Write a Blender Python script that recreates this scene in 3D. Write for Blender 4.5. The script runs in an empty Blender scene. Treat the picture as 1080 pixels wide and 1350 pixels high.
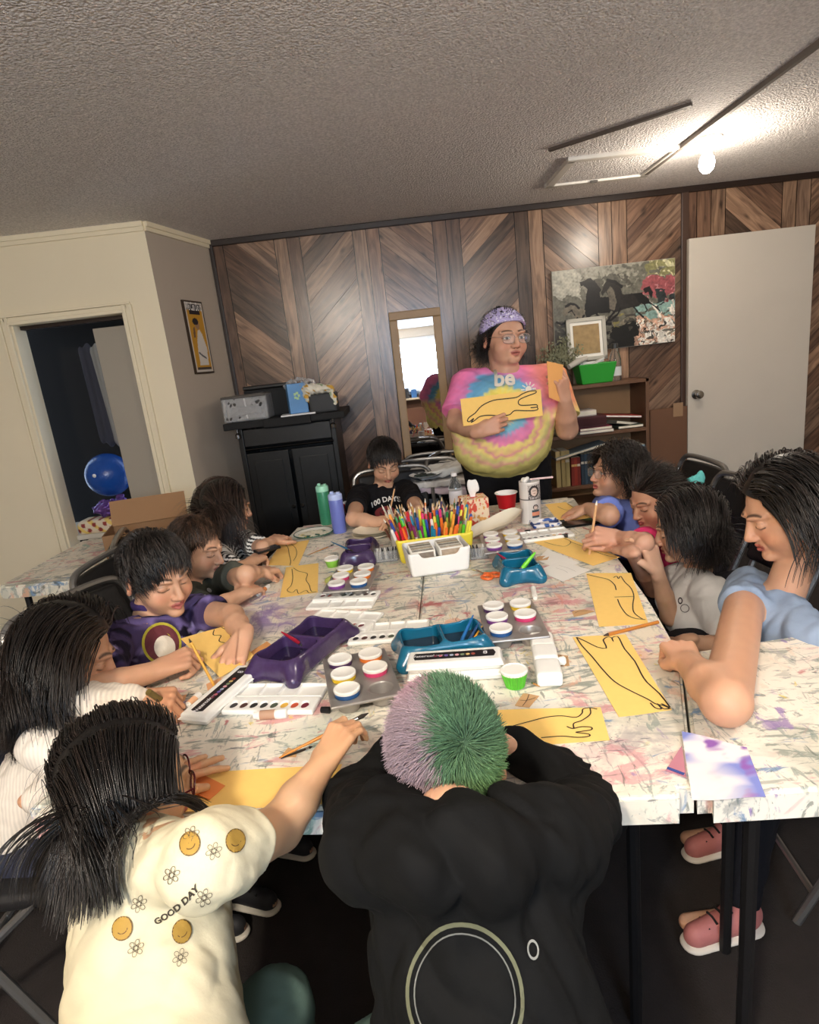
import bpy, bmesh, math, random
import numpy as np
from mathutils import Vector, Matrix, Quaternion
from mathutils.bvhtree import BVHTree
random.seed(7); rng = np.random.default_rng(7)
C = bpy.context.scene.collection
R_ = math.radians
A = lambda *a: np.array(a, dtype=float)

# ---------------------------------------------------------------- camera, world, lights, exposure
FPX, PX, PY, TH, RO, CH = 830.0, 540.0, 706.0, R_(15.2), math.atan2(.113, .9937), 1.40
_c, _s = math.cos(TH), math.sin(TH)
FW = A(0, _c, -_s); _u0 = A(0, _s, _c); _r0 = A(1, 0, 0)
EX = math.cos(RO)*_r0 - math.sin(RO)*_u0; EU = math.sin(RO)*_r0 + math.cos(RO)*_u0
CAM = A(0, 0, CH)
cd = bpy.data.cameras.new('camera'); cam = bpy.data.objects.new('camera', cd); C.objects.link(cam)
cam.matrix_world = Matrix(((EX[0], EU[0], -FW[0], 0), (EX[1], EU[1], -FW[1], 0), (EX[2], EU[2], -FW[2], CH), (0, 0, 0, 1)))
cd.sensor_fit = 'VERTICAL'; cd.sensor_height = 36; cd.lens = FPX/1350*36; cd.shift_y = (PY-675)/1350; cd.clip_start = .02
bpy.context.scene.camera = cam
def ray(x, y): return FW + EX*(x-PX)/FPX - EU*(y-PY)/FPX
def kz(x, y, z): d = ray(x, y); return CAM + d*(z-CH)/d[2]      # where the line of sight meets height z
def ky(x, y, Y): d = ray(x, y); return CAM + d*Y/d[1]            # where it meets depth Y

vs = bpy.context.scene.view_settings
vs.view_transform = 'Standard'; vs.look = 'None'; vs.gamma = 1; vs.use_curve_mapping = False; vs.exposure = 1.42
bpy.context.scene.display_settings.display_device = 'sRGB'
w = bpy.data.worlds.new('world'); bpy.context.scene.world = w; w.use_nodes = True
w.node_tree.nodes['Background'].inputs[0].default_value = (.62, .78, 1, 1)
w.node_tree.nodes['Background'].inputs[1].default_value = 1.6
def lamp(name, loc, power, col, size, kind='POINT', rot=None, sy=None):
    l = bpy.data.lights.new(name, kind); l.energy = power; l.color = col
    if kind == 'AREA':
        l.size = size
        if sy: l.shape = 'RECTANGLE'; l.size_y = sy
    else: l.shadow_soft_size = size
    o = bpy.data.objects.new(name, l); o.location = loc; C.objects.link(o)
    if rot: o.rotation_euler = rot
    return o
lamp('ceiling_lamp_light', (1.66, 3.10, 2.05), 4.5, (1, .86, .70), .05)
lamp('room_lamp_light', (-.60, -.75, 2.14), 80, (1, .90, .76), .07)
lamp('room_lamp_light', (1.1, .3, 2.14), 16, (1, .88, .74), .07)
lamp('window_daylight', (.45, -2.40, 1.72), 22, (.60, .78, 1), .75, 'AREA', (R_(90), 0, 0), .6)

# ---------------------------------------------------------------- object helpers
def tag(o, label=None, cat=None, group=None, kind=None):
    if label: o['label'] = label
    if cat: o['category'] = cat
    if group: o['group'] = group
    if kind: o['kind'] = kind
    return o
def thing(name, label, cat, loc=(0, 0, 0), rotz=0, group=None):
    o = bpy.data.objects.new(name, None); C.objects.link(o); o.location = Vector([float(v) for v in loc]); o.rotation_euler = (0, 0, rotz)
    o.empty_display_size = .02
    return tag(o, label, cat, group)
def mk(name, V, F, mat, parent=None, smooth=True, cols=None, fm=None, local=False, uv=None):
    V = np.asarray(V, dtype=np.float32); me = bpy.data.meshes.new(name)
    if parent is not None and not local:
        q = parent
        while q is not None: V = V - np.array(q.location, dtype=np.float32); q = q.parent
    if isinstance(F, np.ndarray):
        n, k = F.shape; me.vertices.add(len(V)); me.vertices.foreach_set('co', V.ravel())
        me.loops.add(n*k); me.loops.foreach_set('vertex_index', F.astype(np.int32).ravel())
        me.polygons.add(n); me.polygons.foreach_set('loop_start', np.arange(0, n*k, k, dtype=np.int32))
        me.polygons.foreach_set('loop_total', np.full(n, k, dtype=np.int32)); me.update(calc_edges=True)
    else:
        me.from_pydata(V.tolist(), [], [list(map(int, f)) for f in F])
    me.validate()
    mats = mat if isinstance(mat, (list, tuple)) else [mat]
    for m in mats: me.materials.append(m)
    if fm is not None and len(fm) == len(me.polygons): me.polygons.foreach_set('material_index', np.asarray(fm, dtype=np.int32))
    if smooth: me.polygons.foreach_set('use_smooth', np.ones(len(me.polygons), dtype=bool))
    if cols is not None:
        a = me.color_attributes.new('Col', 'FLOAT_COLOR', 'POINT'); c = np.ones((len(V), 4), dtype=np.float32); c[:, :3] = np.clip(cols, 0, 1)
        a.data.foreach_set('color', c.ravel())
    if uv is not None:
        l = me.uv_layers.new(name='UVMap'); vi = np.zeros(len(me.loops), dtype=np.int32); me.loops.foreach_get('vertex_index', vi)
        l.data.foreach_set('uv', np.asarray(uv, dtype=np.float32)[vi].ravel())
    me.update()
    o = bpy.data.objects.new(name, me); C.objects.link(o)
    if parent is not None: o.parent = parent
    return o
def st(name, V, F, mat, **k):
    o = mk(name, V, F, mat, **k); o['kind'] = 'structure'; return o
class G:                                                   # gathers simple shapes into ONE mesh
    def __init__(s): s.V = []; s.F = []; s.M = []; s.n = 0
    def add(s, V, F, m=0):
        V = np.asarray(V, float); s.V.append(V); s.F += [[i+s.n for i in f] for f in F]; s.M += [m]*len(F); s.n += len(V); return s
    def box(s, c, d, rz=0, m=0, bev=0, R=None):
        bm = bmesh.new(); bmesh.ops.create_cube(bm, size=1)
        for v in bm.verts: v.co = Vector((v.co.x*d[0], v.co.y*d[1], v.co.z*d[2]))
        if bev: bmesh.ops.bevel(bm, geom=bm.edges[:], offset=min(bev, min(d)*.45), segments=2, profile=.6, affect='EDGES')
        bm.verts.index_update(); V = np.array([v.co for v in bm.verts]); F = [[v.index for v in f.verts] for f in bm.faces]; bm.free()
        if R is None: R = rotz(rz)
        return s.add(V@np.asarray(R).T + np.asarray(c, float), F, m)
    def tube(s, pts, r, m=0, n=8, cap=True, closed=False):
        V, F = tube(pts, r, n, cap, closed); return s.add(V, F, m)
    def lathe(s, prof, c=(0, 0, 0), n=24, m=0, R=None):
        V, F = lathe(prof, n)
        if R is not None: V = V@np.asarray(R).T
        return s.add(V+np.asarray(c, float), F, m)
    def prism(s, poly, z0, z1, m=0):
        k = len(poly); V = [(x, y, z0) for x, y in poly]+[(x, y, z1) for x, y in poly]
        F = [list(range(k))[::-1], list(range(k, 2*k))]+[[i, (i+1) % k, k+(i+1) % k, k+i] for i in range(k)]
        return s.add(V, F, m)
    def obj(s, name, mat, parent=None, smooth=False, **k):
        o = mk(name, np.concatenate(s.V), s.F, mat, parent, smooth, fm=s.M, **k)
        if smooth:
            try: o.data.set_sharp_from_angle(angle=R_(40))
            except Exception: pass
        return o
def rotz(a): c, s = math.cos(a), math.sin(a); return np.array([[c, -s, 0], [s, c, 0], [0, 0, 1.]])
def nrm(v): v = np.asarray(v, float); return v/(np.linalg.norm(v)+1e-12)
def basis(z, x=(0, 0, 1)):                                  # columns x,y,z with z along z
    z = nrm(z); x = np.asarray(x, float); x = x-z*(x@z)
    if np.linalg.norm(x) < 1e-5: x = A(1, 0, 0)-z*z[0]
    x = nrm(x); return np.stack([x, np.cross(z, x), z], 1)
def tube(pts, r, n=8, cap=True, closed=False):
    P = np.asarray(pts, float); k = len(P); rr = np.full(k, r) if np.isscalar(r) else np.asarray(r, float)
    T = np.gradient(P, axis=0) if not closed else np.roll(P, -1, 0)-np.roll(P, 1, 0)
    T /= np.linalg.norm(T, axis=1)[:, None]+1e-12; B = basis(T[0])[:, 0]; V = []
    for i in range(k):
        B = nrm(B-T[i]*(B@T[i])); D = np.cross(T[i], B)
        V += [P[i]+rr[i]*(math.cos(a)*B+math.sin(a)*D) for a in np.linspace(0, 2*math.pi, n, endpoint=False)]
    F = []
    for i in range(k if closed else k-1):
        j = (i+1) % k
        F += [[i*n+a, i*n+(a+1) % n, j*n+(a+1) % n, j*n+a] for a in range(n)]
    if cap and not closed: F += [list(range(n))[::-1], list(range((k-1)*n, k*n))]
    return np.array(V), F
def lathe(prof, n=24):
    V = []; F = []; k = len(prof)
    for (r, z) in prof: V += [(r*math.cos(a), r*math.sin(a), z) for a in np.linspace(0, 2*math.pi, n, endpoint=False)]
    for i in range(k-1): F += [[i*n+a, i*n+(a+1) % n, (i+1)*n+(a+1) % n, (i+1)*n+a] for a in range(n)]
    F += [list(range(n))[::-1], list(range((k-1)*n, k*n))]
    return np.array(V), F
def bez(pts, n=24):                                          # Catmull-Rom through points
    P = np.asarray(pts, float); P = np.vstack([2*P[0]-P[1], P, 2*P[-1]-P[-2]]); out = []
    m = len(P)-3; per = max(2, n//m)
    for i in range(m):
        for t in np.linspace(0, 1, per, endpoint=False):
            a, b, c, d = P[i:i+4]; out.append(.5*((2*b)+(c-a)*t+(2*a-5*b+4*c-d)*t*t+(3*b-a-3*c+d)*t**3))
    out.append(P[-2]); return np.array(out)
def dup(o, loc, rz=None, label=None, parent=None):           # a thing with copies of its parts and sub-parts
    c = o.copy(); C.objects.link(c); c.parent = parent
    if parent is None:
        c.location = Vector([float(v) for v in loc])
        if rz is not None: c.rotation_euler = (0, 0, rz)
        if label: c['label'] = label
    for ch in list(o.children): dup(ch, None, parent=c)
    return c

# ---------------------------------------------------------------- materials
def hexc(h): return tuple(((int(h[i:i+2], 16)/255+.055)/1.055)**2.4 if int(h[i:i+2], 16) > 10 else int(h[i:i+2], 16)/255/12.92 for i in (0, 2, 4))
def H(h): return np.array(hexc(h))
def mat(name, col, rough=.5, metal=0, vcol=False, coat=0, trans=0, emit=None, es=0, sss=0, bump=None, spec=.5, var=.0, vs_=6, alpha=1, sheen=0, ior=1.45):
    m = bpy.data.materials.new(name); m.use_nodes = True; nt = m.node_tree; N = nt.nodes; L = nt.links; b = N['Principled BSDF']
    if isinstance(col, str): col = hexc(col)
    b.inputs['Base Color'].default_value = (*col, 1); b.inputs['Roughness'].default_value = rough; b.inputs['Metallic'].default_value = metal
    b.inputs['Coat Weight'].default_value = coat; b.inputs['Coat Roughness'].default_value = .15; b.inputs['Transmission Weight'].default_value = trans
    b.inputs['Specular IOR Level'].default_value = spec; b.inputs['Alpha'].default_value = alpha; b.inputs['Sheen Weight'].default_value = sheen; b.inputs['IOR'].default_value = ior
    if sss: b.inputs['Subsurface Weight'].default_value = sss; b.inputs['Subsurface Radius'].default_value = (.012, .004, .002); b.inputs['Subsurface Scale'].default_value = 1
    if emit: b.inputs['Emission Color'].default_value = (*emit, 1); b.inputs['Emission Strength'].default_value = es
    tc = N.new('ShaderNodeTexCoord'); src = None
    if vcol: a = N.new('ShaderNodeAttribute'); a.attribute_name = 'Col'; src = a.outputs['Color']; L.new(src, b.inputs['Base Color'])
    nz = N.new('ShaderNodeTexNoise'); nz.inputs['Scale'].default_value = vs_; nz.inputs['Detail'].default_value = 5; L.new(tc.outputs['Object'], nz.inputs['Vector'])
    if var:
        mr = N.new('ShaderNodeMapRange'); mr.inputs[3].default_value = 1-var; mr.inputs[4].default_value = 1+var*.6; L.new(nz.outputs[0], mr.inputs[0])
        mx = N.new('ShaderNodeMix'); mx.data_type = 'RGBA'; mx.blend_type = 'MULTIPLY'; mx.inputs[0].default_value = 1
        if src: L.new(src, mx.inputs[6])
        else: mx.inputs[6].default_value = (*col, 1)
        L.new(mr.outputs[0], mx.inputs[7]); L.new(mx.outputs[2], b.inputs['Base Color'])
    if bump:
        n2 = N.new('ShaderNodeTexNoise'); n2.inputs['Scale'].default_value = bump[0]; n2.inputs['Detail'].default_value = 4; L.new(tc.outputs['Object'], n2.inputs['Vector'])
        bp = N.new('ShaderNodeBump'); bp.inputs['Strength'].default_value = bump[1]; bp.inputs['Distance'].default_value = bump[2] if len(bump) > 2 else .002
        L.new(n2.outputs[0], bp.inputs['Height']); L.new(bp.outputs[0], b.inputs['Normal'])
    return m
_mc = {}
def M(col, rough=.5, **k):                                   # cached plain material by hex colour
    key = (col, rough, tuple(sorted(k.items())))
    if key not in _mc: _mc[key] = mat('paint_'+col, col, rough, **{**dict(var=.08), **k})
    return _mc[key]
VC = mat('vertex_colour', (.5, .5, .5), .6, vcol=True)
VCP = mat('paper_colour', (.5, .5, .5), .8, vcol=True)

# ---------------------------------------------------------------- implicit surfaces (smooth unions turned into meshes by surface nets)
INIT = .035
class S:
    def __init__(s): s.ops = []
    def _a(s, f, lo, hi, k, sub): s.ops.append((f, np.minimum(lo, hi), np.maximum(lo, hi), k, sub)); return s
    def cap(s, a, b, ra, rb=None, k=.01, sub=False, n=None, sq=1.):
        a = np.asarray(a, float); b = np.asarray(b, float); rb = ra if rb is None else rb; ab = b-a; L2 = ab@ab+1e-12
        def f(p):
            q = p-a
            if n is not None:
                q = q+n*((q@n)*(1/sq-1))[..., None]; ab2 = ab+n*((ab@n)*(1/sq-1)); l2 = ab2@ab2+1e-12
            else: ab2, l2 = ab, L2
            t = np.clip(q@ab2/l2, 0, 1); d = np.sqrt(((q-t[..., None]*ab2)**2).sum(-1))-(ra+(rb-ra)*t); return d*(1 if n is None else .85)
        m = max(ra, rb); return s._a(f, np.minimum(a, b)-m, np.maximum(a, b)+m, k, sub)
    def path(s, pts, rs, k=.01, **kw):
        for i in range(len(pts)-1): s.cap(pts[i], pts[i+1], rs[i], rs[i+1], k, **kw)
        return s
    def ell(s, c, r, R=None, k=.01, sub=False):
        c = np.asarray(c, float); r = np.asarray(r, float)*np.ones(3)
        def f(p):
            q = p-c
            if R is not None: q = q@R
            k0 = np.sqrt(((q/r)**2).sum(-1)); k1 = np.sqrt(((q/r**2)**2).sum(-1))+1e-9; return k0*(k0-1)/k1
        m = r.max() if R is not None else r; return s._a(f, c-m, c+m, k, sub)
    def box(s, c, h, R=None, rad=.003, k=.002, sub=False, taper=0):
        c = np.asarray(c, float); h = np.asarray(h, float)
        def f(p):
            q = p-c
            if R is not None: q = q@R
            if taper: q = q/np.stack([1+taper*q[..., 2]/h[2], 1+taper*q[..., 2]/h[2], np.ones(q.shape[:-1])], -1)
            q = np.abs(q)-(h-rad); return np.sqrt((np.maximum(q, 0)**2).sum(-1))+np.minimum(q.max(-1), 0)-rad
        m = (np.linalg.norm(h) if R is not None else h*(1+abs(taper))); return s._a(f, c-m, c+m, k, sub)
    def cone(s, a, b, ra, rb, k=.004, sub=False, rad=.003, n=None, sq=1.):       # flat ended
        a = np.asarray(a, float); b = np.asarray(b, float); L = np.linalg.norm(b-a); u = (b-a)/L
        def f(p):
            q = p-a; t = q@u; e = q-t[..., None]*u
            if n is not None: e = e+n*((e@n)*(1/sq-1))[..., None]
            d1 = np.sqrt((e**2).sum(-1))-(ra+(rb-ra)*np.clip(t/L, 0, 1))+rad; d2 = np.abs(t-L/2)-L/2+rad
            return np.sqrt(np.maximum(d1, 0)**2+np.maximum(d2, 0)**2)+np.minimum(np.maximum(d1, d2), 0)-rad
        m = max(ra, rb); return s._a(f, np.minimum(a, b)-m, np.maximum(a, b)+m, k, sub)
    def fn(s, f, lo, hi, k=0.0005, sub=False): return s._a(f, np.asarray(lo, float), np.asarray(hi, float), k, sub)
    def bbox(s): 
        P = [o for o in s.ops if not o[4]]
        return np.min([o[1] for o in P], 0), np.max([o[2] for o in P], 0)
    def net(s, h, lo=None, hi=None, disp=None):
        if lo is None: lo, hi = s.bbox(); lo = lo-.012-2*h; hi = hi+.012+2*h
        lo = np.floor(np.asarray(lo)/h)*h; n = np.ceil((np.asarray(hi)-lo)/h).astype(int)+1
        ax = [lo[i]+h*np.arange(n[i]) for i in range(3)]; D = np.full(n, INIT, dtype=np.float32)
        for f, a, b, k, sub in s.ops:
            pad = (INIT if not sub else .004)+k; i0 = np.clip(np.floor((a-pad-lo)/h).astype(int), 0, n); i1 = np.clip(np.ceil((b+pad-lo)/h).astype(int)+1, 0, n)
            if (i1 <= i0).any(): continue
            sl = tuple(slice(i0[j], i1[j]) for j in range(3))
            g = np.stack(np.meshgrid(*[ax[j][sl[j]] for j in range(3)], indexing='ij'), -1); d = f(g).astype(np.float32); x = D[sl]
            if sub: d = -d; t = np.clip(.5-.5*(d-x)/max(k, 1e-6), 0, 1); D[sl] = d*(1-t)+x*t+k*t*(1-t)
            else: t = np.clip(.5+.5*(d-x)/max(k, 1e-6), 0, 1); D[sl] = d*(1-t)+x*t-k*t*(1-t)
        if disp is not None:
            ii = np.argwhere(np.abs(D) < .022); P = lo+ii*h; D[tuple(ii.T)] += disp(P).astype(np.float32)
        return nets(D, lo, h)
def nets(D, lo, h):
    ins = D < 0; cnt = np.zeros(np.array(D.shape)-1, dtype=np.int8); s0 = [slice(0, -1), slice(1, None)]
    for dx in (0, 1):
        for dy in (0, 1):
            for dz in (0, 1): cnt += ins[s0[dx], s0[dy], s0[dz]]
    act = np.argwhere((cnt > 0) & (cnt < 8)); idx = -np.ones(cnt.shape, dtype=np.int32); idx[tuple(act.T)] = np.arange(len(act))
    acc = np.zeros((len(act), 3)); c = np.zeros(len(act)); co = [(x, y, z) for x in (0, 1) for y in (0, 1) for z in (0, 1)]
    val = {o: D[act[:, 0]+o[0], act[:, 1]+o[1], act[:, 2]+o[2]] for o in co}
    for a in co:
        for ax_ in range(3):
            if a[ax_]: continue
            b = list(a); b[ax_] = 1; b = tuple(b); va, vb = val[a], val[b]; m = (va < 0) != (vb < 0); t = va[m]/(va[m]-vb[m]+1e-12)
            p = np.tile(np.array(a, float), (m.sum(), 1)); p[:, ax_] = t; acc[m] += p; c[m] += 1
    V = lo+h*(act+acc/c[:, None]); F = []
    for ax_ in range(3):
        sl = [slice(1, -1)]*3; sl[ax_] = slice(0, -1); sl2 = list(sl); sl2[ax_] = slice(1, None)
        a = ins[tuple(sl)]; b = ins[tuple(sl2)]; u, v = [(1, 2), (2, 0), (0, 1)][ax_]
        for m, flip in (((a & ~b), 0), ((~a & b), 1)):
            e = np.argwhere(m)
            if not len(e): continue
            off = np.ones(3, int); off[ax_] = 0; e = e+off; q = []
            for du, dv in ((1, 1), (0, 1), (0, 0), (1, 0)):
                w_ = e.copy(); w_[:, u] -= du; w_[:, v] -= dv; q.append(idx[tuple(w_.T)])
            q = np.stack(q, 1); F.append(q[:, ::-1] if flip else q)
    F = np.concatenate(F) if F else np.zeros((0, 4), int); return V, F[(F >= 0).all(1)]
def sob(name, s, h, m, parent=None, cols=None, disp=None, **k):
    V, F = s.net(h, disp=disp); return mk(name, V, F, m, parent, cols=cols(V) if cols is not None else None, **k)
def vnoise(P, f=1., seed=0):                                 # smooth pseudo-noise, about -1..1
    P = np.asarray(P)*f; r = np.random.default_rng(seed); out = 0
    for i in range(5):
        w_ = r.normal(size=3)*1.3**i; ph = r.uniform(0, 6.28, 2); w2 = r.normal(size=3)*1.3**i
        out = out+np.sin(P@w_+ph[0]+1.3*np.sin(P@w2+ph[1]))
    return out/3.2
# ---------------------------------------------------------------- the room
ZC = 2.266; YB = 4.30; XR = 2.95; YF = -2.5
WL = A(-1.037, YB); WC = A(-1.205, 3.656); XL = -2.7

def wood_mat(name='wood_panelling', gloss=.27):
    m = bpy.data.materials.new(name); m.use_nodes = True; N = m.node_tree.nodes; L = m.node_tree.links; b = N['Principled BSDF']
    uv = N.new('ShaderNodeUVMap'); uv.uv_map = 'UVMap'; mp = N.new('ShaderNodeMapping'); mp.inputs['Scale'].default_value = (1, 9, 1); L.new(uv.outputs[0], mp.inputs[0])
    n1 = N.new('ShaderNodeTexNoise'); n1.inputs['Scale'].default_value = 3.2; n1.inputs['Detail'].default_value = 8; n1.inputs['Distortion'].default_value = 1.2; L.new(mp.outputs[0], n1.inputs['Vector'])
    mp2 = N.new('ShaderNodeMapping'); mp2.inputs['Scale'].default_value = (1.6, 34, 1); L.new(uv.outputs[0], mp2.inputs[0])
    n2 = N.new('ShaderNodeTexNoise'); n2.inputs['Scale'].default_value = 5; n2.inputs['Detail'].default_value = 5; L.new(mp2.outputs[0], n2.inputs['Vector'])
    mp3 = N.new('ShaderNodeMapping'); mp3.inputs['Scale'].default_value = (3.2, 7, 1); L.new(uv.outputs[0], mp3.inputs[0])
    vo = N.new('ShaderNodeTexVoronoi'); vo.inputs['Scale'].default_value = 1.6; L.new(mp3.outputs[0], vo.inputs['Vector'])
    kr = N.new('ShaderNodeValToRGB'); kr.color_ramp.elements[0].position = .02; kr.color_ramp.elements[0].color = (.25, .25, .25, 1); kr.color_ramp.elements[1].position = .17; kr.color_ramp.elements[1].color = (1, 1, 1, 1); L.new(vo.outputs['Distance'], kr.inputs[0])
    r = N.new('ShaderNodeValToRGB'); r.color_ramp.elements[0].position = .28; r.color_ramp.elements[0].color = (.30, .27, .27, 1); r.color_ramp.elements[1].position = .72; r.color_ramp.elements[1].color = (1.35, 1.3, 1.25, 1); L.new(n1.outputs[0], r.inputs[0])
    r2 = N.new('ShaderNodeMapRange'); r2.inputs[3].default_value = .72; r2.inputs[4].default_value = 1.25; L.new(n2.outputs[0], r2.inputs[0])
    at = N.new('ShaderNodeAttribute'); at.attribute_name = 'Col'; prev = at.outputs['Color']
    for x in (r.outputs[0], r2.outputs[0], kr.outputs[0]):
        mx = N.new('ShaderNodeMix'); mx.data_type = 'RGBA'; mx.blend_type = 'MULTIPLY'; mx.inputs[0].default_value = 1; L.new(prev, mx.inputs[6]); L.new(x, mx.inputs[7]); prev = mx.outputs[2]
    L.new(prev, b.inputs['Base Color']); b.inputs['Roughness'].default_value = gloss; b.inputs['Specular IOR Level'].default_value = .6
    bp = N.new('ShaderNodeBump'); bp.inputs['Strength'].default_value = .12; bp.inputs['Distance'].default_value = .002; L.new(n1.outputs[0], bp.inputs['Height']); L.new(bp.outputs[0], b.inputs['Normal'])
    return m
WOOD = wood_mat()
def clip(poly, a, b, c):                                     # keep a*x+b*y<=c
    out = []
    for i in range(len(poly)):
        p, q = poly[i], poly[(i+1) % len(poly)]; dp, dq = a*p[0]+b*p[1]-c, a*q[0]+b*q[1]-c
        if dp <= 0: out.append(p)
        if dp*dq < 0: t = dp/(dp-dq); out.append((p[0]+t*(q[0]-p[0]), p[1]+t*(q[1]-p[1])))
    return out
def panel_wall(name, bounds, tfm, seed=1):
    """bounds: list of (x0, x1, kind) with kind 'v' for an upright board, '/' or '\\' for slanting boards."""
    r = np.random.default_rng(seed); V = []; F = []; Cc = []; UV = []; tones = [H('8a6a55'), H('7a5d4a'), H('9a7a62'), H('6b5040'), H('8f7460'), H('5f4a3c'), H('a3836a')]
    def board(poly, ang, back=0.0):
        if len(poly) < 3: return
        n = len(V); u0, v0 = r.uniform(0, 50, 2); t = tones[r.integers(len(tones))]*r.uniform(.75, 1.1)
        for x, z in poly:
            V.append(tfm(x, z, back)); Cc.append(t); UV.append((u0+x*math.cos(ang)+z*math.sin(ang), v0-x*math.sin(ang)+z*math.cos(ang)))
        F.append(list(range(n, n+len(poly))))
    x0, x1 = bounds[0][0], bounds[-1][1]; gn = .0022
    n = len(V)
    for x, z in ((x0, 0), (x1, 0), (x1, ZC), (x0, ZC)): V.append(tfm(x, z, .006)); Cc.append(H('1d130e')); UV.append((x, z))
    F.append([n, n+1, n+2, n+3])
    for a, b, k in bounds:
        if k == 'v': board([(a+gn, 0), (b-gn, 0), (b-gn, ZC), (a+gn, ZC)], math.pi/2); continue
        ang = R_(42) if k == '/' else -R_(42); nx, nz = -math.sin(ang), math.cos(ang); cc = -4.0
        while cc < 5:
            wd = r.uniform(.065, .15); p = [(a+gn, 0), (b-gn, 0), (b-gn, ZC), (a+gn, ZC)]
            p = clip(p, nx, nz, cc+wd-.0008); p = clip(p, -nx, -nz, -cc-.0008) if p else p
            if p: board(p, ang)
            cc += wd
    return st(name, V, F, WOOD, smooth=False, cols=np.array(Cc), uv=UV)
xs = lambda px: float(ky(px, 300, YB)[0])
L_ = [275, 295, 362, 379, 396, 465, 483, 500, 570, 588, 606, 678, 696, 715, 788, 806, 826, 899, 919, 938]
def line_x(px):                                              # upright seams read at the top of the wall
    return float(ky(px, 318-.116*(px-275)+18, YB)[0])
X_ = [line_x(p) for p in L_]
K_ = 'v \\ v v / v v \\ v v / v v \\ v v / v v'.split()
bn = [(X_[i], X_[i+1], K_[i]) for i in range(len(K_))]
bn[0] = (WL[0], bn[0][1], 'v'); x = bn[-1][1]
for dw, k in ((.09, 'v'), (.36, '\\'), (.09, 'v'), (.09, 'v'), (.36, '/')):
    bn.append((x, min(x+dw, XR), k)); x += dw
panel_wall('wall_back', [b for b in bn if b[0] < XR], lambda x, z, o: (x, YB+o, z), 5)

PLAS = mat('painted_plaster', hexc('bcae9e'), .75, bump=(60, .25, .002), var=.06, vs_=2)
CREAM = mat('cream_gloss_paint', hexc('ecdfc2'), .45, bump=(30, .15, .001), var=.05, vs_=3)
DARKT = mat('dark_stained_trim', hexc('2a1c15'), .4, var=.2, vs_=10)
GREYW = mat('grey_wall_paint', hexc('b7ab9c'), .75, bump=(60, .2, .002), var=.05, vs_=2)
# ceiling with popcorn texture
cm = bpy.data.materials.new('popcorn_ceiling'); cm.use_nodes = True; N = cm.node_tree.nodes; L = cm.node_tree.links; b = N['Principled BSDF']
tc = N.new('ShaderNodeTexCoord'); n1 = N.new('ShaderNodeTexNoise'); n1.inputs['Scale'].default_value = 95; n1.inputs['Detail'].default_value = 3; L.new(tc.outputs['Object'], n1.inputs['Vector'])
vo = N.new('ShaderNodeTexVoronoi'); vo.inputs['Scale'].default_value = 120; L.new(tc.outputs['Object'], vo.inputs['Vector'])
cr = N.new('ShaderNodeValToRGB'); cr.color_ramp.elements[0].position = .36; cr.color_ramp.elements[0].color = (.74, .70, .68, 1); cr.color_ramp.elements[1].position = .66; cr.color_ramp.elements[1].color = (1, .95, .92, 1); L.new(n1.outputs[0], cr.inputs[0]); L.new(cr.outputs[0], b.inputs['Base Color'])
mm = N.new('ShaderNodeMath'); mm.operation = 'SUBTRACT'; L.new(n1.outputs[0], mm.inputs[0]); L.new(vo.outputs['Distance'], mm.inputs[1])
bp = N.new('ShaderNodeBump'); bp.inputs['Strength'].default_value = 1; bp.inputs['Distance'].default_value = .007; L.new(mm.outputs[0], bp.inputs['Height']); L.new(bp.outputs[0], b.inputs['Normal']); b.inputs['Roughness'].default_value = .8
g = G(); g.box((.12, 1.0, ZC+.03), (5.9, 7.4, .06)); g.obj('ceiling', cm)['kind'] = 'structure'
# floor
fm_ = mat('dark_carpet', hexc('2b2421'), .95, bump=(220, .6, .003), var=.3, vs_=20)
g = G(); g.box((.12, 1.0, -.03), (5.9, 7.4, .06)); g.obj('floor', fm_)['kind'] = 'structure'
# right wall, rear wall with a window, left wall
def quad(name, pts, m): o = st(name, [tuple(p) for p in pts], [list(range(len(pts)))], m, smooth=False); return o
def slab(name, a, b, z0, z1, t, m):                          # wall of thickness t to the left of a->b
    a = A(*a); b = A(*b); d = nrm(b-a); n = A(-d[1], d[0])*t; g = G(); g.prism([tuple(a), tuple(b), tuple(b+n), tuple(a+n)], z0, z1); o = g.obj(name, m); o['kind'] = 'structure'; return o
slab('wall_right', (XR, YB), (XR, YF), 0, ZC, .08, GREYW)
slab('wall_rear', (XR, YF), (-.15, YF), 0, .95, -.08, mat('brown_wainscot', hexc('6b4636'), .5, var=.2))
slab('wall_rear', (-.35, YF), (XL, YF), 0, ZC, -.08, GREYW)
slab('wall_rear', (XR, YF), (1.05, YF), .95, ZC, -.08, GREYW)
slab('wall_rear', (1.05, YF), (-.35, YF), 2.12, ZC, -.08, GREYW)
slab('wall_rear', (-.15, YF), (-.35, YF), 0, .95, -.08, GREYW)
slab('wall_left', (XL, YF), (XL, YB), 0, ZC, .08, GREYW)
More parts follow.
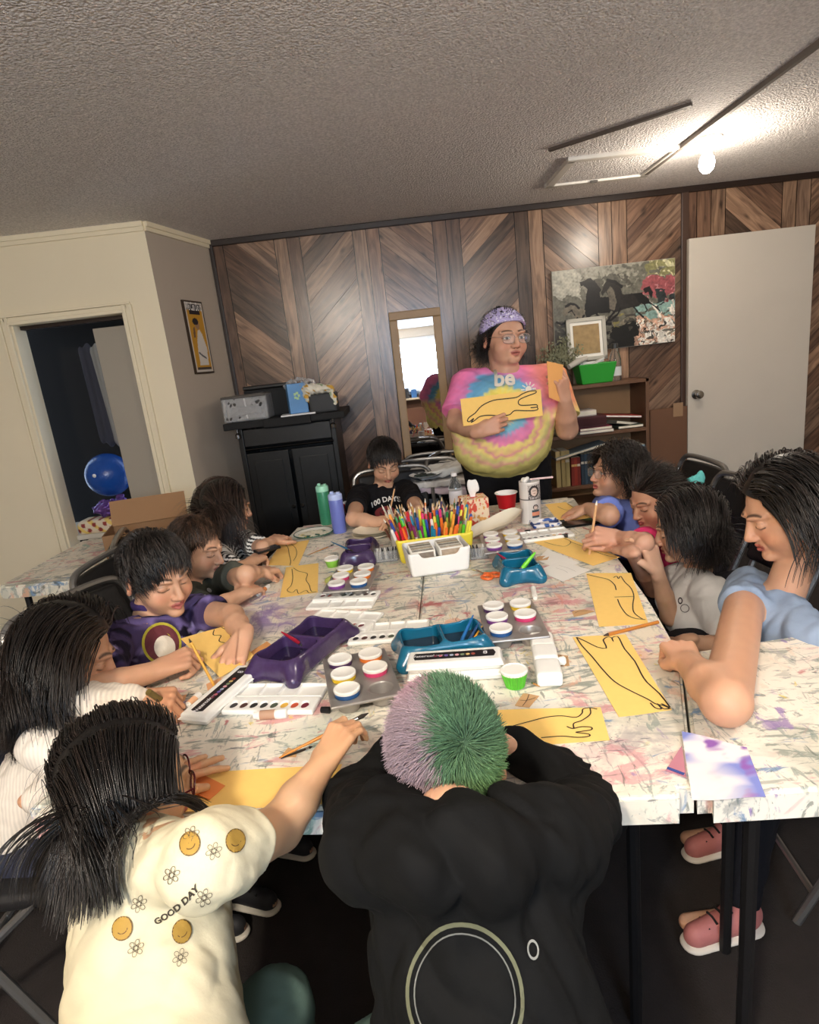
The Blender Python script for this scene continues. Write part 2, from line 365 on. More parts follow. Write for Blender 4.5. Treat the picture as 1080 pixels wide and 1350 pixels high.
# rear window (seen in the mirror): frame, panes, daylight beyond
g = G()
for c, d in (((.35, YF, 2.10), (1.40, .09, .06)), ((.35, YF, 1.22), (1.40, .12, .06)), ((-.32, YF, 1.66), (.06, .09, .86)), ((1.02, YF, 1.66), (.06, .09, .86)), ((.35, YF, 1.66), (.03, .05, .86)), ((.02, YF, 1.66), (.018, .04, .86)), ((.68, YF, 1.66), (.018, .04, .86))): g.box(c, d, bev=.004)
wf = g.obj('window_1', M('d9dde2', .5)); wf['kind'] = 'structure'
g = G(); g.box((.35, YF-.01, 1.66), (1.3, .006, .84)); g.obj('window_pane', mat('window_glass', (1, 1, 1), .02, trans=1), wf)
slab('wall_rear', (1.05, YF), (-.35, YF), .95, 1.19, -.08, mat('rear_wall_board', hexc('7d5a48'), .5, var=.2))
g = G(); g.box((.35, YF+.14, 1.12), (1.5, .28, .03), bev=.004); tag(g.obj('wall_shelf', M('b8a890', .6)), 'pale shelf under the rear window, seen in the mirror', 'shelf')
for i in range(11):
    x_ = -.28+i*.125; h_ = random.uniform(.08, .22); g = G(); g.box((x_, YF+.14, 1.1355+h_/2), (.09, .14, h_), bev=.006); t_ = thing('storage_box', f'{["blue", "grey", "navy", "pale", "black"][i % 5]} box on the rear window shelf, {"first second third fourth fifth sixth seventh eighth ninth tenth eleventh".split()[i]} from its left end', 'box', (x_, YF+.14, 1.1355), 0, 'boxes under the rear window'); g.obj('box', M(['2f5f9a', '6a6a70', '1f3a6a', 'c8ccd4', '222226'][i % 5], .5), t_); g = G(); g.box((x_, YF+.14, 1.1355+h_+.006), (.094, .144, .012), bev=.003); g.obj('lid', M(['8fb0d8', 'b8b8bc', '4a6aa0', 'e8e8ea', '4a4a50'][i % 5], .5), t_)
# painted dark crown strip and corner strip on the panelled wall, cream moulding on the plaster
g = G(); g.box(((WL[0]+XR)/2, YB-.012, ZC-.017), (XR-WL[0], .024, .036), bev=.005); g.obj('trim_1', DARKT)['kind'] = 'structure'
g = G(); g.box((WL[0]+.010, YB-.014, ZC/2), (.022, .02, ZC), bev=.004); g.obj('trim_2', DARKT)['kind'] = 'structure'
xt = float(ky(903, 300, YB)[0]); g = G(); g.box((xt-.005, YB-.012, ZC/2), (.045, .018, ZC), bev=.004); g.obj('trim_3', mat('brown_trim', hexc('4a352a'), .4, var=.2))['kind'] = 'structure'
def wall_run(a, b, off, z0, z1): a = A(*a); b = A(*b); d = nrm(b-a); n = A(d[1], -d[0])*off; return [tuple(a), tuple(b), tuple(b+n), tuple(a+n)]
slab('wall_left', WC, WL, 0, ZC, .06, PLAS)
# wall facing the camera with a cased opening
DX1 = float(ky(216, 655, WC[1])[0]); ZO = float(ky(150, 414, WC[1])[2]); DX0 = DX1-.62
print('door opening', DX0, DX1, ZO)
slab('wall_front', (DX1, WC[1]), (WC[0], WC[1]), 0, ZC, .12, CREAM)
slab('wall_front', (DX0, WC[1]), (DX1, WC[1]), ZO, ZC, .12, CREAM)
slab('wall_front', (XL, WC[1]), (DX0, WC[1]), 0, ZC, .12, CREAM)
g = G(); z = ZC-.02
for a, b in ((WC, WL), (A(XL, WC[1]), WC)):
    d = nrm(b-a); n = A(d[1], -d[0]); 
    for off, zz, hh in ((.022, ZC-.012, .024), (.012, ZC-.034, .022)): g.prism([tuple(a), tuple(b), tuple(b+n*off), tuple(a+n*off)], zz-hh/2, zz+hh/2)
g.obj('trim_4', CREAM)['kind'] = 'structure'
g = G(); y = WC[1]
for x0, w_, t in ((DX1+.008, .018, .022), (DX1+.028, .022, .015), (DX1+.046, .012, .022)):
    g.box((x0, y-t/2, ZO/2+.02), (w_, t, ZO+.04), bev=.003)
    g.box((2*(DX0+DX1)/2-x0, y-t/2, ZO/2+.02), (w_, t, ZO+.04), bev=.003)
    k = x0-DX1; g.box(((DX0+DX1)/2, y-t/2, ZO+k), (DX1-DX0+2*k, t, w_), bev=.003)
g.box((DX1-.006, y+.06, ZO/2), (.012, .12, ZO)); g.box((DX0+.006, y+.06, ZO/2), (.012, .12, ZO)); g.box(((DX0+DX1)/2, y+.06, ZO+.004), (DX1-DX0, .12, .012))
g.obj('trim_5', CREAM)['kind'] = 'structure'
# sliding closet door standing part-way across the opening, dark closet behind
sx = float(ky(150, 550, y+.09)[0]); g = G(); g.box(((sx+DX1+.10)/2, y+.09, (ZO-.055)/2), (DX1+.10-sx, .03, ZO-.055), bev=.003); d1 = g.obj('door_1', mat('greige_door', hexc('a39a8c'), .6, var=.04)); d1['kind'] = 'structure'
g = G(); g.box(((DX0+DX1)/2, y+.09, ZO-.012), (DX1-DX0, .05, .02)); g.obj('door_track', DARKT, d1)
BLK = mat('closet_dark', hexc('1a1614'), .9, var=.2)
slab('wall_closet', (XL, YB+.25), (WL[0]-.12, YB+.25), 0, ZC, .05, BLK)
# closet contents
g = G(); g.box((-2.0, 3.98, .60), (.95, .45, .03), bev=.004)
for x_ in (-2.45, -1.55):
    for y_ in (3.8, 4.16): g.box((x_, y_, .29), (.03, .03, .58))
tag(g.obj('closet_shelf', M('cdc6b8', .6)), 'pale low shelf inside the dark closet', 'shelf')
bc = ky(143, 626, 3.95); br = .135
t = thing('exercise_ball', 'shiny blue rubber exercise ball inside the closet', 'ball', (bc[0], bc[1], bc[2]-br))
s_ = lathe([(0.004, -br)]+[(br*math.sin(a), -br*math.cos(a)) for a in np.linspace(.05, math.pi-.05, 30)]+[(.004, br)], 40)
mk('ball', s_[0]+bc, s_[1], mat('blue_rubber', hexc('1c4a9a'), .25, bump=(90, .6, .003)), t); g = G(); g.lathe([(.006, 0), (.012, .004), (.006, .008)], bc+A(-.02, -br-.002, .02), 12, R=basis((0, -1, 0))); g.obj('plug', M('e8e8ea', .4), t)
pc = ky(150, 662, 3.9)
sob('foil_bag', S().ell(pc+A(-.02, -.02, -.03), (.10, .06, .050), k=.02).ell(pc+A(.07, -.05, .0), (.04, .03, .05)), .006, mat('purple_foil', hexc('6a4a92'), .2, metal=.5), disp=lambda P: .012*vnoise(P, 38, 3))
tag(bpy.data.objects['foil_bag'], 'crumpled shiny purple bag below the blue ball', 'bag')
fc = ky(146, 690, 3.85)
sob('flowered_cushion', S().box((fc[0]-.02, fc[1], fc[2]), (.16, .08, .045), rad=.035), .006, VC, cols=lambda P: np.where((np.sin(P[:, :1]*95)*np.sin(P[:, 2:]*95+1)) > .35, H('8a2f2a'), np.where(np.sin(P[:, :1]*60+P[:, 2:]*70) > .6, H('e0c26a'), H('d9c9b0'))))
tag(bpy.data.objects['flowered_cushion'], 'flower patterned cushion at the bottom of the closet opening', 'cushion')
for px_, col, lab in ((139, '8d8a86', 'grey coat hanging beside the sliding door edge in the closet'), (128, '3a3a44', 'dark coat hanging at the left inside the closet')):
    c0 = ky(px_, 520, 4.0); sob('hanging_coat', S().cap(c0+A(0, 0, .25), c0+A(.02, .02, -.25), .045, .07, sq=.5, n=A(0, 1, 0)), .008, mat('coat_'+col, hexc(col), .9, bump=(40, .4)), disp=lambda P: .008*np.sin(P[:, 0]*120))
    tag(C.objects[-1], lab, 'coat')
# right-hand door in the panelled wall
x0 = float(ky(907, 400, YB-.05)[0]); zt = float(ky(907, 313, YB-.05)[2])
g = G(); g.box((x0+.40, YB-.045, zt/2), (.80, .035, zt-.02), bev=.003); d2 = g.obj('door_2', mat('off_white_door', hexc('cfc6b8'), .5, bump=(40, .1), var=.04)); d2['kind'] = 'structure'
kc = ky(918, 520, YB-.07); g = G(); g.lathe([(.030, 0), (.030, .004), (.012, .008), (.011, .030), (.024, .040), (.028, .052), (.024, .062), (.010, .066)], kc+A(0, .003, 0), 24, R=basis((0, -1, 0))); g.obj('door_handle', mat('brushed_nickel', hexc('a8a39a'), .22, metal=1), d2, smooth=True)
# attic hatch, ceiling strips, ceiling lamp
TR = M('e2ddd4', .5); hx0, hx1, hy0, hy1 = .985, 1.51, 3.385, 3.845
g = G()
for c, d in ((((hx0+hx1)/2, hy0), (hx1-hx0+.05, .045)), (((hx0+hx1)/2, hy1), (hx1-hx0+.05, .045)), ((hx0, (hy0+hy1)/2), (.045, hy1-hy0)), ((hx1, (hy0+hy1)/2), (.045, hy1-hy0))): g.box((*c, ZC-.008), (*d, .02), bev=.004)
h = thing('attic_hatch', 'white framed attic hatch in the textured ceiling', 'hatch', ((hx0+hx1)/2, (hy0+hy1)/2, ZC)); g.obj('frame', TR, h)
g = G(); g.box(((hx0+hx1)/2, (hy0+hy1)/2, ZC-.003), (hx1-hx0-.04, hy1-hy0-.04, .008)); g.obj('panel', cm, h)
g = G(); g.box(((hx0+hx1)/2-.02, hy1-.03, ZC-.018), (.04, .012, .012), bev=.003); g.obj('latch', M('55504a', .4), h)
g = G(); g.box((1.51, 3.05, ZC-.01), (.018, 1.5, .02)); g.obj('trim_6', mat('grey_strip', hexc('6d645d'), .6))['kind'] = 'structure'
a = A(.829, 3.199); b2 = A(1.30, 2.81); g = G(); d = nrm(b2-a); n = A(-d[1], d[0])*.011; g.prism([tuple(a-n), tuple(b2-n), tuple(b2+n), tuple(a+n)], ZC-.012, ZC+.004); g.obj('trim_7', mat('dark_strip', hexc('4a3f38'), .6))['kind'] = 'structure'
def ceiling_lamp(x, y, lab, es):
    t = thing('ceiling_lamp', lab, 'lamp', (x, y, ZC)); g = G(); g.lathe([(.065, 0), (.065, -.02), (.035, -.035), (.03, -.05)], (x, y, ZC), 24); g.obj('socket', M('e8e4dc', .4), t)
    g = G(); g.lathe([(.014, -.045), (.018, -.06), (.032, -.085), (.036, -.108), (.030, -.132), (.015, -.147), (.003, -.150)], (x, y, ZC), 24); o = g.obj('bulb', mat('lit_bulb', (1, 1, 1), .3, emit=(1, .93, .82), es=es), t, smooth=True)
    o.visible_shadow = True; return t
LP = kz(932, 216, ZC-.108)
print('lamp', LP)
ceiling_lamp(float(LP[0]), float(LP[1]), 'bright bare bulb lamp on the ceiling above the white door', 30)
bpy.data.objects['ceiling_lamp_light'].location = (float(LP[0]), float(LP[1])-.02, ZC-.195)
ceiling_lamp(-.60, -.75, 'bare bulb lamp on the ceiling behind the viewer', 40)
ceiling_lamp(1.1, .3, 'bare bulb lamp on the ceiling over the right side of the table', 40)
# ---------------------------------------------------------------- furniture and what stands on it
BLK1 = mat('black_lacquer', hexc('060606'), .38, var=.1); BLK2 = mat('black_matte', hexc('0a090a'), .7, var=.15)
STEEL = mat('grey_steel_tube', hexc('8f8d8a'), .3, metal=.8); VINYL = mat('black_vinyl', hexc('1b1a1b'), .5, bump=(160, .2)); CHROME = mat('chrome', hexc('c8c8c8'), .12, metal=1)
# black cabinet in the left corner
yf = 3.72; ca = ky(300, 562, yf); cb = ky(449, 548, yf); zt = float((ca[2]+cb[2])/2)+.02; x0, x1 = float(ca[0]), float(cb[0]); xm = (x0+x1)/2; W_ = x1-x0
cab = thing('cabinet', 'tall black cabinet in the left corner with printers on top', 'cabinet', (xm, yf+.24, 0)); print('cabinet', x0, x1, zt)
g = G(); g.box((xm, yf+.24, zt-.02), (W_+.05, .50, .04), bev=.006); g.box((xm+.02, yf-.012, zt-.022), (W_*.42, .03, .05), bev=.006); g.obj('top', BLK2, cab)
g = G()
for s in (-1, 1): g.box((xm+s*(W_/2-.055), yf+.24, (zt-.04)/2), (.03, .42, zt-.04), bev=.004)
g.box((xm, yf+.44, (zt-.04)/2), (W_-.12, .02, zt-.05)); g.obj('case', BLK1, cab)
g = G(); g.box((xm, yf+.05, zt-.10), (W_-.14, .03, .10), bev=.004); g.obj('front_rail', BLK1, cab)
g = G(); g.tube([(xm-W_/2+.08, yf+.015, zt-.165), (xm+W_/2-.06, yf+.015, zt-.165)], .006); g.obj('towel_bar', mat('dark_metal', hexc('3a3938'), .25, metal=1), cab, smooth=True)
for s in (-1, 1):
    g = G(); g.box((xm+s*(W_/4-.03), yf+.045, (zt-.18)/2), (W_/2-.08, .022, zt-.20), bev=.004)
    g.box((xm+s*(W_/4-.03), yf+.032, (zt-.18)/2), (W_/2-.16, .01, zt-.30), bev=.003); dd = g.obj('door', BLK1, cab)
    g = G(); g.lathe([(.008, 0), (.006, .012), (.012, .02), (.004, .028)], (xm+s*.025, yf+.032, zt*.55), 12, R=basis((0, -1, 0))); g.obj('knob', mat('dark_knob', hexc('2a2928'), .3, metal=.7), dd)
for s in (-1, 1):
    g = G(); g.lathe([(.016, 0), (.016, .02), (.006, .03), (.006, .05)], (xm+s*(W_/2-.05), yf+.0, zt-.09), 12); g.obj('bolt', mat('bolt_metal', hexc('6a6866'), .25, metal=1), cab)
PLASTIC = mat('clear_plastic_wrap', (.95, .95, .95), .12, trans=.75, bump=(30, .5, .006), ior=1.2)
def bx(name, lab, cat, c, d, col, rz=0, parts=None, rough=.5, m=None):
    t = thing(name, lab, cat, (c[0], c[1], c[2]-d[2]/2), rz); g = G(); g.box((0, 0, d[2]/2), d, bev=min(.006, min(d)*.2)); g.obj('body', m or M(col, rough), t, local=True)
    for p in (parts or []): g = G(); g.box(p[1], p[2], bev=p[4] if len(p) > 4 else .001); g.obj(p[0], M(p[3], .5), t, local=True)
    return t
pc = ky(328, 536, yf+.15); w_ = .24
t = thing('printer', 'dark printer wrapped in clear plastic on the left of the black cabinet', 'printer', (pc[0], pc[1], zt)); g = G(); g.box((pc[0], pc[1]+.03, zt+.07), (w_, .20, .13), bev=.01); g.box((pc[0], pc[1], zt+.142), (w_+.02, .24, .014), bev=.004); g.obj('body', M('4a443e', .45), t)
g = G(); g.box((pc[0]+.0, pc[1]-.083, zt+.07), (.008, .004, .12)); g.obj('tape_strip', M('e8e4dc'), t)
g = G(); g.box((pc[0], pc[1]-.078, zt+.06), (w_*.8, .02, .05), bev=.006); g.obj('paper_tray', M('2b2826', .4), t)
sob('plastic_cover', S().box((pc[0], pc[1]+.01, zt+.075), (w_/2+.012, .125, .075), rad=.012).box((pc[0], pc[1]+.01, zt+.075), (w_/2+.006, .119, .069), rad=.01, sub=True), .005, PLASTIC, t, disp=lambda P: .0012*vnoise(P, 45, 2))
pc = ky(366, 528, yf+.33)
t = thing('printer', 'black scanner printer standing behind the blue tissue box', 'printer', (pc[0], pc[1], zt)); g = G(); g.box((pc[0], pc[1], zt+.085), (.36, .2, .17), bev=.012); g.obj('body', BLK2, t); g = G(); g.box((pc[0]-.03, pc[1]-.01, zt+.182), (.30, .2, .022), bev=.006); g.obj('scanner_lid', BLK1, t); g = G(); g.box((pc[0]-.1, pc[1]-.105, zt+.10), (.08, .012, .05), bev=.003); g.obj('control_panel', M('4d4a49', .4), t)
pc = ky(395, 548, yf+.10); zb = zt+.006
tag((lambda g: g.box((pc[0]-.0, pc[1]-.02, zt+.006), (.20, .16, .010), rz=.1, bev=.002).obj('paper_pad', M('e6e4e2')))(G()), 'white pad of paper under the blue tissue box', 'paper')
zb = zt+.0115; t = thing('tissue_box', 'blue cube tissue box with a pale flower on the black cabinet', 'tissue box', (pc[0]+.0, pc[1]+.0, zb), .25)
g = G(); g.box((0, 0, .085), (.108, .108, .17), bev=.004); g.obj('box', M('5f93c8', .5), t, local=True)
g = G()
for k in range(5):
    a = k*1.257; g.box((-.004+.012*math.cos(a), -.0546, .10+.016*math.sin(a)), (.014, .0012, .014), bev=.0005)
g.obj('flower_print', M('b9d9a0'), t, local=True)
for nm, c0, r0, lab in (('plastic_bag', ky(397, 507, yf+.12), (.085, .06, .035), 'crumpled clear plastic bag on top of the blue tissue box'),):
    sob(nm, S().ell(c0, r0).ell(c0+A(-.06, 0, -.005), (.04, .04, .025)).ell(c0, np.array(r0)-.004, sub=True, k=.001), .004, PLASTIC, disp=lambda P: .010*vnoise(P, 55, 4)); tag(bpy.data.objects[nm], lab, 'bag')
pc = ky(428, 535, yf+.12); bx('speaker', 'black speaker box at the right end of the black cabinet', 'speaker', (pc[0], pc[1], zt+.055), (.16, .16, .11), '0f0e0f', 0, [('grille', (0, -.082, 0.055), (.13, .006, .09), '1c1b1c')])
c0 = A(pc[0]-.01, pc[1]-.02, zt+.135)
cl_cols = [H('e6e0cf'), H('9fb08a'), H('d8a94a'), H('e9e4d4')]
def clothcol(V):
    a = vnoise(V, 32, 5); out = np.tile(cl_cols[0], (len(V), 1)); out[a > .45] = cl_cols[1]; out[a < -.55] = cl_cols[2]; return out
sob('dish_cloth', S().ell(c0+A(-.01, -.02, 0), (.085, .07, .03)).cap(c0+A(.07, -.05, -.01), c0+A(.085, -.055, -.09), .018, .012, k=.03).cap(c0+A(-.07, -.04, -.0), c0+A(-.075, -.05, -.05), .03, .015, k=.03), .005, mat('cloth_vc', (1, 1, 1), .9, vcol=True), cols=clothcol, disp=lambda P: .007*vnoise(P, 42, 9)); tag(bpy.data.objects['dish_cloth'], 'flower patterned white cloth draped over the black speaker', 'cloth')
# tall floor mirror leaning on the panelling
mT = A(*ky(512, 412, YB-.04)); mR = A(*ky(580, 405, YB-.04)); xl, xr = float(mT[0]), float(mR[0]); zt_ = 1.725; lean = R_(1.3); mh = 1.50; mw = xr-xl
mir = thing('floor_mirror', 'tall wood framed mirror leaning on the panelled wall', 'mirror', ((xl+xr)/2, YB-.03-mh*math.sin(lean), zt_-mh*math.cos(lean)))
Rm = Matrix.Rotation(-lean, 3, 'X'); Rn = np.array(Rm); base = A(*mir.location)
def mloc(V): return (np.asarray(V)@Rn.T)
FR = mat('light_oak_frame', hexc('a58763'), .45, var=.15, vs_=14)
g = G(); fw = .052
for c, d in (((0, 0, mh-fw/2), (mw, .028, fw)), ((0, 0, fw/2), (mw, .028, fw)), ((-mw/2+fw/2, 0, mh/2), (fw, .028, mh-2*fw)), ((mw/2-fw/2, 0, mh/2), (fw, .028, mh-2*fw))): g.box(c, d, bev=.006)
mk('frame', mloc(np.concatenate(g.V)), g.F, FR, mir, smooth=False, local=True)
g = G(); g.box((0, .004, mh/2), (mw-2*fw+.006, .008, mh-2*fw+.006)); mk('glass', mloc(np.concatenate(g.V)), g.F, mat('mirror_glass', (.92, .94, .96), .015, metal=1), mir, smooth=False, local=True)
# bookcase
yb0 = 4.0; bl = ky(720, 509, yb0); br_ = ky(856, 498, yb0); bx0, bx1, bz = float(bl[0])-.10, float(br_[0]), float(br_[2])
WD = mat('walnut_laminate', hexc('6a4a34'), .45, var=.25, vs_=9); WD2 = mat('tan_backboard', hexc('9a7650'), .6, var=.15, vs_=12)
bk = thing('bookcase', 'brown wooden bookcase below the horse painting', 'bookcase', ((bx0+bx1)/2, 4.14, 0)); xm = (bx0+bx1)/2; W_ = bx1-bx0
for s in (-1, 1): g = G(); g.box((xm+s*(W_/2-.011), 4.14, bz/2), (.022, .28, bz), bev=.002); g.obj('side_panel', WD, bk)
zs = [bz-.011, float(ky(800, 571, yb0)[2]), float(ky(790, 640, yb0)[2]), .38, .06]; print('shelf z', zs)
for i, z in enumerate(zs): g = G(); g.box((xm, 4.14, z), (W_-.044 if i else W_+.01, .28, .022), bev=.002); g.obj('top' if i == 0 else 'shelf', WD, bk)
g = G(); g.box((xm, 4.275, bz/2), (W_-.044, .008, bz)); g.obj('back_panel', WD2, bk)
def book(c, d, col, lab, rz=0, lean=0, grp=None, flat=False, pages='e8e0cc'):
    t = thing('book', lab, 'book', c, rz, grp); g = G(); th, dp, ht = d
    Rl = np.array(Matrix.Rotation(lean, 3, 'Y'))
    def put(name, cc, dd, m): g = G(); g.box(cc, dd, bev=.001); mk(name, np.concatenate(g.V)@Rl.T, g.F, m, t, smooth=False, local=True)
    if not flat:
        put('cover', (0, 0, ht/2), (th, dp, ht), M(col, .5)); put('page_block', (0, .002, ht/2+.0008), (th*.8, dp-.004, ht), M(pages, .8))
        put('spine_band', (0, -dp/2-.0003, ht*.72), (th*.9, .001, ht*.08), M('c9a86a' if random.random() < .5 else 'd8d2c4', .5))
    else:
        put('cover', (0, 0, ht/2), (th, dp, ht), M(col, .5)); put('page_block', (0, -.003, ht/2), (th*.98, dp, ht*.7), M(pages, .8))
    return t
# row of upright books on the second shelf down
z2 = zs[2]+.011; yk = 4.10
cols = [('b8a878', 'cream'), ('b0a070', 'tan'), ('a89a6c', 'straw coloured'), ('7a2a22', 'dark red'), ('8f3226', 'brick red'), ('742822', 'maroon'), ('2a3a4a', 'navy'), ('33485a', 'slate blue'), ('2a3a4a', 'navy'), ('3a5060', 'steel blue'), ('263442', 'navy'), ('2c3e50', 'navy'), ('1e2a36', 'black-blue'), ('c8a850', 'yellow'), ('d9c68a', 'pale yellow')]
px_ = [737, 744, 749, 756, 760, 764, 769, 773.5, 778, 782, 786.5, 791, 795, 801, 807]
nms = ['leftmost in the row', 'second from the left in the row', 'beside the first red book', 'first of the red books', 'middle one of the red books', 'last of the red books next to the blue ones', 'first of the blue books after the red', 'second of the blue books', 'third of the blue books', 'fourth of the blue books', 'fifth of the blue books', 'sixth of the blue books', 'last of the blue books', 'first of the pair behind the curly haired girl', 'second of the pair behind the curly haired girl']
for (col, nm), p, l in zip(cols, px_, nms):
    hgt = .235 if nm in ('cream', 'tan', 'straw coloured') else (.20 if 'blue' in nm or 'navy' == nm else .185)
    if 'yellow' in nm: hgt = .215
    c = ky(p, 625, yk-.08); book((float(c[0]), yk, z2), (.030 if hgt > .23 else .0205, .15, hgt), col, f'{nm} upright book, {l}', grp='books standing on the lower shelf')
c = ky(775, 574, yk-.05); book((float(ky(762, 600, yk)[0]), yk-.01, z2+.212), (.34, .16, .016), '7d8a94', 'grey blue thin book lying slanted on top of the row of books', lean=-.20, flat=True)
z1 = zs[1]+.011
for a, b_, zz, h_, d_, col, lab in ((735, 756, z1, .030, .17, 'd9cdb0', 'cream paperback lying on the upper shelf at the left'), (762, 806, z1, .016, .17, 'e4e0da', 'white book at the bottom of the pair on the upper shelf'), (762, 804, z1+.018, .020, .17, '8a2f4a', 'white and red book lying on the white one')):
    xa, xb = float(ky(a, 565, yk-.08)[0]), float(ky(b_, 565, yk-.08)[0]); book(((xa+xb)/2, yk-.04, zz), (xb-xa, d_, h_), col, lab, flat=True)
xa, xb = float(ky(733, 550, yk)[0]), float(ky(791, 550, yk)[0])
book(((xa+xb)/2, yk-.03, z1+.042), (xb-xa, .20, .065), '4a1c22', 'thick dark maroon album lying on the upper shelf', flat=True, pages='3a1418')
book(((xa+xb)/2+.02, yk-.01, z1+.108), (.15, .15, .035), 'cfc4bc', 'pale box shaped book on top of the maroon album', flat=True)
book((float(ky(818, 545, yk)[0]), yk+.03, z1+.07), (.24, .16, .014), 'a8322c', 'white and red magazine tilted across the pile on the upper shelf', lean=.12, flat=True, pages='efe8e0')
book((float(ky(815, 555, yk)[0]), yk+.02, z1+.022), (.20, .17, .02), '5b5a52', 'grey patterned book under the tilted magazine', lean=.2, rz=.5, flat=True)
book((float(ky(826, 566, yk)[0]), yk, z1+.002), (.16, .16, .018), '3f4a40', 'dark green book at the right end of the upper shelf', flat=True)
for i, (p, col) in enumerate(((838, '3a5a70'), (843, '22303a'), (848, '8aa0ac'))):
    c = ky(p, 600, yk-.06); book((float(c[0]), yk, z2), (.022, .15, .22), col, ['blue book standing by the right side panel, leftmost', 'black book standing near the right side panel', 'pale blue book against the right side panel'][i])
# things on top of the bookcase
tb = zs[0]+.011; c = ky(785, 502, 4.08); gx = float(c[0])
t = thing('storage_bin', 'bright green plastic bin on top of the bookcase', 'bin', (gx, 4.10, tb))
sob('bin', S().box((gx, 4.10, tb+.062), (.108, .075, .062), rad=.006, taper=.12).box((gx, 4.10, tb+.07), (.104, .071, .062), rad=.004, taper=.12, sub=True), .003, M('2f9a35', .35), t)
g = G()
for k in range(5): g.box((gx+random.uniform(-.07, .07), 4.10+random.uniform(-.03, .03), tb+.128), (.10, .05, .012), R=np.array(Matrix.Rotation(random.uniform(-.5, .5), 3, 'Y')), bev=.003)
g.obj('papers', M('d8d8d2', .8), t)
g = G(); a = ky(750, 484, 4.02); b_ = ky(774, 472, 4.08); g.tube([a, (a+b_)/2+A(0, 0, .006), b_], [.016, .020, .013], n=10); tag(g.obj('paper_roll', M('b9b4aa', .8), smooth=True), 'crumpled grey paper roll leaning out of the green bin', 'paper roll')
fc = ky(776, 462, 4.20); fx, fz = float(fc[0]), tb; fwid, fh = .255, .27
t = thing('picture_frame', 'silver white picture frame standing behind the green bin', 'picture frame', (fx, 4.20, fz)); Rl = np.array(Matrix.Rotation(-R_(7), 3, 'X'))
def pf(name, boxes, m):
    g = G(); [g.box(c_, d_, bev=.003) for c_, d_ in boxes]; mk(name, np.concatenate(g.V)@Rl.T, g.F, m, t, smooth=False, local=True)
z0_ = .14; pf('frame', [((0, 0, z0_+fh-.012), (fwid, .022, .024)), ((0, 0, z0_+.012), (fwid, .022, .024)), ((-fwid/2+.012, 0, z0_+fh/2), (.024, .022, fh)), ((fwid/2-.012, 0, z0_+fh/2), (.024, .022, fh))], M('b9b5a8', .35))
pf('frame_mat', [((0, .004, z0_+fh/2), (fwid-.03, .01, fh-.03))], M('efece2', .6)); pf('stand', [((0, .02, z0_/2+.03), (fwid*.8, .02, z0_+.06))], M('6b5a48', .6))
V = []; 
pf('picture', [((0, -.002, z0_+fh/2), (fwid-.085, .006, fh-.085))], mat('faded_brown_drawing', hexc('a88d62'), .7, var=.5, vs_=30))
vc = ky(811, 480, 4.12); vx = float(vc[0])
t = thing('glass_bottle', 'clear bottle with a dark cap beside the green bin', 'bottle', (vx, 4.12, tb)); GL = mat('clear_glass', (.93, .96, .95), .03, trans=.95); g = G(); g.lathe([(.036, 0), (.038, .01), (.038, .13), (.030, .16), (.018, .185), (.018, .20)], (vx, 4.12, tb), 20); g.obj('body', GL, t, smooth=True)
g = G(); g.lathe([(.021, .198), (.021, .225), (.016, .23)], (vx, 4.12, tb), 16); g.obj('cap', M('3a3a38', .4), t); g = G(); g.lathe([(.0386, .03), (.0386, .085)], (vx, 4.12, tb), 20); g.obj('paper_label', M('cfd2d0', .6), t, smooth=True)
# dried plant behind the instructor's shoulder
dc = ky(742, 500, 4.16); t = thing('dried_plant', 'dried grey green plant in a vase beside the picture frame', 'plant', (dc[0], 4.16, tb)); g = G(); g.lathe([(.03, 0), (.045, .03), (.04, .08), (.022, .11), (.026, .12)], (dc[0], 4.16, tb), 16); g.obj('vase', M('5a5247', .4), t, smooth=True)
g = G(); g2 = G()
for i in range(60):
    a, e = random.uniform(0, 6.28), random.uniform(.1, 1.0); L0 = random.uniform(.12, .24); p0 = A(dc[0], 4.16, tb+.11); d = A(math.cos(a)*math.sin(e), .4*math.sin(a)*math.sin(e), math.cos(e)); pts = [p0+d*L0*t_+A(0, 0, -.04*t_*t_) for t_ in (0, .35, .7, 1)]; g.tube(pts, [.0018, .0014, .001, .0008], n=4)
    for k in range(10): q = pts[random.randint(1, 3)]+rng.normal(0, .014, 3); g2.box(q, (.016, .003, .008), R=basis(rng.normal(size=3)))
g.obj('stems', M('5b5440', .8), t); g2.obj('leaves', M('8a8a6e', .8), t)
# tall brown board between bookcase and door
a = float(ky(857, 620, 4.22)[0]); b_ = float(ky(905, 620, 4.22)[0]); zc = float(ky(880, 538, 4.22)[2])
t = thing('cardboard_sheet', 'large flat brown board leaning between bookcase and white door', 'board', ((a+b_)/2, 4.22, 0)); g = G(); g.box(((a+b_)/2, 4.22, zc/2), (b_-a, .02, zc), bev=.002); g.obj('board', M('6e4c36', .7), t); tc_ = ky(894, 540, 4.21); g = G(); g.box((tc_[0], 4.2085, tc_[2]), (.065, .002, .09)); g.obj('tape_patch', M('9a7a5c', .5), t)

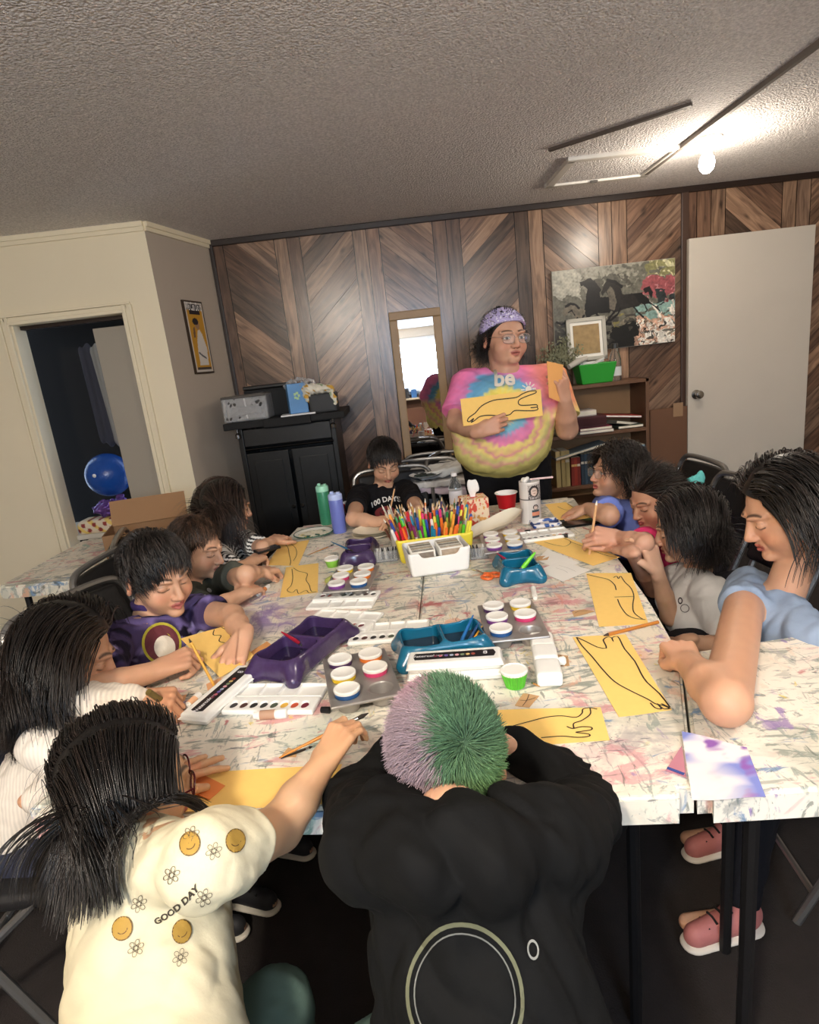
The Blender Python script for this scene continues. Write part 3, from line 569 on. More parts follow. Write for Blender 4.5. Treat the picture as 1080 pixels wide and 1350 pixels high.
# raster pictures (poster, painting) painted per vertex on a fine grid
def raster(name, o, ux, uz, nx, nz, fn_, m, parent=None):
    u, v = np.meshgrid(np.linspace(0, 1, nx), np.linspace(0, 1, nz)); u = u.ravel(); v = v.ravel(); V = o+u[:, None]*ux+v[:, None]*uz
    i = np.arange(nx*nz).reshape(nz, nx); F = np.stack([i[:-1, :-1], i[:-1, 1:], i[1:, 1:], i[1:, :-1]], -1).reshape(-1, 4)
    return mk(name, V, F, m, parent, smooth=False, cols=fn_(u, v))
def inpoly(u, v, P):
    P = np.asarray(P, float); c = np.zeros(len(u), bool); j = len(P)-1
    for i in range(len(P)):
        xi, yi = P[i]; xj, yj = P[j]; m = ((yi > v) != (yj > v)) & (u < (xj-xi)*(v-yi)/(yj-yi+1e-12)+xi); c ^= m; j = i
    return c
def near(u, v, pts, w_, asp=1.):
    P = np.asarray(pts, float); d = np.full(len(u), 9.)
    for a, b in zip(P[:-1], P[1:]):
        ax_, ay = (b-a)*A(asp, 1); qx, qy = (u-a[0])*asp, v-a[1]; t = np.clip((qx*ax_+qy*ay)/(ax_**2+ay**2+1e-9), 0, 1); d = np.minimum(d, np.hypot(qx-t*ax_, qy-t*ay))
    return d < w_
def painting(u, v):
    # coordinates measured with y down, as seen
    y = 1-v; n = lambda f, s: vnoise(np.stack([u*1.6*f, y*f, 0*u], 1), 1, s)
    col = np.tile(H('6f6d62'), (len(u), 1)); 
    def lay(m, c): col[m] = H(c)
    u0, y0 = u, y; u = u+.030*n(7, 51)+.012*n(22, 53); y = y+.035*n(8, 52)+.012*n(24, 54)
    lay(n(9, 1)+1.6*(.35-y)+1.2*(.2-u) > .4, '9a978a'); lay((u < .22) & (y < .35+.1*n(6, 2)), 'b8b5a8'); lay((y > .12) & (y < .30) & (u > .3) & (u < .62) & (n(12, 4) > .0), '57554c')
    lay((y > .62) & (n(10, 3) > -.2), '4a4640'); lay((y > .66) & (n(16, 5) > .35), '86806f'); lay((u > .47) & (u < .74) & (y > .72) & (n(9, 6) > -.9), '11110f'); lay((y > .86) & (u < .5) & (n(20, 7) > .0), '35322d')
    lay((u > .73) & (y < .46-.12*np.abs(u-.88)*4) & (y > .2) & (n(8, 8) > -1.1), 'a2555a'); lay((u > .76) & (y < .5) & (y > .2) & (n(22, 9) > .45), 'd18b90'); lay((u > .78) & (y < .19) & (n(14, 10) > -.4), '8d8a5e'); lay((u > .78) & (y < .19) & (n(26, 11) > .5), 'e0dab0')
    lay((u > .84) & (y > .34) & (y < .55) & (n(10, 12) > -.4), '2b3436'); lay((u > .88) & (y > .48) & (y < .62) & (n(16, 12) > -.1), '7a2a30')
    lay((u > .68) & (y > .50) & (y < .68) & (n(15, 13) > -.1), '8fb0a8'); lay((u > .70) & (y > .50) & (n(24, 14) > .45), 'efe6da'); lay((u > .67) & (y > .66) & (n(18, 15) > -.1), 'd2a890'); lay((u > .67) & (y > .70) & (n(30, 16) > .35), 'f2ece2'); lay((u > .70) & (y > .72) & (n(26, 17) < -.6), '1c1a18'); lay((u > .69) & (y > .90) & (n(20, 18) > .1), 'e8e2d8')
    lay((u > .50) & (u < .68) & (y > .60) & (y < .74) & (n(12, 19) > .1), '8d8550')
    # generic running horses as dark brush silhouettes (head, neck, trunk, legs)
    K = '0d0c0d'; u, y = u0+.004*n(18, 61), y0+.005*n(18, 62)
    lay(inpoly(u, y, [(.22, .16), (.27, .14), (.30, .12), (.33, .17), (.37, .24), (.385, .36), (.47, .37), (.50, .46), (.46, .56), (.36, .55), (.27, .60), (.25, .50), (.27, .38), (.28, .26), (.25, .20), (.23, .21)]), K)
    lay(inpoly(u, y, [(.39, .31), (.42, .22), (.45, .17), (.50, .18), (.55, .27), (.57, .36), (.66, .36), (.73, .36), (.75, .45), (.70, .52), (.58, .54), (.50, .57), (.46, .52), (.45, .36), (.43, .30), (.405, .345)]), '23201e')
    lay(inpoly(u, y, [(.44, .30), (.47, .24), (.50, .30), (.52, .44), (.50, .55), (.46, .50), (.455, .38)]), '6a6358')
    lay(inpoly(u, y, [(.07, .50), (.10, .44), (.13, .41), (.17, .43), (.22, .47), (.26, .50), (.25, .58), (.19, .60), (.16, .56), (.13, .50), (.09, .55)]), '7c7466')
    lay(inpoly(u, y, [(.66, .36), (.72, .36), (.78, .44), (.80, .50), (.74, .50), (.70, .47)]), K); lay(inpoly(u, y, [(.74, .32), (.79, .29), (.82, .38), (.80, .45), (.78, .36), (.755, .38)]), '1b1718')
    for P, w2 in (([(.25, .56), (.20, .66), (.13, .80), (.08, .88)], .012), ([(.19, .58), (.15, .68), (.12, .80), (.10, .92)], .010), ([(.28, .58), (.24, .66), (.19, .70)], .012), ([(.34, .54), (.40, .62), (.36, .70)], .014), ([(.50, .55), (.45, .64), (.40, .74), (.42, .80)], .014), ([(.55, .53), (.52, .60), (.46, .66)], .012), ([(.66, .52), (.70, .60), (.74, .66)], .012), ([(.72, .46), (.78, .48), (.84, .55), (.87, .60)], .010), ([(.75, .5), (.77, .57), (.76, .60)], .008),
                  ([(.10, .43), (.14, .40), (.18, .42), (.21, .46)], .014), ([(.31, .14), (.35, .20), (.38, .28)], .018), ([(.45, .17), (.51, .20), (.56, .27)], .018), ([(.12, .50), (.15, .48), (.17, .55)], .008), ([(.02, .60), (.06, .64), (.10, .62)], .012), ([(.05, .9), (.1, .93), (.14, .9)], .02)): lay(near(u, y, P, w2, 1.6), K)
    lay(near(u, y, [(.20, .74), (.35, .66), (.46, .70)], .02, 1.6) & (n(20, 21) > -.5), K); lay(near(u, y, [(.1, .95), (.3, .82), (.45, .80)], .022, 1.6) & (n(22, 22) > -.6), '1a1816')
    k = (1+.28*n(34, 31)+.18*n(60, 33))[:, None]; dark = (1-.35*np.clip((y-.45)/.5, 0, 1)*(u < .68))[:, None]; return np.clip(col*k*dark*A(.92, .92, .90), 0, 1)
pa, pb, pc_ = ky(727, 357, YB-.03), ky(890, 341, YB-.03), ky(731, 466, YB-.03)
zt_, zb_ = float(pa[2]+pb[2])/2, float(pc_[2]+ky(894, 452, YB-.03)[2])/2; t = thing('horse_painting', 'large unframed canvas of dark running horses above the bookcase', 'painting', ((pa[0]+pb[0])/2, YB-.02, zb_))
g = G(); g.box(((pa[0]+pb[0])/2, YB-.018, (zt_+zb_)/2), (pb[0]-pa[0], .030, zt_-zb_), bev=.002); g.obj('stretcher', M('b8b4a8', .6), t)
raster('canvas', A(pa[0]+.002, YB-.0345, zb_+.002), A(pb[0]-pa[0]-.004, 0, 0), A(0, 0, zt_-zb_-.004), 300, 190, painting, mat('oil_paint', (1, 1, 1), .35, vcol=True, bump=(70, .4, .002), coat=.2), t)
# narrow poster on the left wall: words on top, a plain figure below
def wall_pt(px, py): 
    d = ray(px, py); n = A(-(WL-WC)[1], (WL-WC)[0]); t_ = ((A(*WC)-CAM[:2])@n)/(d[:2]@n); return CAM+d*t_
q = [wall_pt(*p) for p in ((240, 398), (266, 401), (278, 489), (254, 492))]; wu = nrm(A(*(WL-WC), 0)); wn = A(wu[1], -wu[0], 0)
s0 = min((p[:2]-WC)@wu[:2] for p in q)+.03; s1 = max((p[:2]-WC)@wu[:2] for p in q)-.03; pz1 = float(q[0][2]+q[1][2])/2; pz0 = float(q[2][2]+q[3][2])/2; print('poster', s0, s1, pz0, pz1)
o_ = A(*WC, 0)+wu*s0+A(0, 0, pz0); pw = s1-s0; ph = pz1-pz0
t = thing('poster', 'narrow framed poster with white words on the left wall', 'poster', o_+wu*pw/2)
g = G(); g.box(o_+wu*pw/2+A(0, 0, ph/2)+wn*.006, (pw+.02, .012, ph+.02), R=np.stack([wu, -wn, A(0, 0, 1)], 1)); g.obj('frame', M('3a2c20', .4), t)
def post(u, v):
    c = np.tile(H('c8922e'), (len(u), 1)); c[(u < .06) | (u > .94) | (v < .03) | (v > .975)] = H('cfc6ba')
    c[(v > .895) & (v < .975) & (u > .06) & (u < .94)] = H('1c1a20'); c[(v > .83) & (v <= .90) & (u > .2) & (u < .8)] = H('2a2024')
    c[inpoly(u, v, [(.28, .10), (.80, .10), (.86, .35), (.72, .55), (.60, .62), (.48, .60), (.36, .45), (.30, .3)])] = H('d9d0c6')
    c[((u-.52)/.13)**2+((v-.68)/.06)**2 < 1] = H('a8805e'); c[((u-.45)/.17)**2+((v-.73)/.05)**2 < 1] = H('2a2024'); c[inpoly(u, v, [(.2, .50), (.32, .50), (.36, .66), (.26, .64)])] = H('7a5a44'); c[near(u, v, [(.35, .28), (.5, .24), (.7, .2)], .012, .35)] = H('4a4a52'); c[(v > .03) & (v < .07) & (u > .1) & (u < .9)] = H('4a3f3a'); return c
raster('print', o_+wn*.013, wu*pw, A(0, 0, ph), 40, 110, post, VCP, t)
def text_mesh(s, size, bold=.0, font_scale_x=1., align='CENTER'):
    cu = bpy.data.curves.new('text', 'FONT'); cu.body = s; cu.size = size; cu.align_x = align; cu.align_y = 'CENTER'; cu.offset = bold; cu.resolution_u = 3; o = bpy.data.objects.new('text', cu); C.objects.link(o)
    dg = bpy.context.evaluated_depsgraph_get(); me = bpy.data.meshes.new_from_object(o.evaluated_get(dg)); bm = bmesh.new(); bm.from_mesh(me); bmesh.ops.triangulate(bm, faces=bm.faces[:])
    for _ in range(2):
        ed = [e for e in bm.edges if e.calc_length() > size*.12]
        if ed: bmesh.ops.subdivide_edges(bm, edges=ed, cuts=1); bmesh.ops.triangulate(bm, faces=bm.faces[:])
    bm.verts.index_update(); V = np.array([v.co for v in bm.verts]).reshape(-1, 3); F = [[v.index for v in f.verts] for f in bm.faces]; bm.free(); bpy.data.objects.remove(o); bpy.data.meshes.remove(me); V[:, 0] *= font_scale_x; return V, F
def text_at(name, s, size, o, ux, uy, m, parent=None, bold=0, sx=1., local=False):
    V, F = text_mesh(s, size, bold, sx); return mk(name, np.asarray(o)+V[:, :1]*np.asarray(ux)+V[:, 1:2]*np.asarray(uy), F, m, parent, smooth=False, local=local)
text_at('lettering', 'We Can Do It!', .064, o_+wu*pw/2+A(0, 0, ph*.937)+wn*.0145, wu, A(0, 0, 1), M('f0ece6'), t, .0012, min(1, pw/.42))

# ---------------------------------------------------------------- folding chair (one, then copies)
def folding_chair(lab, pad='1b1a1b'):
    t = thing('folding_chair', lab, 'chair', (0, 0, 0)); hw = .21; VY = M(pad, .5)
    for s in (-1, 1):
        g = G(); g.tube(bez([(s*hw, .20, .012), (s*hw, .02, .40), (s*hw, -.14, .80)], 12), .011, n=8); g.obj('side_tube', STEEL, t, smooth=True, local=True)
        g = G(); g.tube(bez([(s*(hw-.025), -.26, .012), (s*(hw-.025), -.02, .28), (s*(hw-.025), .17, .445)], 10), .010, n=8); g.obj('leg', STEEL, t, smooth=True, local=True)
    g = G(); g.tube(bez([(-hw, -.14, .80), (-hw+.01, -.152, .835), (-hw+.06, -.158, .862), (0, -.160, .868), (hw-.06, -.158, .862), (hw-.01, -.152, .835), (hw, -.14, .80)], 30), .011, n=8); g.obj('top_rail', STEEL, t, smooth=True, local=True)
    for p_ in ([(-hw, .16, .085), (hw, .16, .085)], [(-hw+.025, -.21, .075), (hw-.025, -.21, .075)]): g = G(); g.tube(p_, .008); g.obj('cross_bar', STEEL, t, smooth=True, local=True)
    s_ = S().box((0, .01, .445), (.195, .195, .022), rad=.02); V, F = s_.net(.008); mk('seat', V, F, VY, t, local=True)
    Rb = np.array(Matrix.Rotation(R_(20), 3, 'X')); s_ = S().box((0, -.125, .74), (.185, .016, .105), R=Rb, rad=.015); V, F = s_.net(.007); V[:, 1] -= .03*(1-(V[:, 0]/.2)**2); mk('backrest', V, F, VY, t, local=True)
    return t
CH0 = None
def chair(x, y, fv, lab):
    global CH0
    a = math.atan2(-fv[0], fv[1])
    if CH0 is None: CH0 = folding_chair(lab); CH0.location = (float(x), float(y), 0); CH0.rotation_euler = (0, 0, a); return CH0
    return dup(CH0, (x, y, 0), a, lab)
# the folded chairs and the laden chair by the mirror
c = ky(525, 600, 3.30); chair(.10, 3.42, A(-.1, -1), 'grey framed folding chair standing behind the boy in the black shirt')
chair(.20, 3.62, A(-.15, -1), 'second folding chair just behind, in front of the mirror')
cc = chair(.36, 3.66, A(.9, -.4), 'folding chair with painted papers stacked on its seat, left of the instructor')
g = None
for i, (px_, py_, z_, sz, col, lab) in enumerate(((590, 640, .500, (.42, .30), 'cbb9c4', 'lowest sheet, faintly pink, of the stack on the chair'), (588, 630, .545, (.40, .29), 'd9d2cc', 'grey white sheet in the middle of the stack on the chair'), (590, 615, .60, (.38, .28), 'e0ddd6', 'pale crumpled sheet on top of the stack on the chair'))):
    p = ky(px_, py_, 3.52); sob('painted_sheet', S().box((p[0], 3.50, p[2]), (sz[0]/2, sz[1]/2, .018), R=rotz(.15*i-.1)@np.array(Matrix.Rotation(.12-.1*i, 3, 'Y')), rad=.006), .006, mat('sheet_'+col, hexc(col), .85, var=.3, vs_=14), disp=lambda P: .006*vnoise(P, 22, i)); tag(C.objects[-1], lab, 'paper', 'painted papers stacked on the chair')
t = ky(561, 628, 3.34); g = G(); g.lathe([(.004, 0), (.07, .002), (.085, .012), (.088, .014), (.07, .006), (.004, .004)], t, 28); pl = tag(g.obj('paper_plate', M('d8d6d2', .6), smooth=True), 'white paint plate with dark paint on the edge of the laden chair', 'plate'); pp_ = sob('dark_paint', S().ell(t+A(0, 0, .008), (.06, .05, .008)), .004, M('23302c', .3), pl, disp=lambda P: .003*vnoise(P, 60, 4)); 
# ---------------------------------------------------------------- the work tables
TZ = .745
def table_mat():
    m = bpy.data.materials.new('paint_spattered_plastic'); m.use_nodes = True; N = m.node_tree.nodes; L = m.node_tree.links; b = N['Principled BSDF']
    tc = N.new('ShaderNodeTexCoord'); geo = N.new('ShaderNodeNewGeometry'); P = geo.outputs['Position']
    rgb = N.new('ShaderNodeRGB'); rgb.outputs[0].default_value = (*hexc('ebe3d4'), 1); prev = rgb.outputs[0]
    def noise(scale, det=6, dist=0., stretch=None, rot=0, off=(0, 0, 0)):
        n = N.new('ShaderNodeTexNoise'); n.inputs['Scale'].default_value = scale; n.inputs['Detail'].default_value = det; n.inputs['Distortion'].default_value = dist; n.inputs['Roughness'].default_value = .62
        mp = N.new('ShaderNodeMapping'); mp.inputs['Location'].default_value = off; mp.inputs['Rotation'].default_value = (0, 0, rot); mp.inputs['Scale'].default_value = stretch or (1, 1, 1); L.new(P, mp.inputs[0]); L.new(mp.outputs[0], n.inputs['Vector']); return n.outputs[0]
    def thr(x, lo, hi): r = N.new('ShaderNodeMapRange'); r.inputs[1].default_value = lo; r.inputs[2].default_value = hi; r.interpolation_type = 'SMOOTHSTEP'; L.new(x, r.inputs[0]); return r.outputs[0]
    def mul(a, c): q = N.new('ShaderNodeMath'); q.operation = 'MULTIPLY'; L.new(a, q.inputs[0]); (L.new(c, q.inputs[1]) if not isinstance(c, float) else setattr(q.inputs[1], 'default_value', c)); return q.outputs[0]
    def lay(prev, f, hx): x = N.new('ShaderNodeMix'); x.data_type = 'RGBA'; L.new(f, x.inputs[0]); L.new(prev, x.inputs[6]); x.inputs[7].default_value = (*hexc(hx), 1); return x.outputs[2]
    def spot(x, y, r):
        g = N.new('ShaderNodeVectorMath'); g.operation = 'DISTANCE'; L.new(P, g.inputs[0]); g.inputs[1].default_value = (x, y, TZ); q = N.new('ShaderNodeMapRange'); q.inputs[1].default_value = r; q.inputs[2].default_value = r*.25; L.new(g.outputs['Value'], q.inputs[0]); return q.outputs[0]
    prev = lay(prev, mul(thr(noise(3.5, 4, 0, off=(5, 1, 0)), .40, .70), .45), 'c9bfa2')
    prev = lay(prev, mul(thr(noise(2.8, 9, 1.2, off=(1, 2, 0)), .50, .66), .55), 'a9ab9b')
    for sc, stc, ro, lo, hx, a, off in ((9, (1, 3.2, 1), .5, .565, '6f7b72', .60, (0, 3, 0)), (11, (3.4, 1, 1), .9, .575, '7f8c84', .55, (7, 0, 0)), (6, (1, 2, 1), -.6, .585, 'd08a8e', .60, (2, 9, 0)), (7, (1.6, 1, 1), .3, .60, 'd9a080', .55, (8, 4, 0)),
                                (9, (1, 2.5, 1), 1.3, .62, '5f86ad', .70, (3, 3, 0)), (8, (2, 1, 1), .1, .635, '8668a8', .65, (9, 9, 0)), (13, (1, 3, 1), -1.0, .63, '4a5450', .7, (4, 6, 0)), (10, (1, 1.4, 1), .2, .645, 'b8404a', .65, (6, 1, 0)), (9, (1, 1.6, 1), .7, .65, '5fa08a', .6, (1, 7, 0)), (12, (2, 1, 1), 2, .66, 'd9c24a', .6, (5, 5, 0)), (18, (1, 5, 1), .8, .62, '3f4a55', .6, (11, 3, 0)), (16, (4, 1, 1), .2, .63, '4d5a50', .5, (3, 12, 0))):
        prev = lay(prev, mul(mul(thr(noise(sc, 9, 1.2, stc, ro, off), lo-.02, lo+.04), thr(noise(2.3, 3, 0, off=(off[1]+.7, off[0]+3.1, 0)), .36, .54)), min(a+.15, 1.)), hx)
    for (px_, py_, r, hx, a, sc) in ((352, 812, .17, '7e62a0', .85, 9), (400, 805, .10, 'd8a8a8', .6, 9), (572, 795, .09, 'b03a40', .8, 22), (690, 770, .07, 'c86a60', .5, 16), (735, 790, .09, 'c87078', .55, 14), (735, 775, .06, '6f88a8', .6, 18), (820, 862, .08, 'd87858', .6, 12), (470, 1000, .10, 'c88a7a', .45, 10), (760, 1010, .11, 'c8848c', .55, 10), (330, 925, .08, '8fa8b8', .6, 7), (540, 850, .1, 'd8a890', .5, 9), (430, 970, .12, 'a8c0b0', .4, 8), (700, 950, .1, '9fb3c4', .4, 9), (800, 800, .09, '7f8a80', .6, 12), (500, 780, .08, 'c06878', .45, 16), (610, 960, .09, 'a0aab0', .4, 9), (290, 925, .05, '5a6e7e', .5, 12), (845, 975, .08, '7a7280', .5, 14)):
        p = kz(px_, py_, TZ); prev = lay(prev, mul(mul(spot(p[0], p[1], r), thr(noise(sc, 8, .8, off=(px_, py_, 0)), .40, .58)), a), hx)
    L.new(prev, b.inputs['Base Color']); b.inputs['Roughness'].default_value = .55
    bp = N.new('ShaderNodeBump'); bp.inputs['Strength'].default_value = .25; bp.inputs['Distance'].default_value = .0015; L.new(noise(45, 4), bp.inputs['Height']); L.new(bp.outputs[0], b.inputs['Normal'])
    return m
TAB = table_mat()
def tabletop(name, poly, parent, z=TZ, th=.048, m=None):
    bm = bmesh.new(); vs2 = [bm.verts.new((x, y, z-th)) for x, y in poly]; f = bm.faces.new(vs2); r = bmesh.ops.extrude_face_region(bm, geom=[f]); bmesh.ops.translate(bm, verts=[v for v in r['geom'] if isinstance(v, bmesh.types.BMVert)], vec=(0, 0, th)); bmesh.ops.recalc_face_normals(bm, faces=bm.faces[:])
    bmesh.ops.bevel(bm, geom=[e for e in bm.edges if abs(e.verts[0].co.z-e.verts[1].co.z) > .01], offset=.022, segments=4, affect='EDGES'); bmesh.ops.bevel(bm, geom=[e for e in bm.edges if min(e.verts[0].co.z, e.verts[1].co.z) > z-1e-4 and len(e.link_faces) == 2], offset=.006, segments=3, affect='EDGES')
    bm.verts.index_update(); V = [v.co[:] for v in bm.verts]; F = [[v.index for v in f.verts] for f in bm.faces]; bm.free(); o = mk(name, V, F, m or TAB, parent, smooth=True)
    try: o.data.set_sharp_from_angle(angle=R_(35))
    except Exception: pass
    return o
LEGM = mat('dark_table_leg', hexc('1c1a1a'), .5, metal=.3)
def table(lab, poly, legs, z=TZ):
    c = np.mean(poly, 0); t = thing('folding_table', lab, 'table', (c[0], c[1], 0)); tabletop('tabletop', poly, t, z)
    for x, y in legs:
        g = G(); g.tube([(x, y, z-.05), (x, y, .012)], .013); g.obj('leg', LEGM, t, smooth=True)
    return t
SEAM = [(-.064, .829), (.105, 2.79)]
# near edge runs from the left corner to the right one
table('paint spattered plastic table on the left of the seam', [(-.70, .912), (-.0655, .830), (.1035, 2.775), (-.50, 2.79)], [(-.60, 1.05), (-.14, 1.0), (-.44, 2.62), (.04, 2.62)])
table('paint spattered plastic table on the right of the seam', [(-.0625, .829), (.374, .781), (.545, 1.215), (.600, 1.52), (.752, 2.76), (.1065, 2.775)], [(.02, .98), (.36, 1.0), (.66, 2.62), (.16, 2.62)])
table('pale table joined at the near right corner under the tie dye sheet', [(.378, .778), (1.20, .72), (1.28, 1.27), (.549, 1.213)], [(.50, .85), (1.12, .82), (1.18, 1.18), (.62, 1.14)])
# low table at the left wall with a cardboard box on it
a = kz(128, 748, .74)
table('white edged side table by the left doorway, strewn with paint', [(-1.62, 2.35), (-1.205, 2.32), (-1.13, 3.02), (-1.60, 3.05)], [(-1.55, 2.42), (-1.27, 2.40), (-1.2, 2.95), (-1.53, 2.97)], z=.74)
bc = kz(196, 712, .742); CB = M('8a6848', .8)
t = thing('cardboard_box', 'open brown cardboard box on the side table behind the boys', 'box', (bc[0]+.06, bc[1]-.12, .742), R_(14)); w_, d_, h_ = .33, .24, .10
for nm, c_, dd in (('bottom', (0, 0, .003), (w_, d_, .005)), ('side', (-w_/2, 0, h_/2), (.005, d_, h_)), ('side', (w_/2, 0, h_/2), (.005, d_, h_)), ('side', (0, -d_/2, h_/2), (w_, .005, h_)), ('side', (0, d_/2, h_/2), (w_, .005, h_))):
    g = G(); g.box(c_, dd); g.obj(nm, CB, t, local=True)
Rf = np.array(Matrix.Rotation(R_(-28), 3, 'X')); g = G(); g.box((0, d_/2+.02, h_+.045), (w_, .005, .12), R=Rf); g.obj('flap', M('94704e', .8), t, local=True)
Rf = np.array(Matrix.Rotation(R_(60), 3, 'X')); g = G(); g.box((.05, -d_/2-.05, h_-.02), (w_*.9, .005, .12), R=Rf); g.obj('flap', M('96704a', .75), t, local=True)

# ---------------------------------------------------------------- papers on the table, with their pencil lines
YEL = H('f6cc74')
def lift(px, py, z=TZ): return kz(px, py, z)
def paper(lab, pts, col, z=TZ+.0012, lines=(), name='construction_paper', cat='paper', grp=None, curl=0., rows=6, wline=.0011, kink=0, lcol='2a2018', shade=None):
    """pts: four corners (pixel) in order; lines: polylines in the sheet's own (u,v) with u along corner 0-1."""
    q = [kz(*p, z) if len(p) == 2 else kz(p[0], p[1], p[2]) for p in pts]; c = np.mean(q, 0); t = None
    def S_(u, v):
        u = np.asarray(u)[..., None]; v = np.asarray(v)[..., None]; p = (1-u)*(1-v)*q[0]+u*(1-v)*q[1]+u*v*q[2]+(1-u)*v*q[3]
        p = p.copy(); uu, vv = u[..., 0], v[..., 0]; p[..., 2] += curl*((2*uu-1)**2*.5+(2*vv-1)**2*.5)+.0006*np.sin(5*uu+3*vv); return p
    t = thing(name, lab, cat, (c[0], c[1], z), 0, grp); n = rows+2; u, v = np.meshgrid(np.linspace(0, 1, n), np.linspace(0, 1, n)); V = S_(u.ravel(), v.ravel()); i = np.arange(n*n).reshape(n, n)
    F = np.stack([i[:-1, :-1], i[:-1, 1:], i[1:, 1:], i[1:, :-1]], -1).reshape(-1, 4); k = n*n; V2 = V-A(0, 0, .0006); rim = list(i[0, :])+list(i[1:, -1])+list(i[-1, -2::-1])+list(i[-2:0:-1, 0])
    FF = F.tolist()+[[a+k for a in f[::-1]] for f in F.tolist()]+[[rim[j], rim[(j+1) % len(rim)], rim[(j+1) % len(rim)]+k, rim[j]+k] for j in range(len(rim))]
    sh = mk('sheet', np.vstack([V, V2]), FF, col, t, smooth=False)
    for ln in lines:
        w_ = wline
        P = bez(ln, 40) if len(ln) > 2 else np.asarray(ln, float); P = S_(P[:, 0], P[:, 1])+A(0, 0, .0007); T = np.gradient(P, axis=0); Nn = np.stack([-T[:, 1], T[:, 0], 0*T[:, 0]], 1); Nn /= np.linalg.norm(Nn, axis=1)[:, None]+1e-9
        V = np.vstack([P+Nn*w_, P-Nn*w_]); m_ = len(P); mk('pencil_line', V, [[j, j+1, m_+j+1, m_+j] for j in range(m_-1)], M(lcol, .7), t, smooth=False)
    return t
YM = mat('yellow_construction_paper', tuple(YEL), .85, var=.05, vs_=60); PEACH = M('e0a878', .85); WHP = M('ece8e0', .8); BRN = M('c49a6c', .85)
# lines are read from the photograph's own drawings: (u across the top edge, v down)
def inv(pts, pl):                                            # pixel line -> (u,v) on a sheet with pixel corners pts
    q = [kz(*p[:2], TZ)[:2] for p in pts]; out = []
    for p in pl:
        w_ = kz(*p, TZ)[:2]; u = v = .5
        for _ in range(12):
            f = (1-u)*(1-v)*q[0]+u*(1-v)*q[1]+u*v*q[2]+(1-u)*v*q[3]-w_; du = (1-v)*(q[1]-q[0])+v*(q[2]-q[3]); dv = (1-u)*(q[3]-q[0])+u*(q[2]-q[1]); d = np.linalg.solve(np.stack([du, dv], 1), -f); u += d[0]; v += d[1]
        out.append((float(np.clip(u, .01, .99)), float(np.clip(v, .01, .99))))
    return out
def ypaper(lab, pts, pls, grp='yellow sheets with pencil drawings', **k): return paper(lab, pts, YM, lines=[inv(pts, l) for l in pls], grp=grp, **k)
k8 = lambda L_: [(660+x*.2685, 700+y*.2685) for x, y in L_]
R1 = [(755, 840), (825, 836), (886, 936), (816, 945)]
ypaper('long yellow sheet with a bold leg outline near the right table edge', R1, [k8(l) for l in ([(372, 522), (400, 565), (450, 620), (500, 680), (560, 740), (640, 785), (720, 825), (760, 850), (800, 860), (835, 875)], [(375, 524), (420, 545), (475, 572), (520, 577), (510, 550), (505, 535), (525, 522), (545, 525), (555, 545), (548, 525), (575, 518), (592, 545), (610, 580), (660, 640), (690, 700), (720, 745), (780, 800), (835, 868)], [(735, 845), (760, 870), (790, 875), (770, 850), (800, 875), (830, 872), (790, 850), (835, 875)])], wline=.0016)
R2 = [(773, 756), (832, 755), (855, 822), (790, 826)]
ypaper('yellow sheet with an animal outline beside the white shirted child', R2, [k8(l) for l in ([(425, 215), (480, 228), (530, 240), (560, 265), (568, 290)], [(555, 230), (570, 222), (580, 235), (590, 222), (610, 250), (640, 280), (655, 320), (650, 360), (655, 400), (690, 430), (712, 438)], [(575, 335), (590, 370), (620, 410), (660, 430), (710, 437)], [(560, 325), (655, 322)])], wline=.0014)
R3 = [(741, 707), (818, 734), (782, 746), (704, 715)]
ypaper('yellow sheet lying askew at the far right with a faint outline', R3, [k8(l) for l in ([(215, 55), (270, 70), (320, 75), (345, 55), (310, 35)], [(345, 55), (400, 75), (450, 95), (520, 120), (575, 130)])])
ypaper('yellow sheet under the hand of the girl in blue', [(746, 662), (784, 685), (737, 688), (719, 665)], [[(735, 668), (745, 672), (760, 674)], [(748, 664), (765, 675), (778, 683)]])
RC = [(655, 936), (792, 932), (804, 976), (640, 986)]
ypaper('yellow sheet with a hand outline to the right of the green haired child', RC, [k8(l) for l in ([(0, 978), (60, 960), (150, 935), (230, 915), (300, 908), (370, 915), (400, 895), (405, 875), (440, 868), (475, 875)], [(440, 870), (440, 900), (400, 930), (360, 945), (358, 970), (325, 960)], [(360, 970), (400, 962), (445, 965), (445, 978), (400, 985), (370, 990), (430, 998), (435, 1010), (380, 1015), (300, 1008), (200, 1015)])], wline=.0013)
NG = [(250, 1020), (451, 1007), (432, 1060), (200, 1072)]
ypaper('broad yellow sheet in front of the near left girl', NG, [[(400, 1040), (415, 1036), (440, 1038)], [(405, 1050), (430, 1046), (438, 1048)]], wline=.0008)
PA = [(352, 745), (393, 746), (408, 712), (370, 717)]; k5 = lambda L_: [(130+x*.2778, 620+y*.2778) for x, y in L_]
ypaper('upper yellow sheet by the striped shirt girl', PA, [k5(l) for l in ([(885, 345), (900, 370), (905, 400), (912, 430), (905, 458)], [(910, 340), (935, 370), (940, 400), (925, 430)])])
PB = [(377, 748), (420, 742), (419, 781), (369, 788)]
ypaper('lower yellow sheet by the grey shirt boy with a wavy outline', PB, [k5(l) for l in ([(925, 465), (950, 480), (990, 490), (985, 520), (1000, 545), (1010, 575), (1035, 582)], [(918, 470), (922, 510), (915, 545), (895, 570), (920, 580), (940, 565), (950, 585), (985, 570), (1000, 585), (1035, 583)])])
ypaper('yellow sheet in front of the boy in the black shirt', [(470, 684), (525, 678), (530, 690), (466, 694)], [])
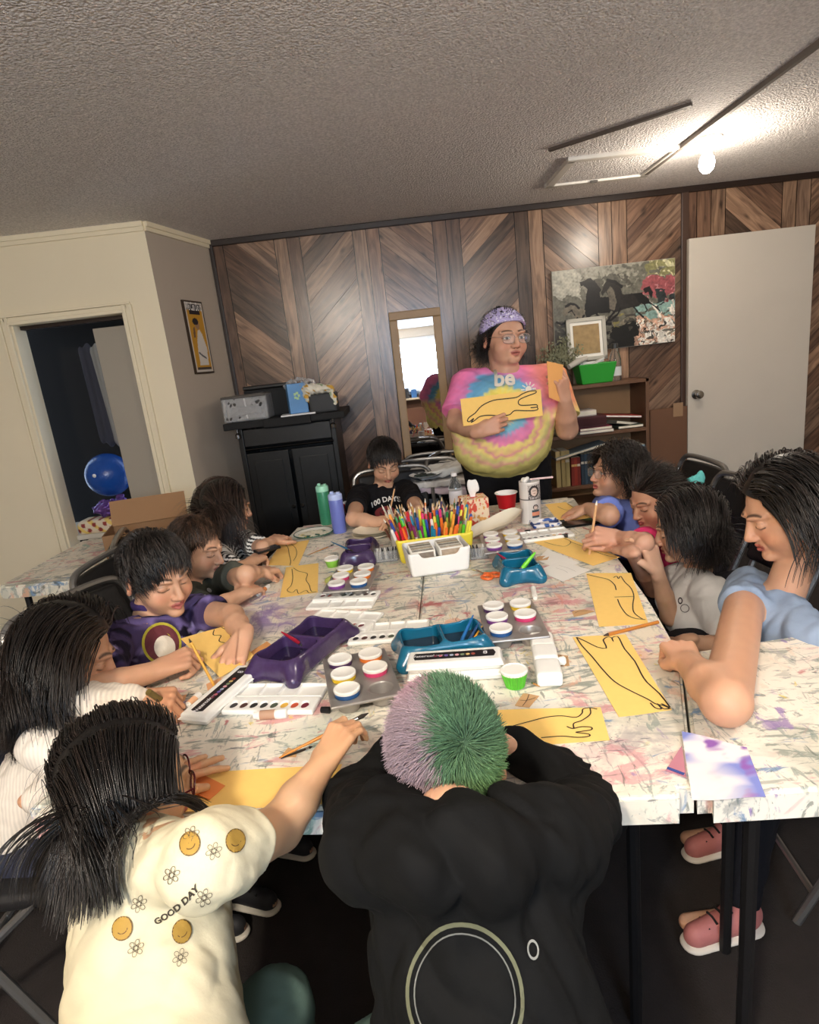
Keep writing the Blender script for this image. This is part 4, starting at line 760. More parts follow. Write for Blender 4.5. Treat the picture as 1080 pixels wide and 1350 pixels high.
paper('white sheet on the right with faint pencil writing', [(738, 740), (779, 751), (742, 767), (710, 752)], WHP, lines=[[(.2, .3), (.5, .28), (.8, .32)], [(.25, .5), (.5, .47), (.7, .52)]], z=TZ+.0022, wline=.0005, lcol='9a948a')
paper('white sheet half under the askew yellow one', [(722, 724), (765, 742), (738, 750), (708, 738)], WHP)
paper('peach paper scrap between the white paint box and the boy in purple', [(272, 902), (291, 893), (300, 905), (276, 920)], PEACH)
paper('peach paper strip by the orange marker and the green rimmed cup', [(330, 860), (352, 845), (360, 852), (338, 868)], M('d89a5e', .8))
for pts, lab, ln in (([(754, 806), (769, 803), (785, 806), (757, 813)], 'small brown card beside the animal outline sheet', [[(.1, .5), (.5, .3), (.9, .5)]]),
                     ([(733, 863), (749, 864), (751, 878), (735, 878)], 'small brown card with a leaf drawing beside the white bottle box', [[(.4, .05), (.5, .5), (.5, .95)], [(.1, .6), (.5, .5), (.9, .2)]]),
                     ([(690, 914), (711, 917), (698, 933), (679, 930)], 'small brown card with a leaf drawing below the green cupcake cup', [[(.4, .05), (.5, .5), (.5, .95)], [(.1, .6), (.5, .5), (.9, .2)]]),
                     ([(708, 734), (725, 732), (722, 738), (706, 739)], 'small brown card near the far white sheets', []),
                     ([(232, 920), (246, 915), (244, 923), (236, 928)], 'small peach card by the hand with the cream cuff', []),
                     ([(370, 998), (380, 985), (392, 990), (390, 998)], 'torn brown card under the brush of the near left girl', [])):
    paper(lab, pts, BRN if 'peach' not in lab else PEACH, z=TZ+.0018, lines=ln, name='card', cat='card', wline=.0007)
# tie dyed sheet at the near right and the pink folded triangle
def tdye(V):
    n = vnoise(V, 26, 31); n2 = vnoise(V, 40, 32); c = np.tile(H('eee6e2'), (len(V), 1)); w1 = np.clip((n+.3)*1.3, 0, 1)[:, None]; c = c*(1-w1)+H('7c86c8')*w1; w2 = np.clip((n2-.1)*1.6, 0, 1)[:, None]; c = c*(1-w2)+H('8a5aa8')*w2
    p0 = kz(925, 1040, TZ)[:2]; w3 = np.clip(1.25-np.linalg.norm(V[:, :2]-p0, axis=1)/.06, 0, 1)[:, None]; return c*(1-w3)+H('efe8dc')*w3
q = [kz(899, 965, TZ+.006), kz(985, 985, TZ+.004), kz(1010, 1052, TZ+.004), kz(913, 1056, TZ+.006)]; u, v = np.meshgrid(np.linspace(0, 1, 60), np.linspace(0, 1, 50)); u = u.ravel()[:, None]; v = v.ravel()[:, None]; V = (1-u)*(1-v)*q[0]+u*(1-v)*q[1]+u*v*q[2]+(1-u)*v*q[3]; V[:, 2] += .0015*np.sin(V[:, 0]*60)+.001; i = np.arange(3000).reshape(50, 60); F = np.stack([i[:-1, :-1], i[:-1, 1:], i[1:, 1:], i[1:, :-1]], -1).reshape(-1, 4)
tag(mk('watercolour_sheet', V, F[:, ::-1], VCP, cols=tdye(V)), 'blue and purple tie dye painted sheet at the near right corner', 'paper')
q = [kz(899, 983, TZ+.003), kz(905, 1024, TZ+.003), kz(878, 1015, TZ+.003)]; g = G(); g.add([q[0], q[2], q[1], q[0]-A(0, 0, .002), q[2]-A(0, 0, .002), q[1]-A(0, 0, .002)], [[0, 1, 2], [5, 4, 3], [0, 3, 4, 1], [1, 4, 5, 2], [2, 5, 3, 0]]); t = tag(g.obj('paper_triangle', M('b87a88', .8)), 'pink painted paper corner poking from under the tie dye sheet', 'paper'); g = G(); g.tube([q[2]+A(.004, .003, .001), q[1]+A(-.001, .005, .001)], .0025, n=5); g.obj('blue_edge', M('2c3f7c', .7), t)

# ---------------------------------------------------------------- paints, cups, brushes, boxes
TIN = mat('muffin_tin_metal', hexc('aaa5a0'), .34, metal=.65, var=.22, vs_=25)
LIDC = {'p': ('4a2a5a', 'purple'), 'o': ('d8742a', 'orange'), 'y': ('d9b82a', 'yellow'), 'k': ('c83a6a', 'pink'), 'b': ('1f4f86', 'blue'), 'g': ('4aa03a', 'green'), 'm': ('7a3f8a', 'violet'), 'r': ('a83a3a', 'red')}
def tin(cx, cy, ang, lab, cups, where):
    t = thing('muffin_tin', lab, 'tray', (cx, cy, TZ), ang); s_ = S().box((0, 0, .030), (.072, .112, .0035), rad=.003)
    pos = [(ix*.034, iy*.070) for iy in (-1, 0, 1) for ix in (-1, 1)]
    for x, y in pos: s_.cone((x, y, .0005), (x, y, .032), .021, .0285, k=.004)
    for x, y in pos: s_.cone((x, y, .003), (x, y, .045), .018, .0275, k=.002, sub=True)
    V, F = s_.net(.0022); V[:, 0] *= 1.0; mk('tray', V, F, TIN, t, local=True); R = rotz(ang)
    for (x, y), c in zip(pos, cups):
        if c == '.': continue
        p = R@A(x, y, 0)+A(cx, cy, TZ+.006); row = {-1: 'near', 0: 'middle', 1: 'far'}[round(y/.07)]; side = 'left' if x < 0 else 'right'
        q = thing('paint_cup', f'{LIDC[c][1]} paint cup with white lid, {row} {side} cup of {where}', 'paint cup', p, 0, 'lidded paint cups in the muffin tins')
        g = G(); g.lathe([(.017, 0), (.0255, .030), (.0255, .038)], n=28); g.obj('cup', M(LIDC[c][0], .35), q, smooth=True, local=True)
        g = G(); g.lathe([(.0262, .036), (.0268, .038), (.0268, .0415), (.0240, .0430), (.0228, .0425), (.0015, .0425)], n=32); g.obj('lid', M('eeebe4', .45), q, smooth=True, local=True)
tin(-.138, 1.213, R_(10), 'near left muffin tin of paint cups with one empty hollow', 'b.ykpo', 'the near left tin')
tin(.222, 1.412, R_(-2), 'muffin tin of paint cups with one empty hollow right of the teal bowl', 'b.mkpy', 'the right hand tin')
tin(-.193, 1.864, R_(-7), 'muffin tin of paint cups near the upper purple bowl', 'mbkoyo', 'the left far tin')
tin(.315, 2.070, R_(-4), 'farthest muffin tin of paint cups beside the brush cases', 'mbkymy', 'the farthest tin')
PURP = mat('glitter_purple_plastic', hexc('3e2c52'), .22, var=.35, vs_=120, coat=.3); TEAL = mat('teal_plastic', hexc('0f5f7e'), .25, var=.2, vs_=20, coat=.3); WATER = mat('murky_water', hexc('20242c'), .04, spec=.8)
def bowl(cx, cy, ang, L0, W0, m, wc, lab, two=True, h_=.055):
    t = thing('double_bowl', lab, 'bowl', (cx, cy, TZ), ang); s_ = S().box((0, 0, h_/2), (L0/2*.86, W0/2*.80, h_/2), rad=.018, taper=-.06)
    for sx in (-1, 1):
        for sy in (-1, 1): s_.cap((sx*L0*.34, sy*W0*.30, h_*.5), (sx*(L0/2-.018), sy*(W0/2-.016), .014), .016, .014, k=.03)
    n_ = 2; w_ = L0*.78/2-.006
    for i in (-1, 1): s_.box((i*(w_/2+.004), 0, h_*.62), (w_/2, W0*.33, h_*.5), rad=.014, k=.006, sub=True)
    V, F = s_.net(.0028); mk('bowl', V, F, m, t, local=True)
    for i in (-1, 1): g = G(); g.box((i*(w_/2+.004), 0, h_*.45), (w_-.004, W0*.64, .002)); g.obj('water', wc, t, local=True)
    return t
bowl(-.283, 1.400, R_(63), .30, .155, PURP, mat('purple_water', hexc('241a3c'), .05, spec=.8), 'near purple double bowl with murky water', h_=.06)
bowl(.047, 1.335, R_(6), .235, .15, TEAL, WATER, 'near teal double bowl holding blue brushes', h_=.058)
bowl(.318, 1.815, R_(88), .21, .14, TEAL, mat('dark_teal_water', hexc('0c3c50'), .05, spec=.8), 'far teal double bowl with a red and a lime brush', h_=.055)
bowl(-.185, 2.175, R_(88), .23, .13, PURP, mat('purple_water2', hexc('2e2048'), .05, spec=.8), 'far purple double bowl behind the muffin tin', h_=.055)
WHT = M('eceae4', .35); PANC = ['201c20', '4a2320', '151315', '2a2c2a', '3f4a38', 'd8a83a', 'b84a2a', '6a1a2a']
def paintbox(cx, cy, ang, lab, clean=.0):
    t = thing('watercolour_palette', lab, 'paint box', (cx, cy, TZ), ang, 'open watercolour palettes')
    s_ = S().box((0, -.030, .006), (.100, .029, .006), rad=.004)
    for i in range(8): s_.ell((-.082+i*.0225, -.034, .012), (.0092, .0135, .006), k=.001, sub=True)
    V, F = s_.net(.0019); mk('tray', V, F, WHT, t, local=True)
    for i in range(8): g = G(); g.lathe([(.009, .0), (.0088, .002)], (0, 0, 0), 20); V = np.concatenate(g.V)*A(1, 1.35, 1)+A(-.082+i*.0225, -.034, .0068); mk('paint_pan', V, g.F, M(PANC[i], .3), t, smooth=False, local=True)
    s_ = S().box((0, .031, .005), (.100, .029, .005), rad=.004); 
    for a, b_ in ((-.096, -.048), (-.044, -.006), (-.002, .036), (.040, .096)): s_.box(((a+b_)/2, .031, .009), ((b_-a)/2, .024, .0055), rad=.003, k=.001, sub=True)
    V, F = s_.net(.0019); lid = mk('lid', V, F, WHT, t, local=True)
    g = G(); g.lathe([(.003, 0), (.003, .012), (.001, .013)], (-.09, .003, 0), 8, R=basis((1, 0, 0))); g.obj('hinge', WHT, t, local=True)
    return t
paintbox(-.318, 1.205, R_(-12), 'open watercolour palette nearest the camera, left of the muffin tin')
paintbox(-.214, 1.748, R_(-12)+math.pi, 'open watercolour palette just below the far left muffin tin')
paintbox(-.208, 1.598, R_(-24), 'tilted open watercolour palette between two others')
paintbox(-.078, 1.482, R_(-6), 'open watercolour palette just left of the near teal bowl')
p = kz(716, 707, TZ); paintbox(p[0], p[1], R_(4), 'open watercolour palette in front of the tall photo tube, far right')
def closedbox(cx, cy, ang, lab, L0=.215, stack=1):
    t = thing('watercolour_box', lab, 'paint box', (cx, cy, TZ), ang)
    for k in range(stack):
        V, F = S().box((0, 0, .012+k*.024), (L0/2, .032, .0115), rad=.006).box((0, 0, .012+k*.024), (L0/2+.004, .036, .0012), rad=.001).net(.0025); mk('case', V, F, WHT, t, local=True)
    z = .0237+(stack-1)*.024; g = G(); g.prism([(-L0*.42, -.014), (L0*.42, -.014), (L0*.44, 0), (L0*.42, .014), (-L0*.42, .014), (-L0*.44, 0)], z, z+.0012); lb = g.obj('black_label', M('17151a', .4), t, local=True)
    for i in range(8): g = G(); g.lathe([(.0045, 0), (.0045, .0004)], (-.04+i*.0115, -.002, z+.0012), 12); g.obj('printed_swatch', M(['8a3a50', 'c86a7a', '6a5a9a', '9aa4b8', 'd8a0a8', '7a8a6a', 'd0b070', 'a04a3a'][i], .5), lb, local=True)
    text_at('lettering', 'Watercolors', .014, (-L0*.30, 0, z+.0016), (1, 0, 0), (0, 1, 0), M('e8e6ea', .5), lb, .0002, local=True)
    text_at('lettering', '8', .020, (L0*.33, 0, z+.0016), (1, 0, 0), (0, 1, 0), M('e8e6ea', .5), lb, .0002, local=True)
    return t
closedbox(-.440, 1.243, R_(70), 'closed white watercolour box with black label, slanting on the left')
closedbox(.066, 1.228, R_(-6), 'stacked white watercolour box with black label in front of the teal bowl', L0=.20, stack=2)
# white bottle box right of the green cup
V, F = S().box((0, -.075, .016), (.026, .036, .016), rad=.008).box((0, -.003, .016), (.026, .033, .016), rad=.008).box((0, .068, .014), (.026, .034, .014), rad=.008).net(.003); t = thing('white_container', 'long white ribbed plastic container beside the green cupcake cup', 'container', (.262, 1.240, TZ), R_(-8)); mk('body', V, F, WHT, t, local=True); g = G(); g.lathe([(.008, 0), (.010, .012), (.006, .016)], (.026, -.02, .012), 12, R=basis((1, 0, 0))); g.obj('spout', WHT, t, local=True)
def cup(px, py, r, h_, col, lab, rim='efeae2', fill=None, pleat=False, name='small_cup'):
    p = kz(px, py, TZ); t = thing(name, lab, 'cup', (p[0], p[1]+r*.8, TZ)); n = 48; V = []; F = []
    prof = [(r*.70, 0), (r*.95, h_*.85), (r, h_)]
    for (rr, z) in prof: V += [((rr*(1+(.035*(-1)**k if pleat else 0)))*math.cos(k*2*math.pi/n), (rr*(1+(.035*(-1)**k if pleat else 0)))*math.sin(k*2*math.pi/n), z) for k in range(n)]
    for i in range(2): F += [[i*n+k, i*n+(k+1) % n, (i+1)*n+(k+1) % n, (i+1)*n+k] for k in range(n)]
    F += [list(range(n))[::-1]]; mk('cup', V, F, M(col, .4), t, smooth=not pleat, local=True); g = G(); g.lathe([(r*.98, h_-.003), (r*1.03, h_-.001), (r*1.03, h_+.003), (r*.92, h_+.005), (r*.86, h_+.003), (.001, h_+.003)], n=32); g.obj('lid', M(rim, .45), t, smooth=True, local=True); return t
cup(682, 911, .027, .034, '56b42e', 'lime green pleated cupcake cup with white lid', pleat=True)
cup(438, 749, .026, .028, '8fd04a', 'small lime cup with white lid left of the far purple bowl')
cup(384, 857, .026, .024, '5fb84a', 'green rimmed small cup with white lid by the orange marker')
p = kz(436, 770, TZ); V, F = S().ell((p[0], p[1], TZ+.012), (.018, .014, .012)).ell((p[0]+.01, p[1]+.01, TZ+.014), (.012, .012, .012)).net(.003); tag(mk('clay_lump', V, F, M('a8b060', .6)), 'olive green lump of clay at the corner of the far left tin', 'clay')
# glue sticks and caps
def stick(a, b_, r, lab, c1='e8e2d8', c2='d8854a', z=0., name='glue_stick', cat='glue stick'):
    a = kz(*a, TZ); b_ = kz(*b_, TZ); a[2] = b_[2] = TZ+r+z; d = b_-a; L0 = np.linalg.norm(d); B = basis(d); t = thing(name, lab, cat, (a+b_)/2)
    g = G(); g.lathe([(r*.8, 0), (r*.8, L0*.12), (r, L0*.12), (r, L0*.72)], a, 20, R=B); g.obj('barrel', M(c1, .4), t, smooth=True); g = G(); g.lathe([(r*1.02, L0*.2), (r*1.02, L0*.66)], a, 20, R=B); g.obj('paper_label', M(c2, .5), t, smooth=True)
    g = G(); g.lathe([(r*1.06, L0*.72), (r*1.06, L0*.97), (r*.9, L0)], a, 20, R=B); g.obj('cap', M('f0ece4', .4), t, smooth=True); return t
stick((246, 949), (287, 944), .0095, 'white glue stick with orange label lying at the near left')
stick((246, 938), (264, 921), .0085, 'glue stick lying slantwise above the near left one', c2='e8b48a')
stick((336, 949), (379, 946), .0095, 'glue stick with a green and orange label below the nearest palette', c2='b08a70')
stick((340, 787), (355, 775), .007, 'small white glue tube by the hand of the grey shirt boy')
stick((664, 886), (662, 873), .007, 'small white tube standing behind the green cupcake cup', c2='e8e2d8')
stick((706, 792), (703, 778), .007, 'tiny white glue bottle in front of the far teal bowl', c2='e8e2d8')
for px_, py_, lab in ((430, 940, 'black marker cap between the nearest palette and tin'), (322, 831, 'small black cap beside the orange marker'), (696, 703, 'small black cap by the tall photo tube'), (745, 709, 'black cap beside the hand of the girl in pink'), (741, 690, 'black and white paint pot near the phone')):
    p = kz(px_, py_, TZ); g = G(); g.lathe([(.003, -.011), (.0065, -.009), (.007, .009), (.004, .011)], p+A(0, 0, .007), 14, R=basis(A(1, -.3, 0))); tag(g.obj('pen_top', M('121012', .3), smooth=True), lab, 'cap')
# brushes and pencils
def brush(a, b_, col, lab, za=TZ+.004, zb=TZ+.004, r=.0028, tip='2a2320', ferr=True, name='paintbrush', cat='paintbrush', grp=None, hair=.016):
    a = kz(a[0], a[1], za) if len(a) == 2 else A(*a); b_ = kz(b_[0], b_[1], zb) if len(b_) == 2 else A(*b_); d = b_-a; L0 = np.linalg.norm(d); B = basis(d); t = thing(name, lab, cat, (a+b_)/2, 0, grp)
    g = G(); g.lathe([(r*.35, 0), (r*.7, L0*.15), (r*1.15, L0*.6), (r, L0*.78)] if ferr else [(r, 0), (r, L0*.92)], a, 10, R=B); g.obj('handle' if ferr else 'shaft', M(col, .35), t, smooth=True)
    if ferr: g = G(); g.lathe([(r*1.05, L0*.78), (r*1.2, L0*.88)], a, 10, R=B); g.obj('ferrule', CHROME, t, smooth=True); g = G(); g.lathe([(r*1.1, L0*.88), (r*1.3, L0*.93), (r*.2, L0)], a, 10, R=B); g.obj('bristles', M(tip, .8), t, smooth=True)
    else: g = G(); g.lathe([(r, L0*.92), (r*.25, L0)], a, 8, R=B); g.obj('point', M(tip, .6), t, smooth=True)
    return t
brush((868, 820), (796, 838), 'b8742e', 'brown wooden pencil lying between the two long yellow sheets', r=.0042, ferr=False, tip='3a2a20', name='pencil', cat='pencil')
brush(tuple(ky(624, 811, 1.375)), (602, 860), '1f5f9a', 'blue brush standing at the left in the near teal bowl', zb=TZ+.022, r=.0040, tip='d8d4cc')
brush(tuple(ky(632, 820, 1.375)), (610, 860), '2a4a7a', 'blue brush beside the left one in the near teal bowl', za=TZ+.105, zb=TZ+.025, r=.0036)
brush(tuple(ky(636, 825, 1.37)), (612, 862), 'd89a2e', 'yellow brush in the near teal bowl', za=TZ+.10, zb=TZ+.025, r=.003)
brush(tuple(ky(644, 840, 1.35)), (612, 860), '1a3f6e', 'dark blue brush leaning low over the near teal bowl rim', za=TZ+.075, zb=TZ+.025, r=.004)
brush(tuple(ky(646, 849, 1.33)), (614, 862), '2660a0', 'lowest blue brush resting on the right rim of the near teal bowl', za=TZ+.065, zb=TZ+.03, r=.004)
brush((371, 833), (400, 851), 'a81f32', 'red brush resting in the near purple bowl', za=TZ+.09, zb=TZ+.03, r=.0042)
brush((655, 729), (676, 744), '8a1f3a', 'dark red brush in the far teal bowl', za=TZ+.075, zb=TZ+.03, r=.0038)
brush((706, 728), (684, 755), '6fd02a', 'thick lime green brush in the far teal bowl', za=TZ+.085, zb=TZ+.03, r=.0062)
brush((436, 714), (466, 727), '2a6a8e', 'teal handled brush across the far purple bowl', za=TZ+.065, zb=TZ+.05, r=.003)
brush((328, 874), (352, 860), 'c08a4a', 'light wooden brush by the edge of the purple bowl', r=.0045)
brush((342, 874), (372, 871), '2a6f9a', 'blue brush lying left of the near purple bowl', r=.003)
brush((335, 868), (368, 853), '2f8a5a', 'green pencil lying left of the near purple bowl', r=.0028, ferr=False, name='pencil', cat='pencil')
brush((345, 863), (362, 851), 'e0602a', 'orange marker lying by the green rimmed cup', r=.0065, ferr=False, name='marker', cat='marker', tip='1a1818')
brush((405, 732), (440, 718), 'b8824a', 'thin wooden brush lying beside the upper yellow sheet', r=.002)
brush((420, 783), (480, 782), '2a2a2e', 'black brush lying below the far left tin', r=.003)
brush((712, 905), (701, 900), 'b8824a', 'short brush end beside the white container', r=.002)
# scissors
p = kz(640, 757, TZ+.004); t = thing('scissors', 'orange handled scissors left of the far teal bowl', 'scissors', p, R_(118))
for s in (-1, 1):
    g = G(); g.prism([(0, s*.002), (.062, s*.010), (.066, s*.007), (.004, s*-.005)], .000+s*.001, .0018+s*.001); g.obj('blade', CHROME, t, local=True)
    g = G(); a = np.linspace(0, 2*math.pi, 20, endpoint=False); g.tube(np.stack([-.030+.019*np.cos(a), s*-.016+.014*np.sin(a), 0*a+.002], 1), .0045, n=8, closed=True); g.tube([(-.013, s*-.010, .002), (.002, 0, .002)], .005); g.obj('handle', M('e0672a', .4), t, smooth=True, local=True)
# white basket of photo cards, yellow basket of markers behind it, pencils further back
bx0, by0 = .079, 1.965; t = thing('storage_basket', 'white plastic basket of small cards in the table centre', 'basket', (bx0, by0, TZ), R_(7)); BH = .085
s_ = S().box((0, 0, BH/2), (.098, .072, BH/2), rad=.012, taper=.05).box((0, 0, BH/2+.004), (.0935, .0675, BH/2), rad=.010, taper=.05, sub=True).box((0, -.075, BH), (.062, .03, .020), rad=.016, sub=True, k=.006)
V, F = s_.net(.0026); mk('basket', V, F, M('e9e7e2', .45), t, local=True)
ORD = 'first second third fourth fifth sixth seventh eighth ninth tenth eleventh twelfth thirteenth fourteenth fifteenth sixteenth seventeenth eighteenth nineteenth twentieth twenty-first twenty-second twenty-third twenty-fourth twenty-fifth twenty-sixth twenty-seventh'.split()
CC = ['8f8a78', 'b09a80', '6a6258', 'c8c0b0', '94806a', 'a8a898', '7a6a58']
for i in range(12):
    for s in (-1, 1):
        c_ = rotz(R_(7))@A(s*.046, -.050+i*.0088, 0)+A(bx0, by0, TZ+.006); q = thing('photo_card', f'small picture card, {ORD[i]} from the front in the {"left" if s < 0 else "right"} half of the white basket', 'card', c_, R_(7), 'picture cards in the white basket, '+('left' if s < 0 else 'right')+' stack')
        Rc = np.array(Matrix.Rotation(R_(-14+i), 3, 'X')); g = G(); g.box((0, 0, .036), (.078, .002, .072)); mk('card', np.concatenate(g.V)@Rc.T, g.F, M('ddd8cc', .5), q, smooth=False, local=True); g = G(); g.box((0, -.0015, .038), (.066, .001, .056)); g.box((0, 0, .0725), (.07, .0022, .002)); mk('picture', np.concatenate(g.V)@Rc.T, g.F, M(CC[(i*3+s) % 7], .5, var=.6, vs_=60), q, smooth=False, local=True)
yx, yy = .080, 2.125; t = thing('storage_basket', 'yellow plastic basket crowded with markers behind the white one', 'basket', (yx, yy, TZ), R_(3))
s_ = S().box((0, 0, .045), (.128, .078, .045), rad=.012, taper=.05).box((0, 0, .052), (.123, .073, .045), rad=.010, taper=.05, sub=True); V, F = s_.net(.003); mk('basket', V, F, M('e0cc3a', .45), t, local=True)
MC = [('c8202e', 'red'), ('e8702a', 'orange'), ('f0a040', 'light orange'), ('5cc02e', 'lime green'), ('1f7a3a', 'green'), ('1f7a9a', 'teal'), ('2a4aa0', 'blue'), ('7a2a5a', 'plum'), ('d83a7a', 'pink'), ('e8d84a', 'yellow'), ('6a3a20', 'brown'), ('e8e2da', 'white'), ('8a8a2a', 'olive'), ('201c20', 'black')]
def marker(base, top, col, nm, lab, grp, r=.0048):
    d = top-base; L0 = np.linalg.norm(d); B = basis(d); q = thing('marker', lab, 'marker', base, 0, grp); g = G(); g.lathe([(r, 0), (r, L0*.66)], base, 8, R=B); g.obj('barrel', M(random.choice(['e8e2da', col, col]), .4), q, smooth=True); g = G(); g.lathe([(r*1.1, L0*.66), (r*1.1, L0*.96), (r*.8, L0)], base, 8, R=B); g.obj('cap', M(col, .35), q, smooth=True)
order = [11, 0, 0, 0, 1, 12, 9, 7, 7, 3, 3, 5, 5, 6, 1, 2, 1, 2, 1, 1, 12, 4, 3, 9, 9]
for row in range(3):
    for i in range(25):
        col, nm = MC[order[i] if row == 0 else random.randrange(14)]; f = (i+.5)/25*2-1; b_ = A(yx+f*.112, yy-.052+row*.042, TZ+.010); tp = b_+A(f*.034+random.uniform(-.012, .012), -.022+row*.02+random.uniform(-.01, .01), random.uniform(.100, .122)+row*.012)
        marker(b_, tp, col, nm, f'{nm} marker, {ORD[i]} from the left in the {["front", "middle", "back"][row]} row of the yellow basket', f'{nm} markers in the yellow basket')
px0, py0 = .075, 2.305; t = thing('storage_basket', 'low pale tub full of pencils behind the marker basket', 'basket', (px0, py0, TZ)); s_ = S().box((0, 0, .045), (.145, .085, .045), rad=.012).box((0, 0, .052), (.140, .080, .045), rad=.010, sub=True); V, F = s_.net(.0035); mk('basket', V, F, M('b8b0a4', .5), t, local=True)
PC = [('d8b060', 'ochre'), ('a87a48', 'natural wood'), ('2a2a40', 'navy'), ('d8d0c0', 'cream'), ('a03040', 'crimson'), ('3a7a8a', 'teal'), ('d86a8a', 'pink'), ('4a3a6a', 'violet'), ('3a6a3a', 'green'), ('c8c8c8', 'grey'), ('e88a4a', 'orange'), ('5a3a28', 'brown')]
for k in range(108):
    col, nm = random.choice(PC); r4, i27 = k//27, k % 27; fx_, fy_ = (i27-13)/13+random.uniform(-.03, .03), (r4-1.5)/1.5+random.uniform(-.2, .2); b_ = A(px0+fx_*.122, py0+fy_*.062, TZ+.010); tp = b_+A(fx_*.03+random.gauss(0, .018), fy_*.02+random.gauss(0, .016)-.01, random.uniform(.095, .14)); d = tp-b_; L0 = np.linalg.norm(d); B = basis(d)
    q = thing('pencil', f'{nm} pencil, {ORD[i27]} from the left in the {ORD[r4]} row of the pale tub', 'pencil', b_, 0, f'{nm} pencils in the pale tub'); g = G(); g.lathe([(.0034, 0), (.0034, L0*.88)], b_, 6, R=B); g.obj('shaft', M(col, .4), q, smooth=True); g = G(); g.lathe([(.0034, L0*.88), (.0008, L0)], b_, 6, R=B); g.obj('point', M(random.choice(['d8b888', 'e0c49a', 'c8a070', 'efe6d8']), .6), q, smooth=True)
for i in range(4): # crayons lying out at the left of the tub
    a = kz(508+i*5, 698-i*2, TZ+.06); b_ = kz(518+i*6, 715-i*2, TZ+.02); q = thing('marker', f'brown marker leaning out left of the yellow basket, {ORD[i]} from the left', 'marker', b_, 0, 'brown markers leaning left of the yellow basket'); g = G(); g.tube([a, b_], .0045); g.obj('barrel', M('6a4030', .4), q, smooth=True)
# clear brush cases with black tips
for px_, py_, lab in ((510, 732, 'clear plastic brush case left of the baskets'), (637, 728, 'clear plastic brush case right of the baskets')):
    p = kz(px_, py_+10, TZ); t = thing('brush_case', lab, 'case', p); V, F = S().box(p+A(0, .03, .022), (.042, .030, .022), rad=.006).box(p+A(0, .03, .026), (.039, .027, .022), rad=.004, sub=True).net(.003); mk('case', V, F, mat('clear_case', (.95, .95, .95), .1, trans=.85, ior=1.2), t)
    for i in range(7): g = G(); x_ = -.033+i*.011; g.lathe([(.004, 0), (.004, .03), (.002, .045)], p+A(x_, .03, .005), 8, R=basis((random.uniform(-.2, .2), -.2, 1))); g.obj('brush_tip', M(random.choice(['141214', '2c2a2c', 'cfcac2']), .5), t, smooth=True)
# plates
def plate(px, py, rx, lab, food=True, rim='dcd8cc', shift=.7):
    p = kz(px, py, TZ); t = thing('paper_plate', lab, 'plate', (p[0], p[1]+rx*shift, TZ)); g = G(); g.lathe([(rx*.62, .0), (rx*.66, .002), (rx*.95, .013), (rx, .014), (rx*.98, .016), (rx*.70, .005), (.001, .004)], n=40); g.obj('plate', M(rim, .6), t, smooth=True, local=True); return t
t = plate(412, 711, .082, 'paint plate with green rim beside the water bottles'); 
V, F = S().ell((0, 0, .008), (.066, .058, .008)).net(.0035, disp=lambda P: .002*vnoise(P, 70, 3)); mk('dried_paint', V, F, VC, t, cols=np.where(vnoise(V, 50, 8)[:, None] > -.35, H('e4dcc4'), np.where(vnoise(V, 60, 9)[:, None] > -.1, H('2f5a48'), H('c8b25a'))), local=True)
g = G(); a = np.linspace(0, 6.283, 40, endpoint=False); g.tube(np.stack([.083*np.cos(a), .083*np.sin(a), 0*a+.015], 1), .0025, n=6, closed=True); g.obj('green_rim', M('2a5a4a', .5), t, smooth=True, local=True)
t = plate(492, 712, .085, 'stack of cream paper plates left of the pencil tub', rim='e8ddc4')
for k in range(3): g = G(); g.lathe([(.050, .006+k*.006), (.080, .018+k*.006), (.0815, .0195+k*.006), (.058, .009+k*.006), (.001, .0085+k*.006)], n=40); g.obj('stacked_plate', M('eae0c8', .6), t, smooth=True, local=True)
p = kz(655, 702, TZ); t = thing('paper_plate', 'curled cream paper plate on edge in front of the red cup', 'plate', p); n = 30; u, v = np.meshgrid(np.linspace(-1, 1, 30), np.linspace(-1, 1, 16)); xx = u*.135; yy_ = v*.06*np.sqrt(np.clip(1-u*u, .02, 1)); zz = .012+.05*np.clip(u, 0, 1)**1.5+.03*(v*v)*np.sqrt(np.clip(1-u*u, 0, 1)); V = np.stack([xx.ravel(), yy_.ravel(), zz.ravel()], 1)@rotz(.62).T; i = np.arange(480).reshape(16, 30); F = np.stack([i[:-1, :-1], i[:-1, 1:], i[1:, 1:], i[1:, :-1]], -1).reshape(-1, 4); mk('plate', V, F, M('e6dcc6', .6), t, local=True)
